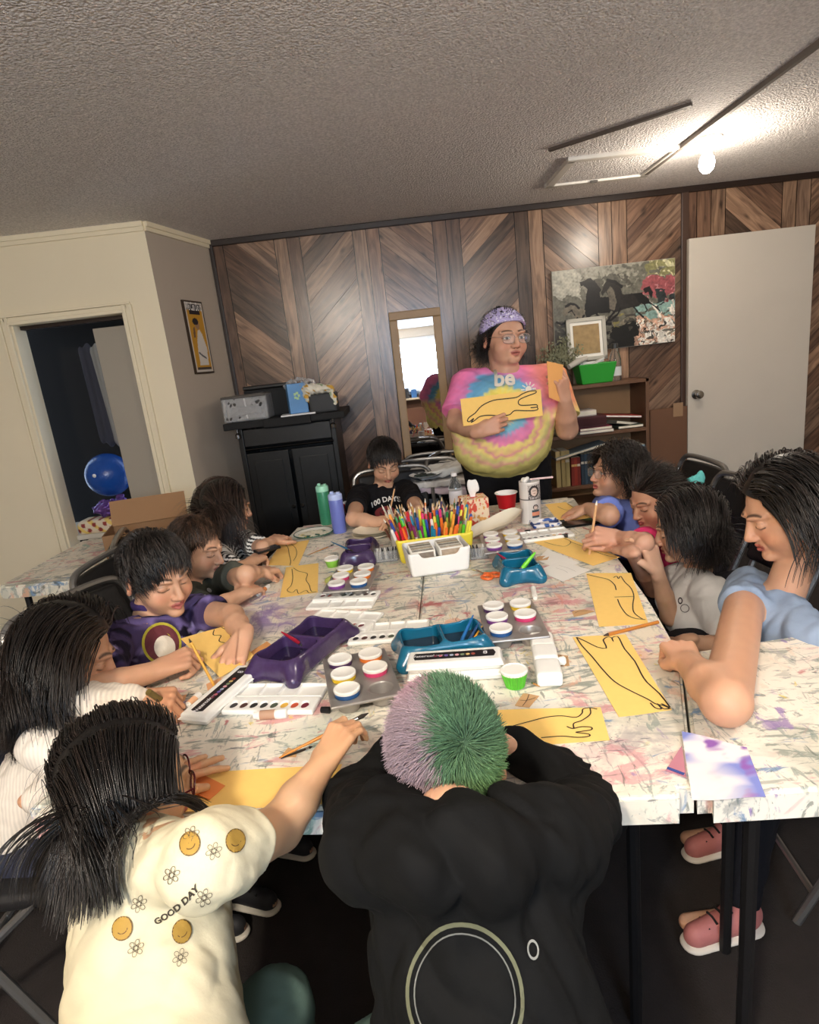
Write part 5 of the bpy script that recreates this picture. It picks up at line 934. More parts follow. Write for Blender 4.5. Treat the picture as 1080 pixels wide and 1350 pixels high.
# bottles, cups, tissue box, photo tube
def bottle(px, py, r, h_, col, capc, lab, rough=.35, clear=False):
    p = kz(px, py, TZ); c_ = (p[0], p[1]+r*.6, TZ); t = thing('water_bottle', lab, 'bottle', c_)
    if clear:
        g = G(); g.lathe([(r*.9, 0), (r, .006), (r, h_*.35), (r*.94, h_*.38), (r, h_*.42), (r*1.0, h_*.66), (r*.55, h_*.84), (r*.40, h_*.88), (r*.40, h_*.93)], n=24); g.obj('body', GL, t, smooth=True, local=True); g = G(); g.lathe([(r*.46, h_*.92), (r*.46, h_)], n=20); g.obj('cap', M('e4e2e0', .4), t, smooth=True, local=True); g = G(); g.lathe([(r*1.02, h_*.30), (r*1.02, h_*.60)], n=24); g.obj('paper_label', M('d8d6da', .5), t, smooth=True, local=True)
    else:
        g = G(); g.lathe([(r*.92, 0), (r, .005), (r, h_*.80), (r*.96, h_*.82)], n=28); g.obj('body', M(col, rough, coat=.2), t, smooth=True, local=True); g = G(); g.lathe([(r*1.0, h_*.82), (r*1.0, h_*.93), (r*.85, h_*.96), (r*.3, h_*.97)], n=28); lid = g.obj('lid', M(capc, .35), t, smooth=True, local=True)
        g = G(); g.box((-r*.4, 0, h_*.99), (r*.5, r*.6, h_*.05), bev=.003); g.box((r*.45, 0, h_*.975), (r*.5, r*.9, h_*.03), bev=.003); g.obj('spout', M(capc, .35), lid, local=True)
bottle(431, 692, .0285, .185, '3a8a66', '9ad8bc', 'green water bottle with a mint lid')
bottle(448, 703, .0300, .175, '6a76c0', 'b4c4f0', 'periwinkle blue water bottle in front of the green one')
bottle(604, 681, .0290, .190, '', '', 'clear plastic water bottle behind the pencils', clear=True)
def solo(px, py, r, h_, lab, tools=False):
    p = kz(px, py, TZ); t = thing('plastic_cup', lab, 'cup', (p[0], p[1]+r*.6, TZ)); V, F = lathe([(r*.66, 0), (r*.74, h_*.4), (r*.78, h_*.42), (r*.95, h_*.95), (r*1.02, h_*.97), (r*1.02, h_), (r*.93, h_*.99), (r*.66, h_*.12), (.001, h_*.11)], 32); zc = V[:, 2] > h_*.5; mk('cup', V, F, VC, t, cols=np.where(((np.arange(len(V))//32) >= 6)[:, None], H('f0ece8'), H('c41620')), local=True); g = G(); a = np.linspace(0, 6.283, 32, endpoint=False); g.tube(np.stack([r*1.02*np.cos(a), r*1.02*np.sin(a), 0*a+h_], 1), .0022, n=6, closed=True); g.obj('rim', M('f2eeea', .4), t, smooth=True, local=True); return p
p = solo(671, 684, .044, .105, 'red plastic cup with white rim holding green brushes'); 
for a, b_, col, lab in (((655, 650), (668, 664), '5fae6a', 'green brush leaning out of the red cup at the left'), ((661, 652), (671, 664), '2f6a4a', 'dark green brush in the red cup')): pa_ = ky(*a, p[1]+.02); pb_ = ky(*b_, p[1]+.03); brush(tuple(pb_+(pb_-pa_)*1.2), tuple(pa_), col, lab, r=.004, ferr=False, tip='cfe8c8')
solo(463, 684, .030, .075, 'red plastic cup half hidden by the blue bottle')
p = kz(629, 696, TZ); t = thing('tissue_box', 'square red and cream tissue box with a white tissue', 'tissue box', (p[0], p[1]+.055, TZ), R_(4))
def tb(V):
    n = np.minimum(np.abs(np.mod(V[:, 0]*38+.3, 1)-.5), 1); c = np.tile(H('e8cfae'), (len(V), 1)); d = vnoise(V, 62, 11); c[d > .35] = H('cf4a34'); c[d < -.55] = H('d89a50'); c[np.abs(V[:, 0]) > .050] = H('b84038'); return c
V, F = S().box((0, 0, .058), (.053, .053, .058), rad=.003).net(.003); mk('box', V, F, VC, t, smooth=False, cols=tb(V), local=True)
V, F = S().cap((0, 0, .11), (.0, 0, .16), .012, .022, n=A(0, 1, 0), sq=.35, k=.01).cap((.004, 0, .15), (.002, 0, .172), .021, .014, n=A(0, 1, 0), sq=.4).net(.003, disp=lambda P: .003*np.sin(P[:, 0]*200+P[:, 2]*40)); mk('tissue', V, F, M('f2f0ec', .9), t, local=True)
p = kz(703, 690, TZ); t = thing('photo_tube', 'tall white cylinder covered in black and white photographs', 'container', (p[0], p[1]+.03, TZ)); hh = .165; rr_ = .040
def pt(u, v):
    c = np.tile(H('cfc8c0'), (len(u), 1)); n = lambda f, s: vnoise(np.stack([u*f*1.4, v*f, 0*u], 1), 1, s); c[(u < .36)] = H('d9d3cc'); m = (u > .38) & (u < .80) & (v > .60) & (v < .93); c[m] = H('b8b0aa'); c[m & (n(30, 3) > .1)] = H('4a4444')
    for uu, vv, w_, h2 in ((.55, .78, .10, .10), (.57, .40, .055, .05)): c[((u-uu)/w_/1.5)**2+((v-vv)/h2/1.35)**2 < 1] = H('2a2424'); c[((u-uu)/w_)**2+((v-vv+.01)/h2)**2 < 1] = H('d8c0b0'); c[(np.abs(u-uu) < w_*.5) & (np.abs(v-vv-.02) < .008)] = H('4a3c3a'); c[(np.abs(u-uu) < w_*.3) & (np.abs(v-vv+.045) < .006)] = H('7a4a44')
    c[(u > .46) & (u < .68) & (v > .14) & (v < .34)] = H('2f4048'); c[(u > .45) & (u < .70) & (v > .2) & (v < .28)] = H('d88a6a'); c[(u > .82) & (n(26, 6) > .15)] = H('5a6a80'); c[np.abs(v-.585) < .01] = H('5a5450'); c[v > .97] = H('e8e2dc'); return c
nu, nv = 90, 80; u, v = np.meshgrid(np.linspace(0, 1, nu), np.linspace(0, 1, nv)); a = R_(-200)+u.ravel()*R_(200)+R_(14); V = np.stack([rr_*np.cos(a), rr_*np.sin(a), v.ravel()*hh], 1); i = np.arange(nu*nv).reshape(nv, nu); F = np.stack([i[:-1, :-1], i[:-1, 1:], i[1:, 1:], i[1:, :-1]], -1).reshape(-1, 4); mk('photo_wrap', V*A(1.01, 1.01, 1), F, VC, t, cols=pt(u.ravel(), v.ravel()), local=True)
g = G(); g.lathe([(rr_, 0), (rr_, hh), (rr_*.94, hh), (rr_*.9, .01), (.001, .01)], n=36); g.obj('tube', M('d8d2ca', .5), t, smooth=True, local=True); V, F = S().cap((-.02, -.01, hh), (-.008, -.01, hh+.012), .008).ell((-.022, .0, hh+.004), (.01, .01, .012)).net(.003); mk('dried_foam', V, F, M('e8e4dc', .7), t, local=True)
sa = ky(699, 632, p[1]+.05); sb = ky(729, 629, p[1]+.05); g = G(); g.tube([sa, sb], .0038); tag(g.obj('straw', M('e8c8c8', .4), smooth=True), 'pale pink straw sticking out of the photo tube', 'straw')
# phone, blue stained tray, other small things
q = [kz(741, 698, TZ+.004), kz(784, 691, TZ+.004), kz(782, 683, TZ+.004), kz(745, 684, TZ+.004)]; g = G(); c_ = np.mean(q, 0); 
t = tag(g.box(c_-A(.0, .01, -.001), (.15, .075, .009), rz=.08, bev=.004).obj('phone', M('111012', .15)), 'black phone under the edge of the yellow sheet', 'phone')
def bst(V): n = vnoise(V, 55, 12); c = np.tile(H('e0dcdc'), (len(V), 1)); c[n > .1] = H('3a5a9a'); c[n > .6] = H('1f3a7a'); return c
p = kz(719, 692, TZ); V, F = S().box(p+A(0, 0, .008), (.055, .045, .008), rad=.006).box(p+A(0, 0, .013), (.048, .038, .008), rad=.004, sub=True).net(.0028); tag(mk('paint_tray', V, F, VC, cols=bst(V)), 'white tray stained with blue paint beside the photo tube', 'tray')
p = kz(612, 700, TZ)
# ---------------------------------------------------------------- people: one continuous body mesh each, clothes and hair as its children
def skin_mat(): return mat('skin', (.6, .4, .3), .48, vcol=True, sss=.12, bump=(160, .12, .0008), spec=.45)
SKIN = skin_mat(); CLOTH = mat('woven_cloth', (.5, .5, .5), .85, vcol=True, bump=(260, .25, .001), spec=.2); HAIRM = mat('hair', (.1, .1, .1), .38, vcol=True, spec=.6); DYEH = mat('dyed_hair', (.1, .1, .1), .6, vcol=True, spec=.35)
UP = A(0, 0, 1)
def rodr(v, k, a): k = nrm(k); return v*math.cos(a)+np.cross(k, v)*math.sin(a)+k*(k@v)*(1-math.cos(a))
CURL = {'flat': [(5, 8, 6)]*4, 'relaxed': [(20, 28, 18), (24, 32, 20), (28, 36, 22), (32, 38, 24)], 'grip': [(48, 52, 22), (58, 62, 30), (68, 74, 38), (74, 78, 40)], 'pinch': [(42, 48, 25), (50, 55, 28), (40, 50, 25), (34, 44, 22)], 'spread': [(4, 6, 4), (2, 5, 4), (4, 8, 5), (10, 10, 6)], 'fist': [(72, 85, 40), (76, 88, 44), (78, 88, 44), (80, 86, 44)], 'press': [(26, 10, 4), (24, 12, 4), (26, 12, 4), (30, 14, 6)], 'hold': [(30, 40, 20), (36, 42, 22), (42, 46, 24), (48, 50, 26)]}
def hand(s, w, d, up, right, pose, sc=.78):
    """w wrist, d finger direction, up back-of-hand normal, right True for a right hand"""
    d = nrm(d); up = nrm(up-d*(up@d)); sd = np.cross(d, up)*(-1 if right else 1)        # towards the thumb
    cu = CURL[pose]; fan = {'spread': .26, 'flat': .06, 'press': .09}.get(pose, .03); k = .006*sc
    off = [.029, .0095, -.0105, -.029]; fwd = [.088, .091, .086, .078]; Ls = [(.043, .026, .021), (.048, .030, .022), (.044, .028, .021), (.034, .021, .019)]; tips = []
    s.cap(w-d*.02*sc, w+d*.012*sc, .024*sc, .025*sc, k=.012, n=up, sq=.72)
    for i in range(4):
        m = w+(d*fwd[i]+sd*off[i])*sc; root = w+(d*.012+sd*off[i]*.55)*sc; s.cap(root, m-up*.002*sc, .0155*sc, .0115*sc, k=.010*sc)
        p = m; dd = rodr(d, up, -fan*(1.5-i)*(1 if right else -1)*-1); ax = np.cross(up, dd); r0_ = [.0098, .0100, .0094, .0084][i]*sc
        for j in range(3):
            dd = rodr(dd, ax, R_(cu[i][j])); q = p+dd*Ls[i][j]*sc; s.cap(p, q, r0_*(1-.09*j), r0_*(1-.09*(j+1)), k=.0015 if j == 0 else .003); p = q
        tips.append(p)
    b = w+(d*.022+sd*.022-up*.006)*sc; closed = pose in ('grip', 'pinch', 'fist', 'hold')
    t1 = nrm(d*.75+sd*(.45 if closed else .85)-up*(.55 if closed else .12)); t2 = nrm(d*.95+sd*(-.10 if closed else .45)-up*(.40 if closed else .05)); t3 = nrm(d*.9+sd*(-.35 if closed else .30)-up*.25)
    s.cap(b, b+t1*.040*sc, .0165*sc, .0125*sc, k=.012*sc); p = b+t1*.040*sc; s.cap(p, p+t2*.032*sc, .0120*sc, .0105*sc, k=.003); p2 = p+t2*.032*sc; s.cap(p2, p2+t3*.024*sc, .0104*sc, .0085*sc, k=.003)
    return dict(tips=tips, thumb=p2+t3*.024*sc, palm=w+d*.06*sc-up*.02*sc, w=w, d=d, up=up, sd=sd)
LENS = mat('spectacle_lens', (.9, .95, 1), .05, alpha=.07)
class Head:
    def __init__(s, c, f, sc=1., roll=0., wide=1.):
        s.c = np.asarray(c, float); s.y = nrm(f); s.x = nrm(np.cross(s.y, UP)); s.z = np.cross(s.x, s.y)
        if roll: s.x, s.z = rodr(s.x, s.y, roll), rodr(s.z, s.y, roll)
        s.R = np.stack([s.x, s.y, s.z], 1); s.s = sc; s.w = wide
    def p(s, x, y, z): return s.c+s.R@(A(x*s.w, y, z)*s.s)
    def loc(s, P): return ((P-s.c)@s.R)/s.s/A(s.w, 1, 1)
    def build(s, f, kid=True, smile=0, mouth=0):
        k = s.s; R = s.R; E = lambda x, y, z, r, kk=.01, sub=False, RR=None: f.ell(s.p(x, y, z), A(*r)*k*A(s.w, 1, 1) if RR is None else A(*r)*k, R=R if RR is None else RR, k=kk*k, sub=sub)
        E(0, -.014, .030, (.074, .092, .084)); E(0, .022, -.018, (.062 if kid else .060, .070, .088), .02); E(0, .034, -.066, (.050 if kid else .052, .050, .044), .022)
        for x in (-1, 1):
            E(x*.036, .054, -.038, (.029, .030, .032), .016)
            f.cap(s.p(x*.050, .066, .024), s.p(x*.018, .089, .022), .006*k, .008*k, k=.012*k)
            E(x*.031, .098, .003, (.019, .014, .013), .010, True); E(x*.031, .0735, .001, (.0152, .0142, .0142), .003)
            E(x*.0115, .0965, -.033, (.0082, .010, .0075), .005); E(x*.0065, .103, -.0405, (.0035, .004, .004), .002, True)
            Re = R@rotz(x*-.35); f.ell(s.p(x*.0775, -.008, -.006), A(.0085, .019, .031)*k, R=Re, k=.005*k); f.ell(s.p(x*.087, -.004, -.003), A(.0065, .010, .019)*k, R=Re, k=.004*k, sub=True); E(x*.082, -.002, -.028, (.006, .007, .009), .004)
        f.cap(s.p(0, .086, .014), s.p(0, .1075, -.029), .0065*k, .0105*k, k=.010*k); E(0, .082, -.090, (.021, .017, .015), .016)
        E(0, .086, -.056, (.022, .010, .018), .008)
        for x in (-1, 1): f.cap(s.p(0, .0965, -.0535), s.p(x*.019, .0875, -.0575+smile), .0052*k, .0030*k, k=.004*k)
        for x in (-1, 1): f.cap(s.p(0, .0955, -.0645-mouth), s.p(x*.016, .0870, -.0610-mouth*.4+smile), .0062*k, .0035*k, k=.004*k)
        E(0, .0985, -.0592-mouth/2, (.016, .010, .0016+mouth*.6), .0015, True)
    def colour(s, P, base, lip, brow, gaze='down', lipm=1.):
        q = s.loc(P); x, y, z = q[:, 0], q[:, 1], q[:, 2]; c = np.tile(base, (len(P), 1)); ax = np.abs(x); fr = y > .045
        def mix(m, col, a): a = np.clip(m, 0, 1)[:, None]*a; c[:] = c*(1-a)+np.asarray(col)*a
        near = (np.abs(x) < .1) & (np.abs(z) < .14) & (np.abs(y) < .14)
        mix(near*fr*np.exp(-(((ax-.040)/.020)**2+((z+.032)/.018)**2)), base*A(1.12, .72, .66), .45); mix(near*fr*np.exp(-((x/.014)**2+((z+.036)/.012)**2)), base*A(1.12, .74, .68), .40); mix(near*(ax > .070)*(ax < .1)*(np.abs(z+.006) < .035), base*A(1.15, .72, .66), .45)
        lz = -.0592; up_ = (z > lz) & (((x/.0215)**2+((z-lz)/.0098)**2) < 1); lo_ = (z <= lz) & (((x/.0195)**2+((z-lz)/.0125)**2) < 1); mix((up_ | lo_)*fr*(y > .075)*near, lip, .85*lipm); mix(near*fr*(np.abs(z-lz) < .0012)*(ax < .018)*(y > .075), lip*.25, .9)
        bz = .0265+.004*(1-((ax-.030)/.018)**2); mix(near*fr*(ax > .011)*(ax < .050)*np.clip(1.4-np.abs(z-bz)/.0027, 0, 1), brow, .85)
        e = ((ax-.031)/.0145)
        if gaze == 'down': lz2 = -.0035-.0035*(1-e**2); mix(near*fr*(np.abs(e) < 1)*np.clip(1.5-np.abs(z-lz2)/.0014, 0, 1), brow*.5, .95); mix(near*fr*(np.abs(e) < 1.05)*np.clip(1.2-np.abs(z-.0095+.002*e**2)/.0009, 0, 1), base*.5, .6)
        else:
            gx, gz = gaze if isinstance(gaze, tuple) else (0, 0); hz = .0058*(1-e**2); op = (np.abs(e) < 1) & (np.abs(z-.0005) < hz); mix(near*fr*op, H('d8cfc6'), 1); xi = np.where(x > 0, x-.031, x+.031)
            mix(near*fr*op*((((xi-gx)/.0058)**2+((z-.0005-gz)/.0058)**2) < 1), H('2c1810'), 1); mix(near*fr*(np.abs(e) < 1.05)*np.clip(1.5-np.abs(z-.0005-hz)/.0012, 0, 1), brow*.4, .95); mix(near*fr*(np.abs(e) < 1)*np.clip(1.2-np.abs(z-.0005+hz)/.0008, 0, 1), base*.45, .6)
        mix(near*(y > .09)*(((ax-.0065)/.0030)**2+((z+.0405)/.0028)**2 < 1), base*.25, .8)
        return c
    def glasses(s, par, col, r=.0012, mt=None):
        g = G(); k = s.s
        for x in (-1, 1):
            a = np.linspace(0, 2*math.pi, 28, endpoint=False); pts = [s.p(x*.0325+.0245*np.sign(math.cos(t))*abs(math.cos(t))**.7, .1035-.004*abs(math.cos(t))*(1 if x*math.cos(t) > 0 else 0), -.002+.0185*np.sign(math.sin(t))*abs(math.sin(t))**.7) for t in a]; g.tube(pts, r, n=6, closed=True)
            g.tube([s.p(x*.057, .100, .006), s.p(x*.072, .075, .006), s.p(x*.0835, .010, .010), s.p(x*.080, -.020, -.004)], r, n=6)
        g.tube([s.p(-.008, .1045, .003), s.p(0, .1075, .005), s.p(.008, .1045, .003)], r, n=6); o = g.obj('glasses', mt or M(col, .25), par, smooth=True)
        g2 = G()
        for x in (-1, 1): V = [s.p(x*.0325+.0235*np.sign(math.cos(t))*abs(math.cos(t))**.7, .1030, -.002+.0175*np.sign(math.sin(t))*abs(math.sin(t))**.7) for t in np.linspace(0, 2*math.pi, 24, endpoint=False)]; V += [v-s.y*.0008 for v in V]; g2.add(V, [list(range(24)), list(range(47, 23, -1))]+[[i, i+24, (i+1) % 24+24, (i+1) % 24] for i in range(24)])
        g2.obj('lens', LENS, o)
# -------- hair
ZMIN = ([-1, -.3, .1, .35, .62, .80, 1], [-.070, -.050, -.022, .022, .060, .074, .082])
def scalp(n, seed=0, rr=(.076, .094, .087), zmin=ZMIN):
    r = np.random.default_rng(seed); d = r.normal(size=(n*3, 3)); d /= np.linalg.norm(d, axis=1)[:, None]; P = d*A(*rr)+A(0, -.014, .030); keep = P[:, 2] > np.interp(P[:, 1]/.092, *zmin)+.004; return P[keep][:n], d[keep][:n]
def strands(hd, name, par, n, L, width, dark, light, comb, grav=1., stiff=.6, wave=0., wfreq=60., seed=1, steps=14, off=(.002, .016), cover=(), lay=1., m=None, colfn=None, zmin=ZMIN, clump=90, lenfn=None, spread=.0, tipw=.25, noise=.06, caps=(), roots=None):
    r = np.random.default_rng(seed); P0, D0 = roots if roots else scalp(n, seed, zmin=zmin); n = len(P0); cl = P0[r.integers(0, n, clump)]; ci = np.argmin(((P0[:, None]-cl[None])**2).sum(-1), 1); cn = r.normal(size=(clump, 3)); ph = r.uniform(0, 6.28, clump)
    g = nrm(hd.R.T@A(0, 0, -1)); T = np.stack([comb(p, d) for p, d in zip(P0, D0)]); T -= D0*(T*D0).sum(1)[:, None]*lay; T /= np.linalg.norm(T, axis=1)[:, None]+1e-9
    D = T+D0*.25*(1-lay)+cn[ci]*spread+r.normal(size=(n, 3))*noise; D /= np.linalg.norm(D, axis=1)[:, None]
    LL = (lenfn(P0) if lenfn else np.full(n, 1.))*L*r.uniform(.86, 1.04, n); o_ = r.uniform(*off, n); P = P0.copy(); pts = [P.copy()]; st_ = (LL/steps)[:, None]
    for i in range(steps):
        t = i/steps; gr = g*grav*(.10+.9*t); D = D*stiff+gr*(1-stiff)+D*0; D /= np.linalg.norm(D, axis=1)[:, None]
        Dn = D
        if wave: w_ = np.sin(wfreq*(t*LL)+ph[ci]); w2 = np.cos(wfreq*(t*LL)+ph[ci]); sx = np.cross(D, cn[ci]); sx /= np.linalg.norm(sx, axis=1)[:, None]+1e-9; sy = np.cross(D, sx); Dn = D+wave*(sx*w_[:, None]+sy*w2[:, None])*min(1, 3*t+.2); Dn /= np.linalg.norm(Dn, axis=1)[:, None]
        P = P+Dn*st_
        for (c_, r_) in [((0, -.014, .030), (.0755, .0935, .0865)), ((0, .010, -.03), (.064, .068, .080))]+list(cover):
            q = (P-A(*c_)); rr = A(*r_)+o_[:, None]; e = np.sqrt(((q/rr)**2).sum(1)); ins = e < 1; P[ins] = A(*c_)+q[ins]/e[ins][:, None]
        if caps:
            Wp = hd.c+(P*A(hd.w, 1, 1)*hd.s)@hd.R.T
            for a_, b_, r_ in caps:
                ab = b_-a_; tt = np.clip(((Wp-a_)@ab)/(ab@ab), 0, 1)[:, None]; q = Wp-a_-tt*ab; dd = np.linalg.norm(q, axis=1); rr = r_+o_; ins = (dd < rr)&(tt[:, 0] < 1.01); Wp[ins] += q[ins]/dd[ins][:, None]*(rr-dd)[ins][:, None]
            P = ((Wp-hd.c)@hd.R)/hd.s/A(hd.w, 1, 1)
        pts.append(P.copy())
    X = np.stack(pts, 1)                                                # n, steps+1, 3 local
    W = hd.c+(X*A(hd.w, 1, 1)*hd.s)@hd.R.T; T = np.gradient(W, axis=1); T /= np.linalg.norm(T, axis=2)[..., None]+1e-9; C0 = W-hd.c; B = np.cross(T, C0); B /= np.linalg.norm(B, axis=2)[..., None]+1e-9; N_ = np.cross(B, T)
    k = steps+1; tp = (1-(1-tipw)*np.linspace(0, 1, k)**2.2)[None, :, None]*width; V = np.stack([W+B*tp, W+N_*tp*.5, W-B*tp], 2).reshape(-1, 3)
    i0 = (np.arange(n)[:, None]*k+np.arange(k-1)[None]).ravel()*3; F = np.concatenate([np.stack([i0+a, i0+b, i0+3+b, i0+3+a], 1) for a, b in ((0, 1), (1, 2), (2, 0))])
    if colfn is not None: c = colfn(P0, r); c = np.repeat(c, k*3, 0)
    else: a = r.uniform(0, 1, n)**2.2; a = .6*a+.4*np.clip(.5+.5*cn[ci][:, 0], 0, 1)**2; c = np.repeat(np.asarray(dark)[None]*(1-a[:, None])+np.asarray(light)[None]*a[:, None], k*3, 0)
    return mk(name, V, F, m or HAIRM, par, cols=c)
def hair_cap(hd, par, col, thick=.006, zmin=ZMIN, extra=None, m=None, h=.0035, name='hair', colfn=None):
    s = S(); k = hd.s
    def f(P):
        q = hd.loc(P); e = (q-A(0, -.014, .030))/A(.074+thick, .092+thick, .084+thick); r_ = np.linalg.norm(e, axis=-1); return np.maximum((r_-1)*.08, np.interp(q[..., 1]/.092, *zmin)-q[..., 2])*k
    s.fn(f, hd.c-.13*k*A(1, 1, 1), hd.c+.13*k*A(1, 1, 1), k=.001)
    if extra: extra(s)
    V, F = s.net(h); return mk(name, V, F, m or HAIRM, par, cols=colfn(V) if colfn else np.tile(np.asarray(col), (len(V), 1)))
def fold_fn(amp=.004, f=18, seed=0, tens=None):
    def d(P):
        a = vnoise(P*A(1, 1, .55), f, seed); b = vnoise(P, f*2.1, seed+5); v = amp*(1-np.abs(a)*1.6)+amp*.35*b
        return v
    return d
SHOE = {}
def shoe(par, ank, fv, sc, col, sole='e0d8c8'):
    c_ = ank+fv*.055*sc; R = basis(UP, fv); R = np.stack([fv, np.cross(UP, fv), UP], 1); z0 = .012
    s = S().cap(A(*(ank-fv*.02*sc)[:2], .050), A(*(ank+fv*.13*sc)[:2], .036), .042*sc, .034*sc, k=.02, n=np.cross(UP, fv), sq=.85).cap(ank*A(1, 1, 0)+A(0, 0, .06), ank*A(1, 1, 0)+A(0, 0, .10), .040*sc, .038*sc, k=.02)
    lo = .0
    s.fn(lambda P: (P[..., 2]-.020), (-9, -9, -9), (9, 9, .02), k=.004, sub=True); V, F = S_clip(s, .004, A(*(ank+fv*.05)), .2); o = mk('shoe', V, F, M(col, .6), par)
    s = S().cap(A(*(ank-fv*.025*sc)[:2], .014), A(*(ank+fv*.135*sc)[:2], .014), .043*sc, .037*sc, n=UP, sq=.34); V, F = s.net(.004); mk('sole', V, F, M(sole, .6), o); g = G()
    for i in range(4): p = A(*(ank+fv*(.04+.022*i)*sc)[:2], .088-.009*i); g.tube([p-R[:, 1]*.018, p+UP*.004, p+R[:, 1]*.018], .0028, n=6)
    g.obj('laces', M('1a1818', .7), o, smooth=True); return o
def S_clip(s, h, c, r): return s.net(h, c*A(1, 1, 0)+A(-r, -r, .0), c*A(1, 1, 0)+A(r, r, .16))

def person(lab, head, neck, sh, el, wr, hands, hips, fv, knees=None, ankles=None, skin='b98468', lip='a8524a', brow='17100e', gaze='down', kid=True, arm=(.033, .028, .026, .019), hsc=.78, bw=.118, bd=.72, hh=.0022, hb=.0055, torso_up=None, pose_mouth=0., thigh=.062, neckr=.040, bare_feet=False):
    """every joint is a world position; sh/el/wr/hands are (right, left) pairs; hands = (dir, back normal, pose)"""
    fv = nrm(A(*fv[:2], 0)); rt = np.cross(fv, UP); base = skin if isinstance(skin, np.ndarray) else H(skin); root = thing('person', lab, 'person', (hips[0], hips[1], 0)); f = S(); info = dict(root=root, head=head, fv=fv, rt=rt)
    hips = A(*hips); chest = (A(*sh[0])+A(*sh[1]))/2-UP*bw*.72; info['chest'] = chest; info['neck'] = A(*neck)
    f.cap(hips, chest, bw*.95, bw*.9, k=.03, n=fv, sq=bd); f.cap(A(*sh[0])*.8+A(*sh[1])*.2, A(*sh[1])*.8+A(*sh[0])*.2, .045, .045, k=.04)
    nb = head.p(0, -.030, -.055); f.cap(neck, nb, neckr*1.1, neckr, k=.018)
    H_ = []
    for i in (0, 1):
        s_, e_, w_ = A(*sh[i]), A(*el[i]), A(*wr[i]); f.cap(s_, e_, arm[0]*1.15, arm[1], k=.025); f.cap(e_, e_*.55+w_*.45, arm[1], arm[2]*.98, k=.010); f.cap(e_*.55+w_*.45, w_, arm[2]*.98, arm[3], k=.008); d, up, pose = hands[i]; H_.append(hand(f, w_, A(*d), A(*up), i == 0, pose, hsc))
    info['hands'] = H_
    if knees is None: knees = [hips+fv*.30+rt*s*.10+UP*(-.01) for s in (1, -1)]; ankles = [k_*A(1, 1, 0)-fv*.0+UP*.09 for k_ in knees]
    for i, s in enumerate((1, -1)): hp = hips+rt*s*bw*.55; f.cap(hp, knees[i], thigh, thigh*.72, k=.03); f.cap(knees[i], ankles[i], thigh*.70, thigh*.42, k=.015); f.cap(ankles[i]-UP*.045, ankles[i]-UP*.055+fv*.12, .025, .020, k=.02)
    info['knees'] = knees; info['ankles'] = ankles
    head.build(f, kid, mouth=pose_mouth)
    k = head.s; boxes = [(head.c-A(.135, .135, .14)*k, head.c+A(.135, .135, .14)*k, hh)]
    for h_ in H_:
        c_ = h_['w']+h_['d']*.07*hsc; e = .135*hsc; boxes.append((c_-e, c_+e, .0024))
    V, F = f.net(hb); Vs = [V]; cen = V[F].mean(1); keep = np.ones(len(F), bool)
    for lo, hi, h2 in boxes: keep &= ~((cen > lo+hb).all(1) & (cen < hi-hb).all(1))
    Fs = [F[keep]]; n = len(V)
    for bi, (lo, hi, h2) in enumerate(boxes):
        V2, F2 = f.net(h2, lo, hi); ce = V2[F2].mean(1); kp = np.ones(len(F2), bool)
        for lo2, hi2, _ in boxes[:bi]: kp &= ~((ce > lo2+.004).all(1) & (ce < hi2-.004).all(1))
        Vs.append(V2); Fs.append(F2[kp]+n); n += len(V2)
    V = np.concatenate(Vs); F = np.concatenate(Fs); used = np.zeros(len(V), bool); used[F.ravel()] = True; mp = np.cumsum(used)-1; V = V[used]; F = mp[F]
    c = head.colour(V, base, H(lip), H(brow), gaze); c *= (1+.05*vnoise(V, 30, 2))[:, None]
    for h_ in H_:
        m = np.exp(-(np.linalg.norm(V-h_['w']-h_['d']*.09*hsc, axis=1)/(.05*hsc))**2)[:, None]; c = c*(1-.22*m)+base*A(1.15, .78, .72)*.22*m
    info['body'] = mk('body', V, F, SKIN, root, cols=c); return info
def bodycaps(sh, hips, r=.115, fr=.058): sh = [A(*x) for x in sh]; m = (sh[0]+sh[1])/2-UP*.05; return [(A(*hips), m, r), (sh[0]*.85+sh[1]*.15, sh[1]*.85+sh[0]*.15, fr)]
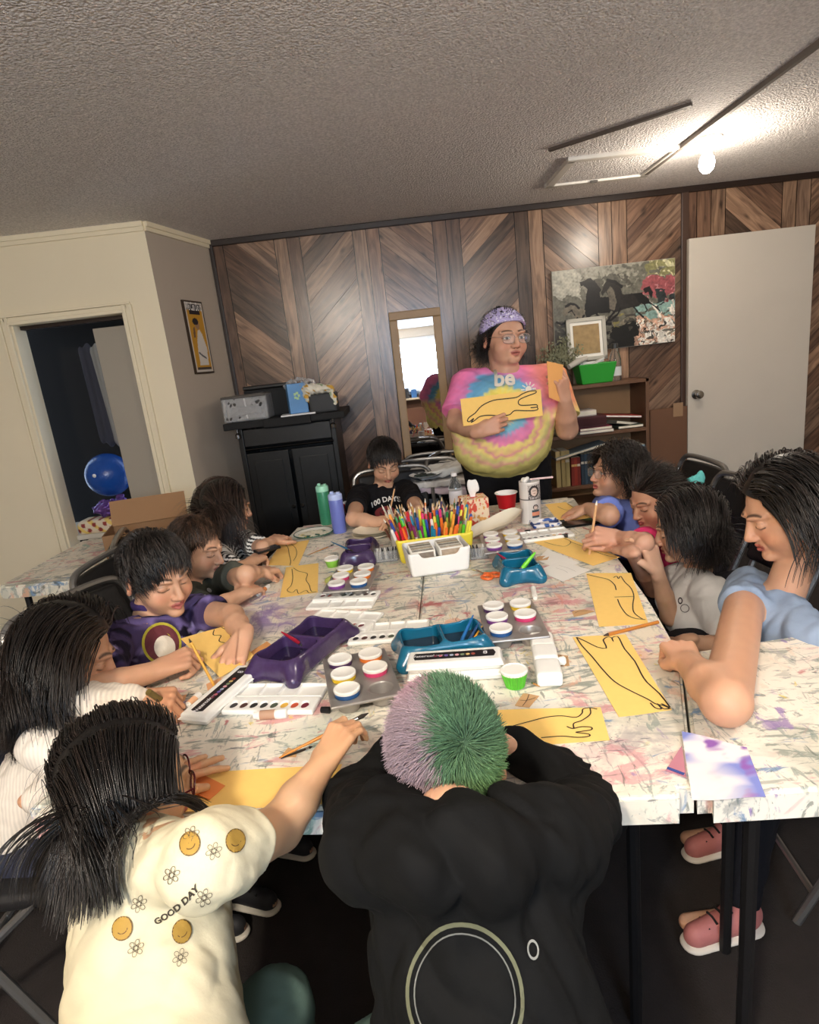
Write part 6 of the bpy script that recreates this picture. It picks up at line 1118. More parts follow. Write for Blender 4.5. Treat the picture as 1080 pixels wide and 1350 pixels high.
def shirt(I, col, sh, el, hips, sleeve=.55, bw=.135, bd=.75, amp=.0035, h=.005, colfn=None, name='shirt', fr=.050, ff=20, wr=None, slr=.048, sle=.050, belly=None, hood=False, neckcut=.052, long=False, cuff=.026, hem=None, seed=3, neck=None, extra=None, xdisp=None):
    s = S(); fv = I['fv']; fd = fold_fn(amp, ff, seed); chest = I['chest']; hips = A(*hips)
    s.cap(hips+UP*.02, chest, bw, bw*.92, k=.03, n=fv, sq=bd)
    if hem is not None: s.cone(hips+UP*hem, hips+UP*(hem+.12), bw*1.03, bw*1.0, k=.02, n=fv, sq=bd)
    sh = [A(*x) for x in sh]; s.cap(sh[0]*.85+sh[1]*.15-UP*.005, sh[1]*.85+sh[0]*.15-UP*.005, fr, fr, k=.035)
    nk_ = I['neck']*.75+(sh[0]+sh[1])/2*.25-UP*.012
    for i in (0, 1): s.cap(nk_, sh[i]*.8+nk_*.2, fr*.72, fr*.80, k=.03)
    for i in (0, 1):
        e_ = A(*el[i]); m = sh[i]+(e_-sh[i])*sleeve
        if long: w_ = A(*wr[i]); s.cap(sh[i], e_, slr, slr*.86, k=.03); s.cone(e_+(e_-w_)*.02, w_+(e_-w_)*.03, slr*.84, cuff, k=.018); s.cap(e_*.5+w_*.5, w_*.9+e_*.1, slr*.70, cuff*1.05, k=.012)
        else: s.cap(sh[i], sh[i]*.6+m*.4, slr, slr, k=.03); s.cone(sh[i]+(sh[i]-m)*.1, m, slr, sle, k=.02, rad=.006)
    if belly: 
        for c_, r_ in belly: s.ell(c_, r_, k=.05)
    if extra: extra(s)
    hd = I['head']; nb = hd.p(0, -.025, -.10) if neck is None else A(*neck)
    if neckcut: s.cap(nb+UP*.08, nb-UP*.004, neckcut, neckcut*.9, k=.008, sub=True)
    s.ops = [o for o in s.ops]; V, F = s.net(h, disp=(lambda P: fd(P)+xdisp(P)) if xdisp else fd); c = colfn(V) if colfn else np.tile(H(col), (len(V), 1)); return mk(name, V, F, CLOTH, I['root'], cols=c)
def trousers(I, hips, col, bw=.128, bd=.8, thigh=.072, h=.008, name='trousers', top=.08, sh_=True, shoe_col='2a2a2e'):
    s = S(); fv, rt = I['fv'], I['rt']; hips = A(*hips); s.cap(hips, hips+UP*top, bw, bw*.96, k=.03, n=fv, sq=bd)
    for i, sd in enumerate((1, -1)): hp = hips+rt*sd*bw*.52; s.cap(hp, I['knees'][i], thigh, thigh*.82, k=.03); s.cone(I['knees'][i]+UP*.02, I['ankles'][i]+UP*.01, thigh*.80, thigh*.62, k=.02)
    V, F = s.net(h, disp=fold_fn(.003, 22, 8)); o = mk(name, V, F, CLOTH, I['root'], cols=np.tile(H(col), (len(V), 1)))
    if sh_:
        for a in I['ankles']: shoe(I['root'], a, fv, .85, shoe_col)
    return o
def decal(name, V, F, target, o, ux, uy, nin, m, off=.0022):
    """lay flat artwork (V in x,y) on a garment by following its surface"""
    me = target.data; base = A(0, 0, 0); q = target
    while q is not None: base = base+np.array(q.location); q = q.parent
    bv = BVHTree.FromPolygons([tuple(v.co) for v in me.vertices], [tuple(p.vertices) for p in me.polygons]); out = []
    ux, uy, nin = nrm(ux), nrm(uy), nrm(nin)
    for x, y, *_ in V:
        p = np.asarray(o)+ux*x+uy*y-base; hit = bv.ray_cast(Vector(p-nin*.35), Vector(nin)); out.append(np.array(hit[0])-nin*off+base if hit[0] is not None else p+base)
    return mk(name, out, F, m, target, smooth=False)
def down(p, d): return nrm(-p*A(1, 1, 0)*.0+A(0, 0, -1)+d*.2)
def part_comb(side=0., back=.3, fwd=0.):                        # strands fall away from a parting
    def f(p, d): sx = 1 if p[0] > side else -1; return nrm(A(sx*.9, -back+fwd, .15 if abs(p[0]-side) < .03 else -.8))
    return f
def fwd_comb(p, d): return nrm(A(p[0]*4, .9, -.25)) if p[1] > -.03 else nrm(A(p[0]*5, -.2, -1))
# ---------------------------------------------------------------- the cast
BLACKH, BLACKL = H('0d0a09')*1.0, H('3a2a22'); DK, DL = H('0b0908'), H('2c221d')
def mottled(cols, f, seed):
    def c(V):
        out = np.tile(H(cols[0]), (len(V), 1))
        for i, (h_, lo, sp) in enumerate(cols[1:]): n = np.clip((vnoise(V, f*(1+.4*i), seed+i)-lo)/sp, 0, 1)[:, None]; out = out*(1-n)+H(h_)*n
        return out
    return c
def back(hips, fv, d): return A(*hips)-nrm(A(*fv, 0))*d
def cam_decal(name, px, py, Y, V, F, target, m, rot=0., flat=None):
    """prints stand upright on the garment; placed by the point the eye meets"""
    o = ky(px, py, Y); d = nrm(ray(px, py)); ux = nrm(np.cross(d, UP)); uy = np.cross(ux, d); c_, s_ = math.cos(rot), math.sin(rot); return decal(name, V, F, target, o, ux*c_+uy*s_, -ux*s_+uy*c_, d, m)
def ring(r0, r1, n=40, a0=0, a1=2*math.pi, sx=1, sy=1):
    a = np.linspace(a0, a1, n); V = [(r0*math.cos(t)*sx, r0*math.sin(t)*sy) for t in a]+[(r1*math.cos(t)*sx, r1*math.sin(t)*sy) for t in a]; return V, [[i, i+1, n+i+1, n+i] for i in range(n-1)]
def disc(r, n=24, cx=0, cy=0, sx=1, sy=1):
    V = [(cx, cy)]; F = []; K = 5
    for j in range(1, K+1): V += [(cx+r*j/K*sx*math.cos(t), cy+r*j/K*sy*math.sin(t)) for t in np.linspace(0, 2*math.pi, n, endpoint=False)]
    F = [[0, 1+i, 1+(i+1) % n] for i in range(n)]+[[1+(j-1)*n+i, 1+j*n+i, 1+j*n+(i+1) % n, 1+(j-1)*n+(i+1) % n] for j in range(1, K) for i in range(n)]; return V, F
def held(info, i, a, b_, r, col, lab, tip='3a2a20', kind='pencil', ferr=False): return brush(tuple(a), tuple(b_), col, lab, r=r, ferr=ferr, tip=tip, name=kind, cat=kind)

# --- boy in purple tie-dye, left
hd = Head(ky(207, 756, 1.60), (.74, -.60, -.30), .93, roll=.06, wide=1.06)
sh = [ky(150, 850, 1.47), ky(250, 806, 1.76)]; el = [kz(120, 912, .80), kz(306, 812, .80)]; wr = [kz(206, 884, .788), kz(321, 838, .790)]; hips = (-.84, 1.66, .46)
hR = kz(256, 862, .80)-wr[0]; hL = kz(306, 872, .755)-wr[1]
I = person('boy with short black hair in a purple tie dye shirt drawing at the left', hd, ky(196, 826, 1.62), sh, el, wr, [(hR, A(.1, -.35, .9), 'grip'), (hL, A(.1, .1, 1), 'press')], hips, (.85, -.35), skin='c4977a', lip='b05a58', pose_mouth=.004, arm=(.036, .032, .031, .022), hsc=.84)
t = shirt(I, '', sh, el, hips, sleeve=.62, colfn=mottled(('403456', ('74669a', .1, .35), ('181224', .45, .25), ('9488b4', .75, .3)), 17, 2), amp=.004, bw=.14, sle=.056, neckcut=.050)
# plain oval emblem on the chest
V, F = disc(.048, 30, sy=1.15); cam_decal('print_rim', 214, 848, 1.45, V, F, t, M('c0b83a', .7)); V, F = disc(.042, 30, sy=1.15); e_ = cam_decal('emblem', 214, 848, 1.45, V, F, t, M('6a2f38', .7)); 
V, F = disc(.026, 24, cx=.004, cy=-.012, sy=1.2); V = [(x, y) for x, y in V]; o2 = cam_decal('emblem_patch', 214, 848, 1.45, V, F, t, M('e6dccb', .7))
for o_, k_ in ((e_, .0008), (o2, .0016)):
    for v in o_.data.vertices: v.co -= Vector(nrm(ray(214, 848))*k_)
sob('collar', S().fn(lambda P: np.abs(np.linalg.norm((P-hd.p(0, -.03, -.108))*A(1, 1, 1.6), axis=-1)-.056)-.006, hd.p(0, -.03, -.108)-.07, hd.p(0, -.03, -.108)+.07, k=.001).fn(lambda P: -(np.abs(P[..., 2]-hd.p(0, -.03, -.108)[2]+.006)-.016), A(-9, -9, -9), A(9, 9, 9), sub=True), .004, CLOTH, t, cols=lambda V: np.tile(H('3a2c5a'), (len(V), 1)))
trousers(I, hips, '26262e'); hair_cap(hd, I['root'], DK, .007)
def bangs(p, d): return nrm(A(p[0]*5+.15, 1.0 if p[1] > -.035 else -.35, -.18 if p[1] > .0 else -.7))
strands(hd, 'hair_locks', I['root'], 2800, .050, .0012, DK, H('3a302b'), bangs, grav=.75, stiff=.72, seed=2, steps=8, off=(.004, .017), lenfn=lambda P: np.where(P[:, 1] > .0, 1.05, .62), noise=.10)
held(I, 0, kz(283, 905, TZ+.002), kz(249, 842, .86), .0034, 'd8a040', 'pencil held by the boy in purple')
chair(*back(hips, (.85, -.35), .02)[:2], A(.85, -.35), 'folding chair under the boy in purple')
BP = [(238, 842, .775), (300, 824, .775), (336, 866, TZ+.004), (290, 893, TZ+.004)]
ypaper_boy = paper('yellow sheet with a wavy leg outline under the hands of the boy in purple', BP, YM, lines=[[(.70, .02), (.60, .15), (.72, .22), (.60, .34), (.72, .48), (.60, .62), (.72, .78), (.62, .9)], [(.86, .02), (.92, .2), (.84, .42), (.80, .6), (.92, .75), (.78, .88), (.70, .96)], [(.66, .7), (.8, .8), (.68, .84), (.85, .9)]], grp='yellow sheets with pencil drawings', wline=.0013)

# --- boy in grey, left
hd = Head(ky(259, 722, 2.07), (.95, -.30, -.28), .90, wide=.98)
sh = [ky(238, 792, 1.95), ky(285, 768, 2.22)]; el = [kz(277, 806, .79), kz(324, 757, .83)]; wr = [kz(322, 782, .785), kz(342, 754, .80)]; hips = (-.90, 2.12, .46)
I = person('boy with brown hair in an olive grey shirt, second on the left', hd, ky(252, 772, 2.08), sh, el, wr, [(kz(352, 764, .77)-wr[0], A(.2, -.2, 1), 'relaxed'), (kz(366, 748, .78)-wr[1], A(.1, -.3, 1), 'pinch')], hips, (.95, -.1), skin='cfa183', lip='a8605a', hsc=.80, arm=(.032, .028, .027, .019))
t = shirt(I, '', sh, el, hips, sleeve=.72, colfn=mottled(('4a4b42', ('5c5d52', .3, .4)), 12, 4), bw=.13, sle=.052)
for px_, py_, r_ in ((276, 778, .010), (281, 787, .008), (271, 786, .007)): V, F = disc(r_, 8, sx=.6); cam_decal('print', px_, py_, 1.98, V, F, t, M('d8d8d4', .7), rot=.6)
trousers(I, hips, '2a2c34'); hair_cap(hd, I['root'], H('1c120d'), .005)
def side_brush(p, d): return nrm(A(.5+p[0]*3, .75 if p[1] > -.02 else -.3, -.2)) if abs(p[0]) < .06 else nrm(A(p[0]*2, .3, -1))
strands(hd, 'hair_locks', I['root'], 2600, .034, .0011, H('1a110c'), H('6a4c38'), side_brush, grav=.6, stiff=.75, seed=4, steps=7, off=(.003, .012), lenfn=lambda P: np.where(P[:, 2] > .05, 1.0, .45), noise=.12)
chair(*back(hips, (.95, -.1), .02)[:2], A(.95, -.1), 'folding chair under the boy in grey')

# --- girl in stripes, far left
hd = Head(ky(298, 668, 2.42), (.82, .50, -.25), .90)
sh = [ky(285, 732, 2.30), ky(322, 716, 2.60)]; el = [kz(310, 755, .78), kz(346, 722, .80)]; wr = [kz(331, 741, .785), kz(360, 713, .79)]; hips = (-.98, 2.50, .46)
I = person('girl with long dark hair in a fine black and white striped top, far left', hd, ky(297, 712, 2.44), sh, el, wr, [(kz(352, 727, .785)-wr[0], A(.1, -.2, 1), 'hold'), (kz(380, 702, .785)-wr[1], A(.2, -.2, 1), 'relaxed')], hips, (.9, .25), skin='cfa183', gaze='down', hsc=.80, arm=(.030, .026, .025, .018))
def stripes(V): s_ = np.sin((V[:, 0]*.45-V[:, 1]*.25+V[:, 2])*2*math.pi/.0135); return np.where(s_[:, None] > -.1, H('d8d4cc'), H('1c1a1c'))
t = shirt(I, '', sh, el, hips, sleeve=.80, colfn=stripes, bw=.12, h=.0036, sle=.046, amp=.0025, ff=14); trousers(I, hips, '23232a'); hair_cap(hd, I['root'], DK, .010, h=.004)
covb = [((0, -.11, -.20), (.13, .09, .14))]
strands(hd, 'hair_locks', I['root'], 3200, .21, .0016, H('0e0a08'), H('5a443a'), part_comb(.01, .35), grav=1.0, stiff=.80, seed=5, steps=14, off=(.004, .014), caps=bodycaps(sh, hips), noise=.03)
p = kz(352, 724, .80); g = G(); g.box(p, (.09, .05, .009), rz=.6, bev=.003); tag(g.obj('phone', M('17161a', .2)), 'dark phone held by the girl in stripes', 'phone')
chair(*back(hips, (.9, .25), .02)[:2], A(.9, .25), 'folding chair under the girl in stripes')

# --- boy in black at the far end
hd = Head(ky(507, 608, 3.02), (.16, -.86, -.52), .90, wide=1.03)
sh = [ky(474, 653, 3.02), ky(537, 648, 3.03)]; el = [kz(466, 684, .80), kz(553, 676, .80)]; wr = [kz(498, 688, .79), kz(536, 683, .79)]; hips = (-.05, 3.22, .46)
I = person('boy with short black hair in a black lettered T-shirt at the far end', hd, ky(505, 646, 3.04), sh, el, wr, [(kz(522, 684, .80)-wr[0], A(0, -.5, 1), 'grip'), (kz(518, 689, .79)-wr[1], A(0, -.4, 1), 'relaxed')], hips, (.05, -1), skin='cfa183', hsc=.80, arm=(.034, .032, .030, .020))
t = shirt(I, '141316', sh, el, hips, sleeve=.62, bw=.13, sle=.052); trousers(I, hips, '1c1c22'); hair_cap(hd, I['root'], DK, .007)
V, F = text_mesh('100 DAYS', .034, .001); x = V[:, 0].copy(); V[:, 1] += .012-3.2*x**2; cam_decal('lettering', 508, 662, 2.93, V, F, t, M('e6e2dc', .7), rot=.10); V, F = disc(.040, 24, cy=-.028, sx=1.25, sy=.75); cam_decal('emblem', 507, 668, 2.93, V, F, t, M('7a1f24', .7)); V, F = ring(.010, .016, 20, sx=1.5); cam_decal('emblem_mark', 507, 676, 2.93, V, F, t, M('201416', .7))
strands(hd, 'hair_locks', I['root'], 2200, .044, .0013, DK, H('3a302b'), bangs, grav=.75, stiff=.72, seed=6, steps=8, off=(.004, .016), lenfn=lambda P: np.where(P[:, 1] > .0, .95, .55), noise=.10)
held(I, 0, kz(511, 689, TZ+.002), ky(521, 641, 2.72), .0035, 'd8a878', 'pencil held upright by the boy in black')
chair(*back(hips, (.05, -1), .02)[:2], A(.05, -1), 'grey framed folding chair under the boy in black')

# --- instructor, standing at the far side
hd = Head(ky(665, 446, 3.05), (.34, -.94, -.06), 1.08, roll=-.04, wide=1.14)
sh = [ky(615, 506, 3.08), ky(727, 498, 3.08)]; el = [ky(603, 556, 2.96), ky(748, 566, 2.96)]; wr = [ky(632, 569, 2.775), ky(745, 528, 2.86)]; hips = ky(668, 616, 3.14); hips = (hips[0], 3.14, .90); fvI = (.12, -1)
kn = [A(hips[0]-.10, 3.12, .47), A(hips[0]+.12, 3.12, .47)]; an = [A(hips[0]-.11, 3.16, .09), A(hips[0]+.13, 3.16, .09)]
I = person('person with lilac bandana and glasses in a pastel tie dye shirt, standing', hd, ky(667, 490, 3.07), sh, el, wr, [(A(1, -.15, .30), A(.1, -1, .25), 'hold'), (A(-.12, -.15, 1), A(.55, -.8, .1), 'hold')], hips, fvI, kn, an, skin='c99a80', lip='b4655c', brow='15100e', gaze=(.002, -.001), kid=False, arm=(.056, .050, .048, .029), hsc=.98, bw=.22, bd=.72, thigh=.105, neckr=.062, pose_mouth=.003, hh=.0022)
cc_ = ky(664, 548, 2.85)
def tie(V):
    q = (V-cc_)*A(1, .35, 1); r = np.sqrt(q[:, 0]**2+(q[:, 2]*1.05)**2); an_ = np.arctan2(q[:, 2], q[:, 0]); r = r+.012*vnoise(V, 24, 41)+.005*np.sin(an_*27+5*vnoise(V, 8, 2)); up = q[:, 2] > -.02
    stops = [(0, 'e8a0b0'), (.035, 'e89ab8'), (.055, 'efd470'), (.105, 'f0dc6a'), (.125, 'e8e08a'), (.140, '7ab8d8'), (.178, '6fb0dc'), (.195, 'd88ac0'), (.245, 'ee7fb4'), (.30, 'ee86aa'), (.34, 'f09a8c'), (.40, 'f0b060')]
    lows = [(0, 'e8b0a0'), (.04, 'e8c080'), (.065, '7ab8c8'), (.085, '82b4d0'), (.105, 'e08ab8'), (.135, 'e888b0'), (.152, 'f4e08a'), (.175, 'f0c890'), (.185, 'eca0a0'), (.20, 'f2dc88'), (.22, 'e8dc90'), (.24, 'f0b8a0'), (.26, 'ece08a'), (.40, 'f0d880')]
    def ramp(st_): xs_ = [a for a, _ in st_]; cs = np.array([H(b) for _, b in st_]); return np.stack([np.interp(r, xs_, cs[:, i]) for i in range(3)], 1)
    w_ = np.clip(.5+q[:, 2]/.05, 0, 1)[:, None]; c = ramp(lows)*(1-w_)+ramp(stops)*w_; rt_ = np.clip((q[:, 0]-.12)/.08, 0, 1)[:, None]*np.clip((V[:, 2:3]-1.10)/.1, 0, 1); c = c*(1-rt_*.6)+H('f09a70')*rt_*.6; return c*(1+.10*vnoise(V, 40, 6))[:, None]
bl = ky(663, 560, 3.02)
t = shirt(I, '', sh, el, A(hips[0], 3.14, .93), sleeve=.80, colfn=tie, bw=.232, bd=.74, amp=.0035, ff=9, h=.0042, slr=.072, sle=.082, fr=.066, neckcut=.080, belly=[(bl, (.245, .19, .21)), (bl+A(-.01, .02, -.10), (.228, .18, .14)), (ky(640, 530, 2.98), (.10, .09, .09)), (ky(695, 525, 2.98), (.10, .09, .09))], seed=12)
V, F = text_mesh('be', .098, .003); o_ = cam_decal('lettering', 665, 499, 2.80, V, F, t, M('efe8dc', .7), rot=-.02); off_ = Vector(nrm(ray(665, 499))*.014)
for v in o_.data.vertices: v.co -= off_
V, F = disc(.014, 16); Vs = list(V); Fs = list(F)
for k in range(10): a = k*.628; n_ = len(Vs); Vs += [(.017*math.cos(a-.14), .017*math.sin(a-.14)), (.017*math.cos(a+.14), .017*math.sin(a+.14)), (.033*math.cos(a+.08), .033*math.sin(a+.08)), (.033*math.cos(a-.08), .033*math.sin(a-.08))]; Fs.append([n_, n_+1, n_+2, n_+3])
cam_decal('sun_print', 697, 513, 2.80, Vs, Fs, t, M('efe8dc', .7))
trousers(I, A(*hips), '121114', bw=.215, bd=.78, thigh=.115, top=.06, shoe_col='1a1a1c')
hd.glasses(I['root'], 'c8a878', .0010, CHROME)
hair_cap(hd, I['root'], DK, .004)
strands(hd, 'hair_locks', I['root'], 1500, .15, .0016, DK, H('2e2420'), lambda p, d: nrm(A(np.sign(p[0])*.7, -.6, -.7)), grav=.9, stiff=.70, seed=8, steps=14, off=(.004, .02), wave=.75, wfreq=190, noise=.25, lenfn=lambda P: np.where(P[:, 2] > .045, .03, np.where(P[:, 1] < .01, 1., .35)))
zb = ([-1, -.5, 0, .4, .7, 1], [.012, .018, .030, .050, .066, .072])
def bcol(V): n = vnoise(V, 120, 3); return np.where(n[:, None] > .55, H('eeeaf6'), H('b9addb'))
ban = hair_cap(hd, I['root'], H('a898cc'), .013, zmin=zb, m=CLOTH, h=.0035, name='bandana', colfn=bcol, extra=lambda s: s.cap(hd.p(-.062, -.055, .012), hd.p(-.105, -.065, -.030), .016, .010, k=.01).cap(hd.p(-.075, -.055, .010), hd.p(-.120, -.050, -.005), .014, .008, k=.01))
# the yellow sheet with the big outline and the folded peach one
q = [ky(607, 526, 2.80), ky(713, 513, 2.80), ky(716, 548, 2.785), ky(611, 562, 2.785)]
def vsheet(lab, q, m, lines, grp=None, nrm_=A(0, -1, 0), name='construction_paper'):
    c_ = np.mean(q, 0); t = thing(name, lab, 'paper', c_, 0, grp); V = [p for p in q]+[p-nrm_*.0012 for p in q]; mk('sheet', V, [[0, 3, 2, 1], [4, 5, 6, 7]]+[[i, (i+1) % 4, (i+1) % 4+4, i+4] for i in range(4)], m, t, smooth=False)
    for l in lines:
        P = bez(l, 60); P = np.array([(1-u)*(1-v)*q[0]+u*(1-v)*q[1]+u*v*q[2]+(1-u)*v*q[3]+nrm_*.0012 for u, v in P]); T = np.gradient(P, axis=0); Nn = np.cross(T, nrm_); Nn /= np.linalg.norm(Nn, axis=1)[:, None]+1e-9; n_ = len(P); mk('pencil_line', np.vstack([P+Nn*.0022, P-Nn*.0022]), [[j, n_+j, n_+j+1, j+1] for j in range(n_-1)], M('2a2018', .7), t, smooth=False)
cr_ = lambda L_: [((x-150)/550, (y-(742-(x-145)*.075))/200) for x, y in L_]
vsheet('yellow sheet with a bold reaching hand outline held up by the instructor', q, YM, [cr_(l) for l in ([(180, 905), (195, 880), (240, 850), (290, 800), (370, 765), (450, 758), (530, 752), (570, 730), (620, 712), (665, 712), (660, 728), (600, 748), (550, 770), (540, 795), (555, 812), (610, 815), (660, 815), (665, 832), (620, 835)], [(665, 832), (668, 850), (640, 858), (580, 855), (510, 850), (470, 878), (400, 880), (330, 872), (270, 878), (230, 905), (205, 918)], [(205, 918), (225, 890), (195, 910), (180, 905)])], 'yellow sheets with pencil drawings', nrm(A(0, -1, .1)))
q = [ky(721, 476, 2.84), ky(743, 481, 2.84), ky(738, 530, 2.84), ky(724, 524, 2.84)]; vsheet('peach folded paper raised in the left hand of the instructor', q, M('e8a862', .8), [])

# --- girl in blue, far right
hd = Head(ky(812, 622, 2.62), (-.93, -.16, .10), .97, wide=1.06)
sh = [ky(798, 668, 2.76), ky(834, 680, 2.46)]; el = [kz(803, 680, .79), ky(838, 722, 2.36)]; wr = [kz(775, 670, .79), A(.78, 2.42, .66)]; hips = (1.12, 2.66, .46)
I = person('girl with curly black hair and glasses in a periwinkle T-shirt, far right', hd, ky(822, 662, 2.63), sh, el, wr, [(kz(748, 674, .77)-wr[0], A(0, -.3, 1), 'press'), (A(-.6, .2, -.4), UP, 'relaxed')], hips, (-.98, 0), skin='c4967a', gaze=(0, 0), lip='a8504e', hsc=.82, arm=(.042, .036, .033, .022))
t = shirt(I, '7486d0', sh, el, hips, sleeve=.72, bw=.148, sle=.062, slr=.056, ff=14); V, F = text_mesh('hi', .02); cam_decal('lettering', 797, 690, 2.5, V, F, t, M('a06a9a', .7)); trousers(I, hips, '24262e'); hair_cap(hd, I['root'], DK, .012, h=.004); hd.glasses(I['root'], 'b8a088', .0012, CHROME)
strands(hd, 'hair_locks', I['root'], 2600, .165, .0017, DK, H('453831'), lambda p, d: nrm(A(np.sign(p[0]-.01)*.9, -.25, -.5)), grav=.9, stiff=.74, seed=9, steps=18, off=(.008, .030), wave=.8, wfreq=150, noise=.2)
chair(*back(hips, (-.98, 0), .02)[:2], A(-.98, 0), 'folding chair under the girl in blue')

# --- girl in pink, right
hd = Head(ky(862, 657, 2.27), (-.88, -.30, -.34), .92)
sh = [ky(852, 712, 2.38), ky(892, 722, 2.12)]; el = [kz(848, 716, .80), ky(862, 776, 2.05)]; wr = [kz(814, 708, .795), kz(833, 728, .785)]; hips = (1.06, 2.22, .46)
I = person('girl in a hot pink shirt with dark hair tied back, right side', hd, ky(873, 703, 2.27), sh, el, wr, [(kz(788, 706, .81)-wr[0], A(.0, -.8, .6), 'grip'), (kz(800, 717, .765)-wr[1], A(0, -.1, 1), 'flat')], hips, (-.95, 0), skin='c2937a', lip='a04a4c', hsc=.84, arm=(.036, .031, .029, .020))
t = shirt(I, 'd83a6e', sh, el, hips, sleeve=.66, bw=.125, sle=.052); trousers(I, hips, '1e1c22'); hair_cap(hd, I['root'], H('2a1c16'), .0025)
strands(hd, 'hair_locks', I['root'], 1900, .105, .0016, DK, H('4a3a32'), lambda p, d: nrm(A(p[0]*1.5, -1, -.15)), grav=.45, stiff=.84, seed=10, steps=9, off=(.002, .010), noise=.10)
pb = hd.p(.0, -.115, .02); sob('ponytail', S().path([hd.p(0, -.095, .03), hd.p(0, -.13, .0), hd.p(0, -.14, -.07), hd.p(0, -.12, -.13)], [.022, .028, .024, .010], k=.01), .004, HAIRM, I['root'], cols=lambda V: np.tile(DK, (len(V), 1)), disp=lambda P: .002*np.sin(P[:, 0]*300+P[:, 1]*200))
bp_ = ky(916, 634, 2.30); sob('hair_bow', S().ell(bp_, (.030, .012, .022)).ell(bp_+A(.022, 0, .010), (.016, .012, .028)).cap(bp_, hd.p(0, -.10, .03), .008, k=.006), .003, CLOTH, I['root'], cols=lambda V: np.tile(H('6cc8c4'), (len(V), 1)), disp=lambda P: .002*vnoise(P, 90, 1))
pa_ = I['hands'][0]['thumb']; held(I, 0, pa_+A(.004, .0, -.03), ky(787, 660, pa_[1]+.0), .0042, 'd8a878', 'thick wooden pencil held upright by the girl in pink', tip='e8e0d0')
chair(*back(hips, (-.95, 0), .02)[:2], A(-.95, 0), 'folding chair under the girl in pink')

# --- girl in white, right
hd = Head(ky(908, 694, 1.90), (-.86, .38, -.26), .97)
sh = [ky(892, 762, 2.00), ky(938, 782, 1.76)]; el = [ky(884, 812, 1.86), ky(965, 855, 1.72)]; wr = [ky(866, 752, 1.80), A(.78, 1.70, .52)]; hips = (1.00, 1.84, .46)
I = person('girl with a black bob in a white T-shirt raising a curled hand, right side', hd, ky(921, 748, 1.90), sh, el, wr, [(A(-.25, .05, 1), A(.5, -.8, .1), 'hold'), (A(-.7, .2, -.3), UP, 'relaxed')], hips, (-.95, .1), skin='cfa386', hsc=.84, arm=(.036, .031, .028, .020))
t = shirt(I, 'd6d4d2', sh, el, hips, sleeve=.66, bw=.132, sle=.054, ff=14, amp=.004)
V, F = ring(.011, .013, 20); cam_decal('print', 903, 802, 1.7, V, F, t, M('3a3438', .7)); V, F = ring(.004, .007, 12, sy=1.6); cam_decal('print', 897, 792, 1.7, V, F, t, M('3a3438', .7))
trousers(I, hips, '1c1a1e'); hair_cap(hd, I['root'], H('090808'), .013, h=.004, zmin=([-1, -.3, .1, .35, .62, .80, 1], [-.090, -.080, -.050, .0, .045, .07, .078]))
strands(hd, 'hair_locks', I['root'], 2800, .150, .0018, H('080707'), H('38302e'), part_comb(.0, .35), grav=1., stiff=.80, seed=11, steps=12, off=(.010, .028), noise=.05)
chair(*back(hips, (-.95, .1), .02)[:2], A(-.95, .1), 'folding chair under the girl in white')

# --- person at the right edge: bare arm resting on the joined table
hd = Head(ky(1040, 668, 1.38), (-.85, .15, -.4), .97)
sh = [ky(985, 775, 1.50), ky(1075, 850, 1.22)]; el = [kz(957, 925, .80), A(.98, 1.05, .70)]; wr = [kz(910, 876, .792), A(.80, 1.00, .66)]; hips = (1.02, 1.38, .46); kn = [A(.74, 1.40, .48), A(.74, 1.22, .48)]; an = [A(.80, 1.45, .09), A(.68, 1.19, .09)]
I = person('person at the right edge resting a bare forearm on the joined table', hd, ky(1035, 780, 1.38), sh, el, wr, [(kz(890, 846, .80)-wr[0], A(-.1, -.3, 1), 'fist'), (A(-.6, .2, -.3), UP, 'relaxed')], hips, (-.95, .1), kn, an, skin='c8987a', hsc=.84, arm=(.038, .040, .038, .024))
shirt(I, '8a9ab0', sh, el, hips, sleeve=.25, bw=.135, sle=.056); trousers(I, hips, '17161a', sh_=False); hair_cap(hd, I['root'], DK, .010)
strands(hd, 'hair_locks', I['root'], 1500, .20, .0018, DK, H('3a302b'), part_comb(0, .35), grav=1., stiff=.8, seed=13, steps=12, off=(.006, .02), caps=bodycaps(sh, hips), noise=.04)
[shoe(I['root'], a_, nrm(A(-.95, -.2, 0)), .9, 'b8706a', 'e0d4c4') for a_ in an]
chair(*back(hips, (-.95, .1), .02)[:2], A(-.95, .1), 'folding chair under the person at the right edge')

# --- person at the left edge: cream knitted cuff, long dark hair
hd = Head(ky(88, 862, 1.28), (.88, .20, -.42), .95)
sh = [ky(60, 985, 1.12), ky(118, 915, 1.42)]; el = [ky(100, 1010, 1.10), kz(120, 930, .80)]; wr = [A(-.80, 1.10, .64), kz(186, 922, .787)]; hips = (-.98, 1.24, .46)
I = person('person at the left edge in a cream knitted sweater gripping a marker', hd, ky(84, 940, 1.28), sh, el, wr, [(A(.6, .2, -.3), UP, 'relaxed'), (kz(228, 922, .79)-wr[1], A(0, -.4, 1), 'fist')], hips, (.95, .0), skin='c09070', hsc=.82)
def knit(V): return np.tile(H('ddd2c4'), (len(V), 1))*(1+.10*np.sin(V[:, 0]*2*math.pi/.008))[:, None]
shirt(I, '', sh, el, hips, colfn=knit, wr=wr, long=True, bw=.132, cuff=.031, slr=.050, h=.004); trousers(I, hips, '2a2c38'); hair_cap(hd, I['root'], DK, .010)
strands(hd, 'hair_locks', I['root'], 4000, .26, .0013, H('0b0808'), H('32261f'), part_comb(0, .30), grav=1., stiff=.8, seed=14, steps=14, off=(.004, .018), caps=bodycaps(sh, hips), noise=.03)
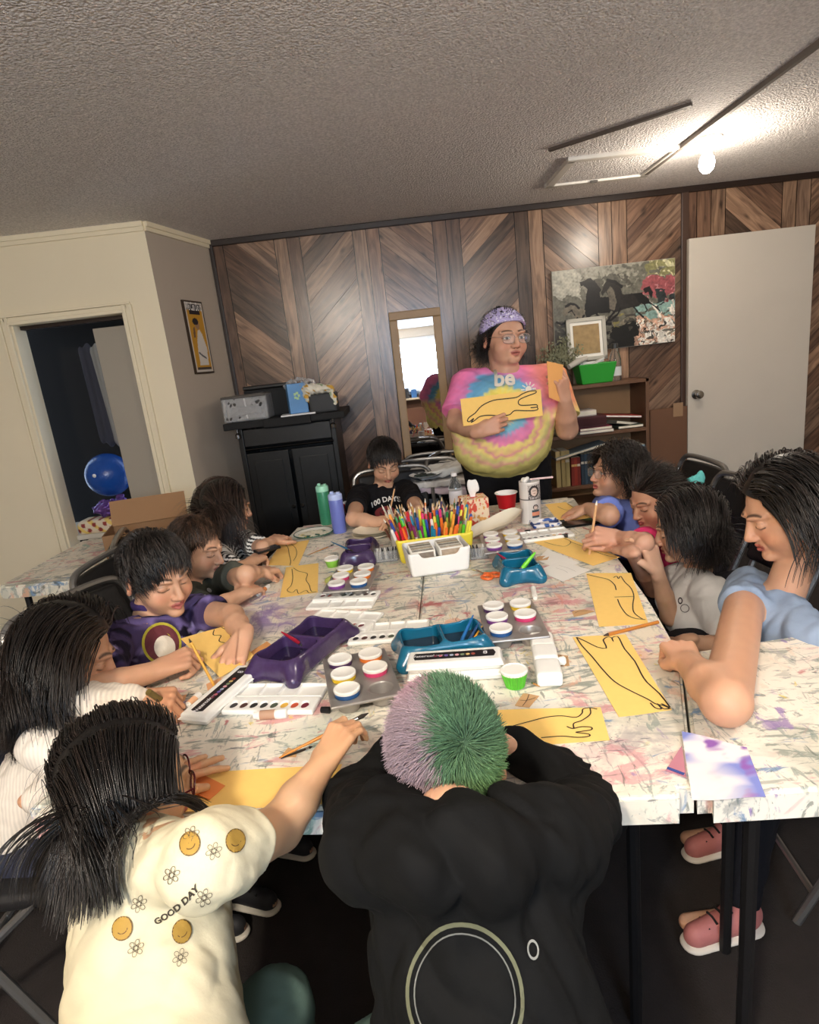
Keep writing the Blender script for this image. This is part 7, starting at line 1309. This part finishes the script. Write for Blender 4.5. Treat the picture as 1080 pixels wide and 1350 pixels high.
h_ = I['hands'][1]; held(I, 1, h_['palm']+A(-.01, -.035, .05), h_['palm']+A(.02, .02, -.035), .007, '6a5a30', 'olive marker gripped at the left edge', kind='marker', tip='1a1818')
chair(*back(hips, (.95, 0), .02)[:2], A(.95, 0), 'folding chair under the person in the cream sweater')

# --- near left girl: long dark hair, glasses, cream printed T-shirt
hd = Head(ky(170, 1034, .84), (.84, .44, -.24), .87)
fvN = (.50, .86); sh = [ky(268, 1138, .66), ky(120, 1110, .88)]; el = [ky(368, 1092, .80), kz(120, 1055, .80)]; wr = [kz(424, 1010, .800), kz(194, 1044, .785)]; hips = (-.36, .46, .46)
I = person('girl with long dark hair and glasses in a cream printed T-shirt, near left', hd, ky(172, 1118, .78), sh, el, wr, [(kz(449, 966, .83)-wr[0], A(-.2, -.4, .9), 'pinch'), (kz(258, 1006, .775)-wr[1], A(0, -.15, 1), 'spread')], hips, fvN, skin='c59a76', gaze='down', hsc=.74, arm=(.038, .034, .032, .020), hh=.0026, bw=.12)
t = shirt(I, 'd6ccae', sh, el, hips, sleeve=.48, bw=.140, bd=.74, sle=.054, slr=.052, ff=14, amp=.0045, h=.004, seed=21, neckcut=.040)
for px_, py_ in ((250, 1112, ), (311, 1108), (161, 1224), (240, 1228)): V, F = disc(.0115, 22, sy=1.15); o_ = cam_decal('smiley_print', px_, py_, .55, V, F, t, M('a8853a', .7)); V, F = ring(.0108, .0120, 24, sy=1.15); cam_decal('smiley_outline', px_, py_, .548, V, F, t, M('5a4020', .7)); V, F = ring(.0055, .0066, 12, a0=3.5, a1=5.9); cam_decal('smiley_mouth', px_, py_, .546, [(a, b_) for a, b_ in V], F, t, M('5a4020', .7))
def daisy(r=.0095):
    Vs, Fs = ring(.0022, .0030, 10)
    Vs, Fs = list(Vs), list(Fs)
    for k in range(6): a = k*1.047; V, F = ring(.0028, .0035, 10, sx=1, sy=.8); n_ = len(Vs); Vs += [(r*.66*math.cos(a)+x*math.cos(a)-y*math.sin(a), r*.66*math.sin(a)+x*math.sin(a)+y*math.cos(a)) for x, y in V]; Fs += [[i+n_ for i in f] for f in F]
    return Vs, Fs
for px_, py_ in ((282, 1122), (226, 1154), (183, 1192), (179, 1250), (269, 1184), (252, 1100), (238, 1262)): V, F = daisy(); cam_decal('flower_print', px_, py_, .55, V, F, t, M('4a4034', .7))
V, F = text_mesh('GOOD DAY', .0105, .0004); V[:, 0] *= 1.0; V[:, 1] += 5*V[:, 0]**2-.002; cam_decal('lettering', 232, 1196, .52, V, F, t, M('3a3228', .7), rot=.28)
trousers(I, hips, '5a7068', bw=.125); hair_cap(hd, I['root'], H('0b0807'), .012, h=.004); hd.glasses(I['root'], '5a1a22', .0016)
strands(hd, 'hair_locks', I['root'], 12000, .225, .0011, H('070505'), H('231914'), part_comb(.01, .10), grav=1., stiff=.80, seed=15, steps=18, off=(.004, .018), caps=bodycaps(sh, hips, .13, .062), noise=.03, clump=220)
h_ = I['hands'][0]; brush(tuple(kz(368, 999, TZ+.006)), tuple(kz(486, 940, .80)), 'c8802e', 'orange brown paintbrush held by the near left girl', r=.0032)
brush((370, 1000), (412, 984), '2a2420', 'dark bristle brush end lying under the hand of the near left girl', r=.002)
q = kz(262, 1035, TZ+.004); paper('orange folded paper under the spread hand of the near left girl', [(238, 1040), (262, 1018), (297, 1036), (276, 1054)], M('e88a4a', .8), z=TZ+.004)
chair(*back(hips, fvN, .0)[:2], A(*fvN), 'black folding chair under the near left girl')

# --- child with green and pink cropped hair in a black hoodie, nearest
hd = Head(ky(591, 1004, .72), (.06, .88, -.42), .86, roll=-.05, wide=.97); fvC = (.03, 1)
sh = [ky(735, 1108, .63), ky(490, 1112, .63)]; el = [ky(790, 1056, .87), ky(470, 1056, .86)]; wr = [kz(668, 980, .80), kz(535, 982, .80)]; hips = (.04, .40, .46)
I = person('child with cropped green and mauve dyed hair in a black hoodie, nearest the camera', hd, ky(594, 1078, .62), sh, el, wr, [(A(-.9, .35, -.2), A(0, -.2, 1), 'relaxed'), (A(.9, .35, -.2), A(0, -.2, 1), 'relaxed')], hips, fvC, skin='c89a7e', hsc=.82, arm=(.036, .032, .028, .020), hh=.0024, bw=.125, neckr=.036)
nk = hd.p(0, -.06, -.10)
def hood(s):
    s.cap(ky(548, 1076, .655), ky(640, 1074, .655), .030, .030, k=.03)
    c_ = ky(592, 1088, .58); s.ell(ky(594, 1128, .57), (.100, .050, .064), k=.045); s.cap(ky(520, 1082, .63), ky(548, 1150, .54), .024, .03, k=.03); s.cap(ky(668, 1078, .63), ky(640, 1150, .54), .024, .03, k=.03)
t = shirt(I, '', sh, el, A(hips[0], .42, .46), colfn=lambda V: np.tile(H('0b0b0b'), (len(V), 1)), wr=wr, xdisp=lambda P: sum(.0045*np.exp(-(np.linalg.norm(P-e_, axis=1)/.085)**2)*np.sin((P@nrm(s_-w_))*260+4*vnoise(P, 9, 4)) for s_, e_, w_ in zip(sh, el, wr)), long=True, bw=.145, bd=.78, cuff=.034, slr=.057, fr=.060, amp=.009, ff=11, h=.0042, neckcut=.044, extra=hood, seed=30, name='hoodie', neck=hd.p(0, -.02, -.105))
V, F = ring(.058, .062, 48); cam_decal('ring_print', 612, 1312, .25, V, F, t, M('5f5f48', .8)); V, F = ring(.0515, .0530, 48); cam_decal('ring_print', 612, 1312, .25, V, F, t, M('6a6a64', .8)); V, F = ring(.0045, .0062, 16, sy=1.5); cam_decal('ring_print', 703, 1252, .30, V, F, t, M('8a8a84', .8))
trousers(I, hips, '15151a', bw=.13)
dl = hd.loc(CAM); dl = dl/np.linalg.norm(dl); wh = A(0, -.014, .030)+dl*A(.08, .098, .092)+A(.032, .004, -.006)
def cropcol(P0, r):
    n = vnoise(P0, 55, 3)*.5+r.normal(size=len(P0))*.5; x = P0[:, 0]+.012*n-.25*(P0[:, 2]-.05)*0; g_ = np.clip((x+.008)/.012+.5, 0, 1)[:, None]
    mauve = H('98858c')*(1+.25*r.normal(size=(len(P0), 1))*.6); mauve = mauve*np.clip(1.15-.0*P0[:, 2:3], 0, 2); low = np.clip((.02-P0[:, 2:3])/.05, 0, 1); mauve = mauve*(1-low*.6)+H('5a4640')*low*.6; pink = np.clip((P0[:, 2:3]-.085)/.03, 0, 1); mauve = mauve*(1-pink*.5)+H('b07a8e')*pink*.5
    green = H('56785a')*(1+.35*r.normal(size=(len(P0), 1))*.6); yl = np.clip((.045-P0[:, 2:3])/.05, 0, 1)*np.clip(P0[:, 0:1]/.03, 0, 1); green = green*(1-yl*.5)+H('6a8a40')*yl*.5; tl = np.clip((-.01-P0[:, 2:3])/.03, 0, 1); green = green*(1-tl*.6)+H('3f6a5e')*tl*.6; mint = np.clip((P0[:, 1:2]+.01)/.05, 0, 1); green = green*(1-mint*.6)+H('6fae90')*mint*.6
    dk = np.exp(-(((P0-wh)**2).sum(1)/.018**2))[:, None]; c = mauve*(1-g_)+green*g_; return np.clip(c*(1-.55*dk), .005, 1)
zc_ = ([-1, -.6, -.2, .15, .45, .8, 1], [-.100, -.092, -.060, -.005, .045, .07, .075])
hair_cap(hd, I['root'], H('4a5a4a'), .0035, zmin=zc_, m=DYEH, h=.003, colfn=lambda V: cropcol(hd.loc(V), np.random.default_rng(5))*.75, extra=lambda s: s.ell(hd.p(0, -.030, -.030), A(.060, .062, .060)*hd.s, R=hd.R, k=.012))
def whorl(p, d): v = p-wh; return nrm(v/(np.linalg.norm(v)+.01)*1.0+np.cross(d, v)*6+d*.55)
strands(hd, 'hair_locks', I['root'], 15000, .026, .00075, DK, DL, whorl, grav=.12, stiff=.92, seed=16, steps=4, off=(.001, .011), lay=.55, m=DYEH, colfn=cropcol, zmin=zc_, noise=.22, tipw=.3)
rn = np.random.default_rng(61).normal(size=(9000, 3)); rn /= np.linalg.norm(rn, axis=1)[:, None]; rn = rn[(rn[:, 1] < -.15) & (rn[:, 2] < .35)]
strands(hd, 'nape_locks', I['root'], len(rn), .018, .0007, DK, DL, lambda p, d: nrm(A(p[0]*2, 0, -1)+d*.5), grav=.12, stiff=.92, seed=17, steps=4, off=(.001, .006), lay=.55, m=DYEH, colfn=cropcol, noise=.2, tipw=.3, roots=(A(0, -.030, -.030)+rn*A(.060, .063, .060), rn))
# grey plastic shell chair under the nearest child
cx, cy = .04, .42; t = thing('chair', 'grey beige plastic shell chair under the child in the black hoodie', 'chair', (cx, cy, 0)); PL = M('8f877a', .45)
sob('shell', S().box((cx, cy, .44), (.21, .20, .012), rad=.012).box((cx, cy-.20, .62), (.205, .012, .16), R=np.array(Matrix.Rotation(R_(8), 3, 'X')), rad=.012, k=.04), .007, PL, t, disp=lambda P: 0*P[:, 0])
for sx in (-1, 1):
    for sy in (-1, 1): g = G(); g.tube([(cx+sx*.17, cy+sy*.15, .43), (cx+sx*.21, cy+sy*.20, .01)], .011); g.obj('leg', STEEL, t, smooth=True)
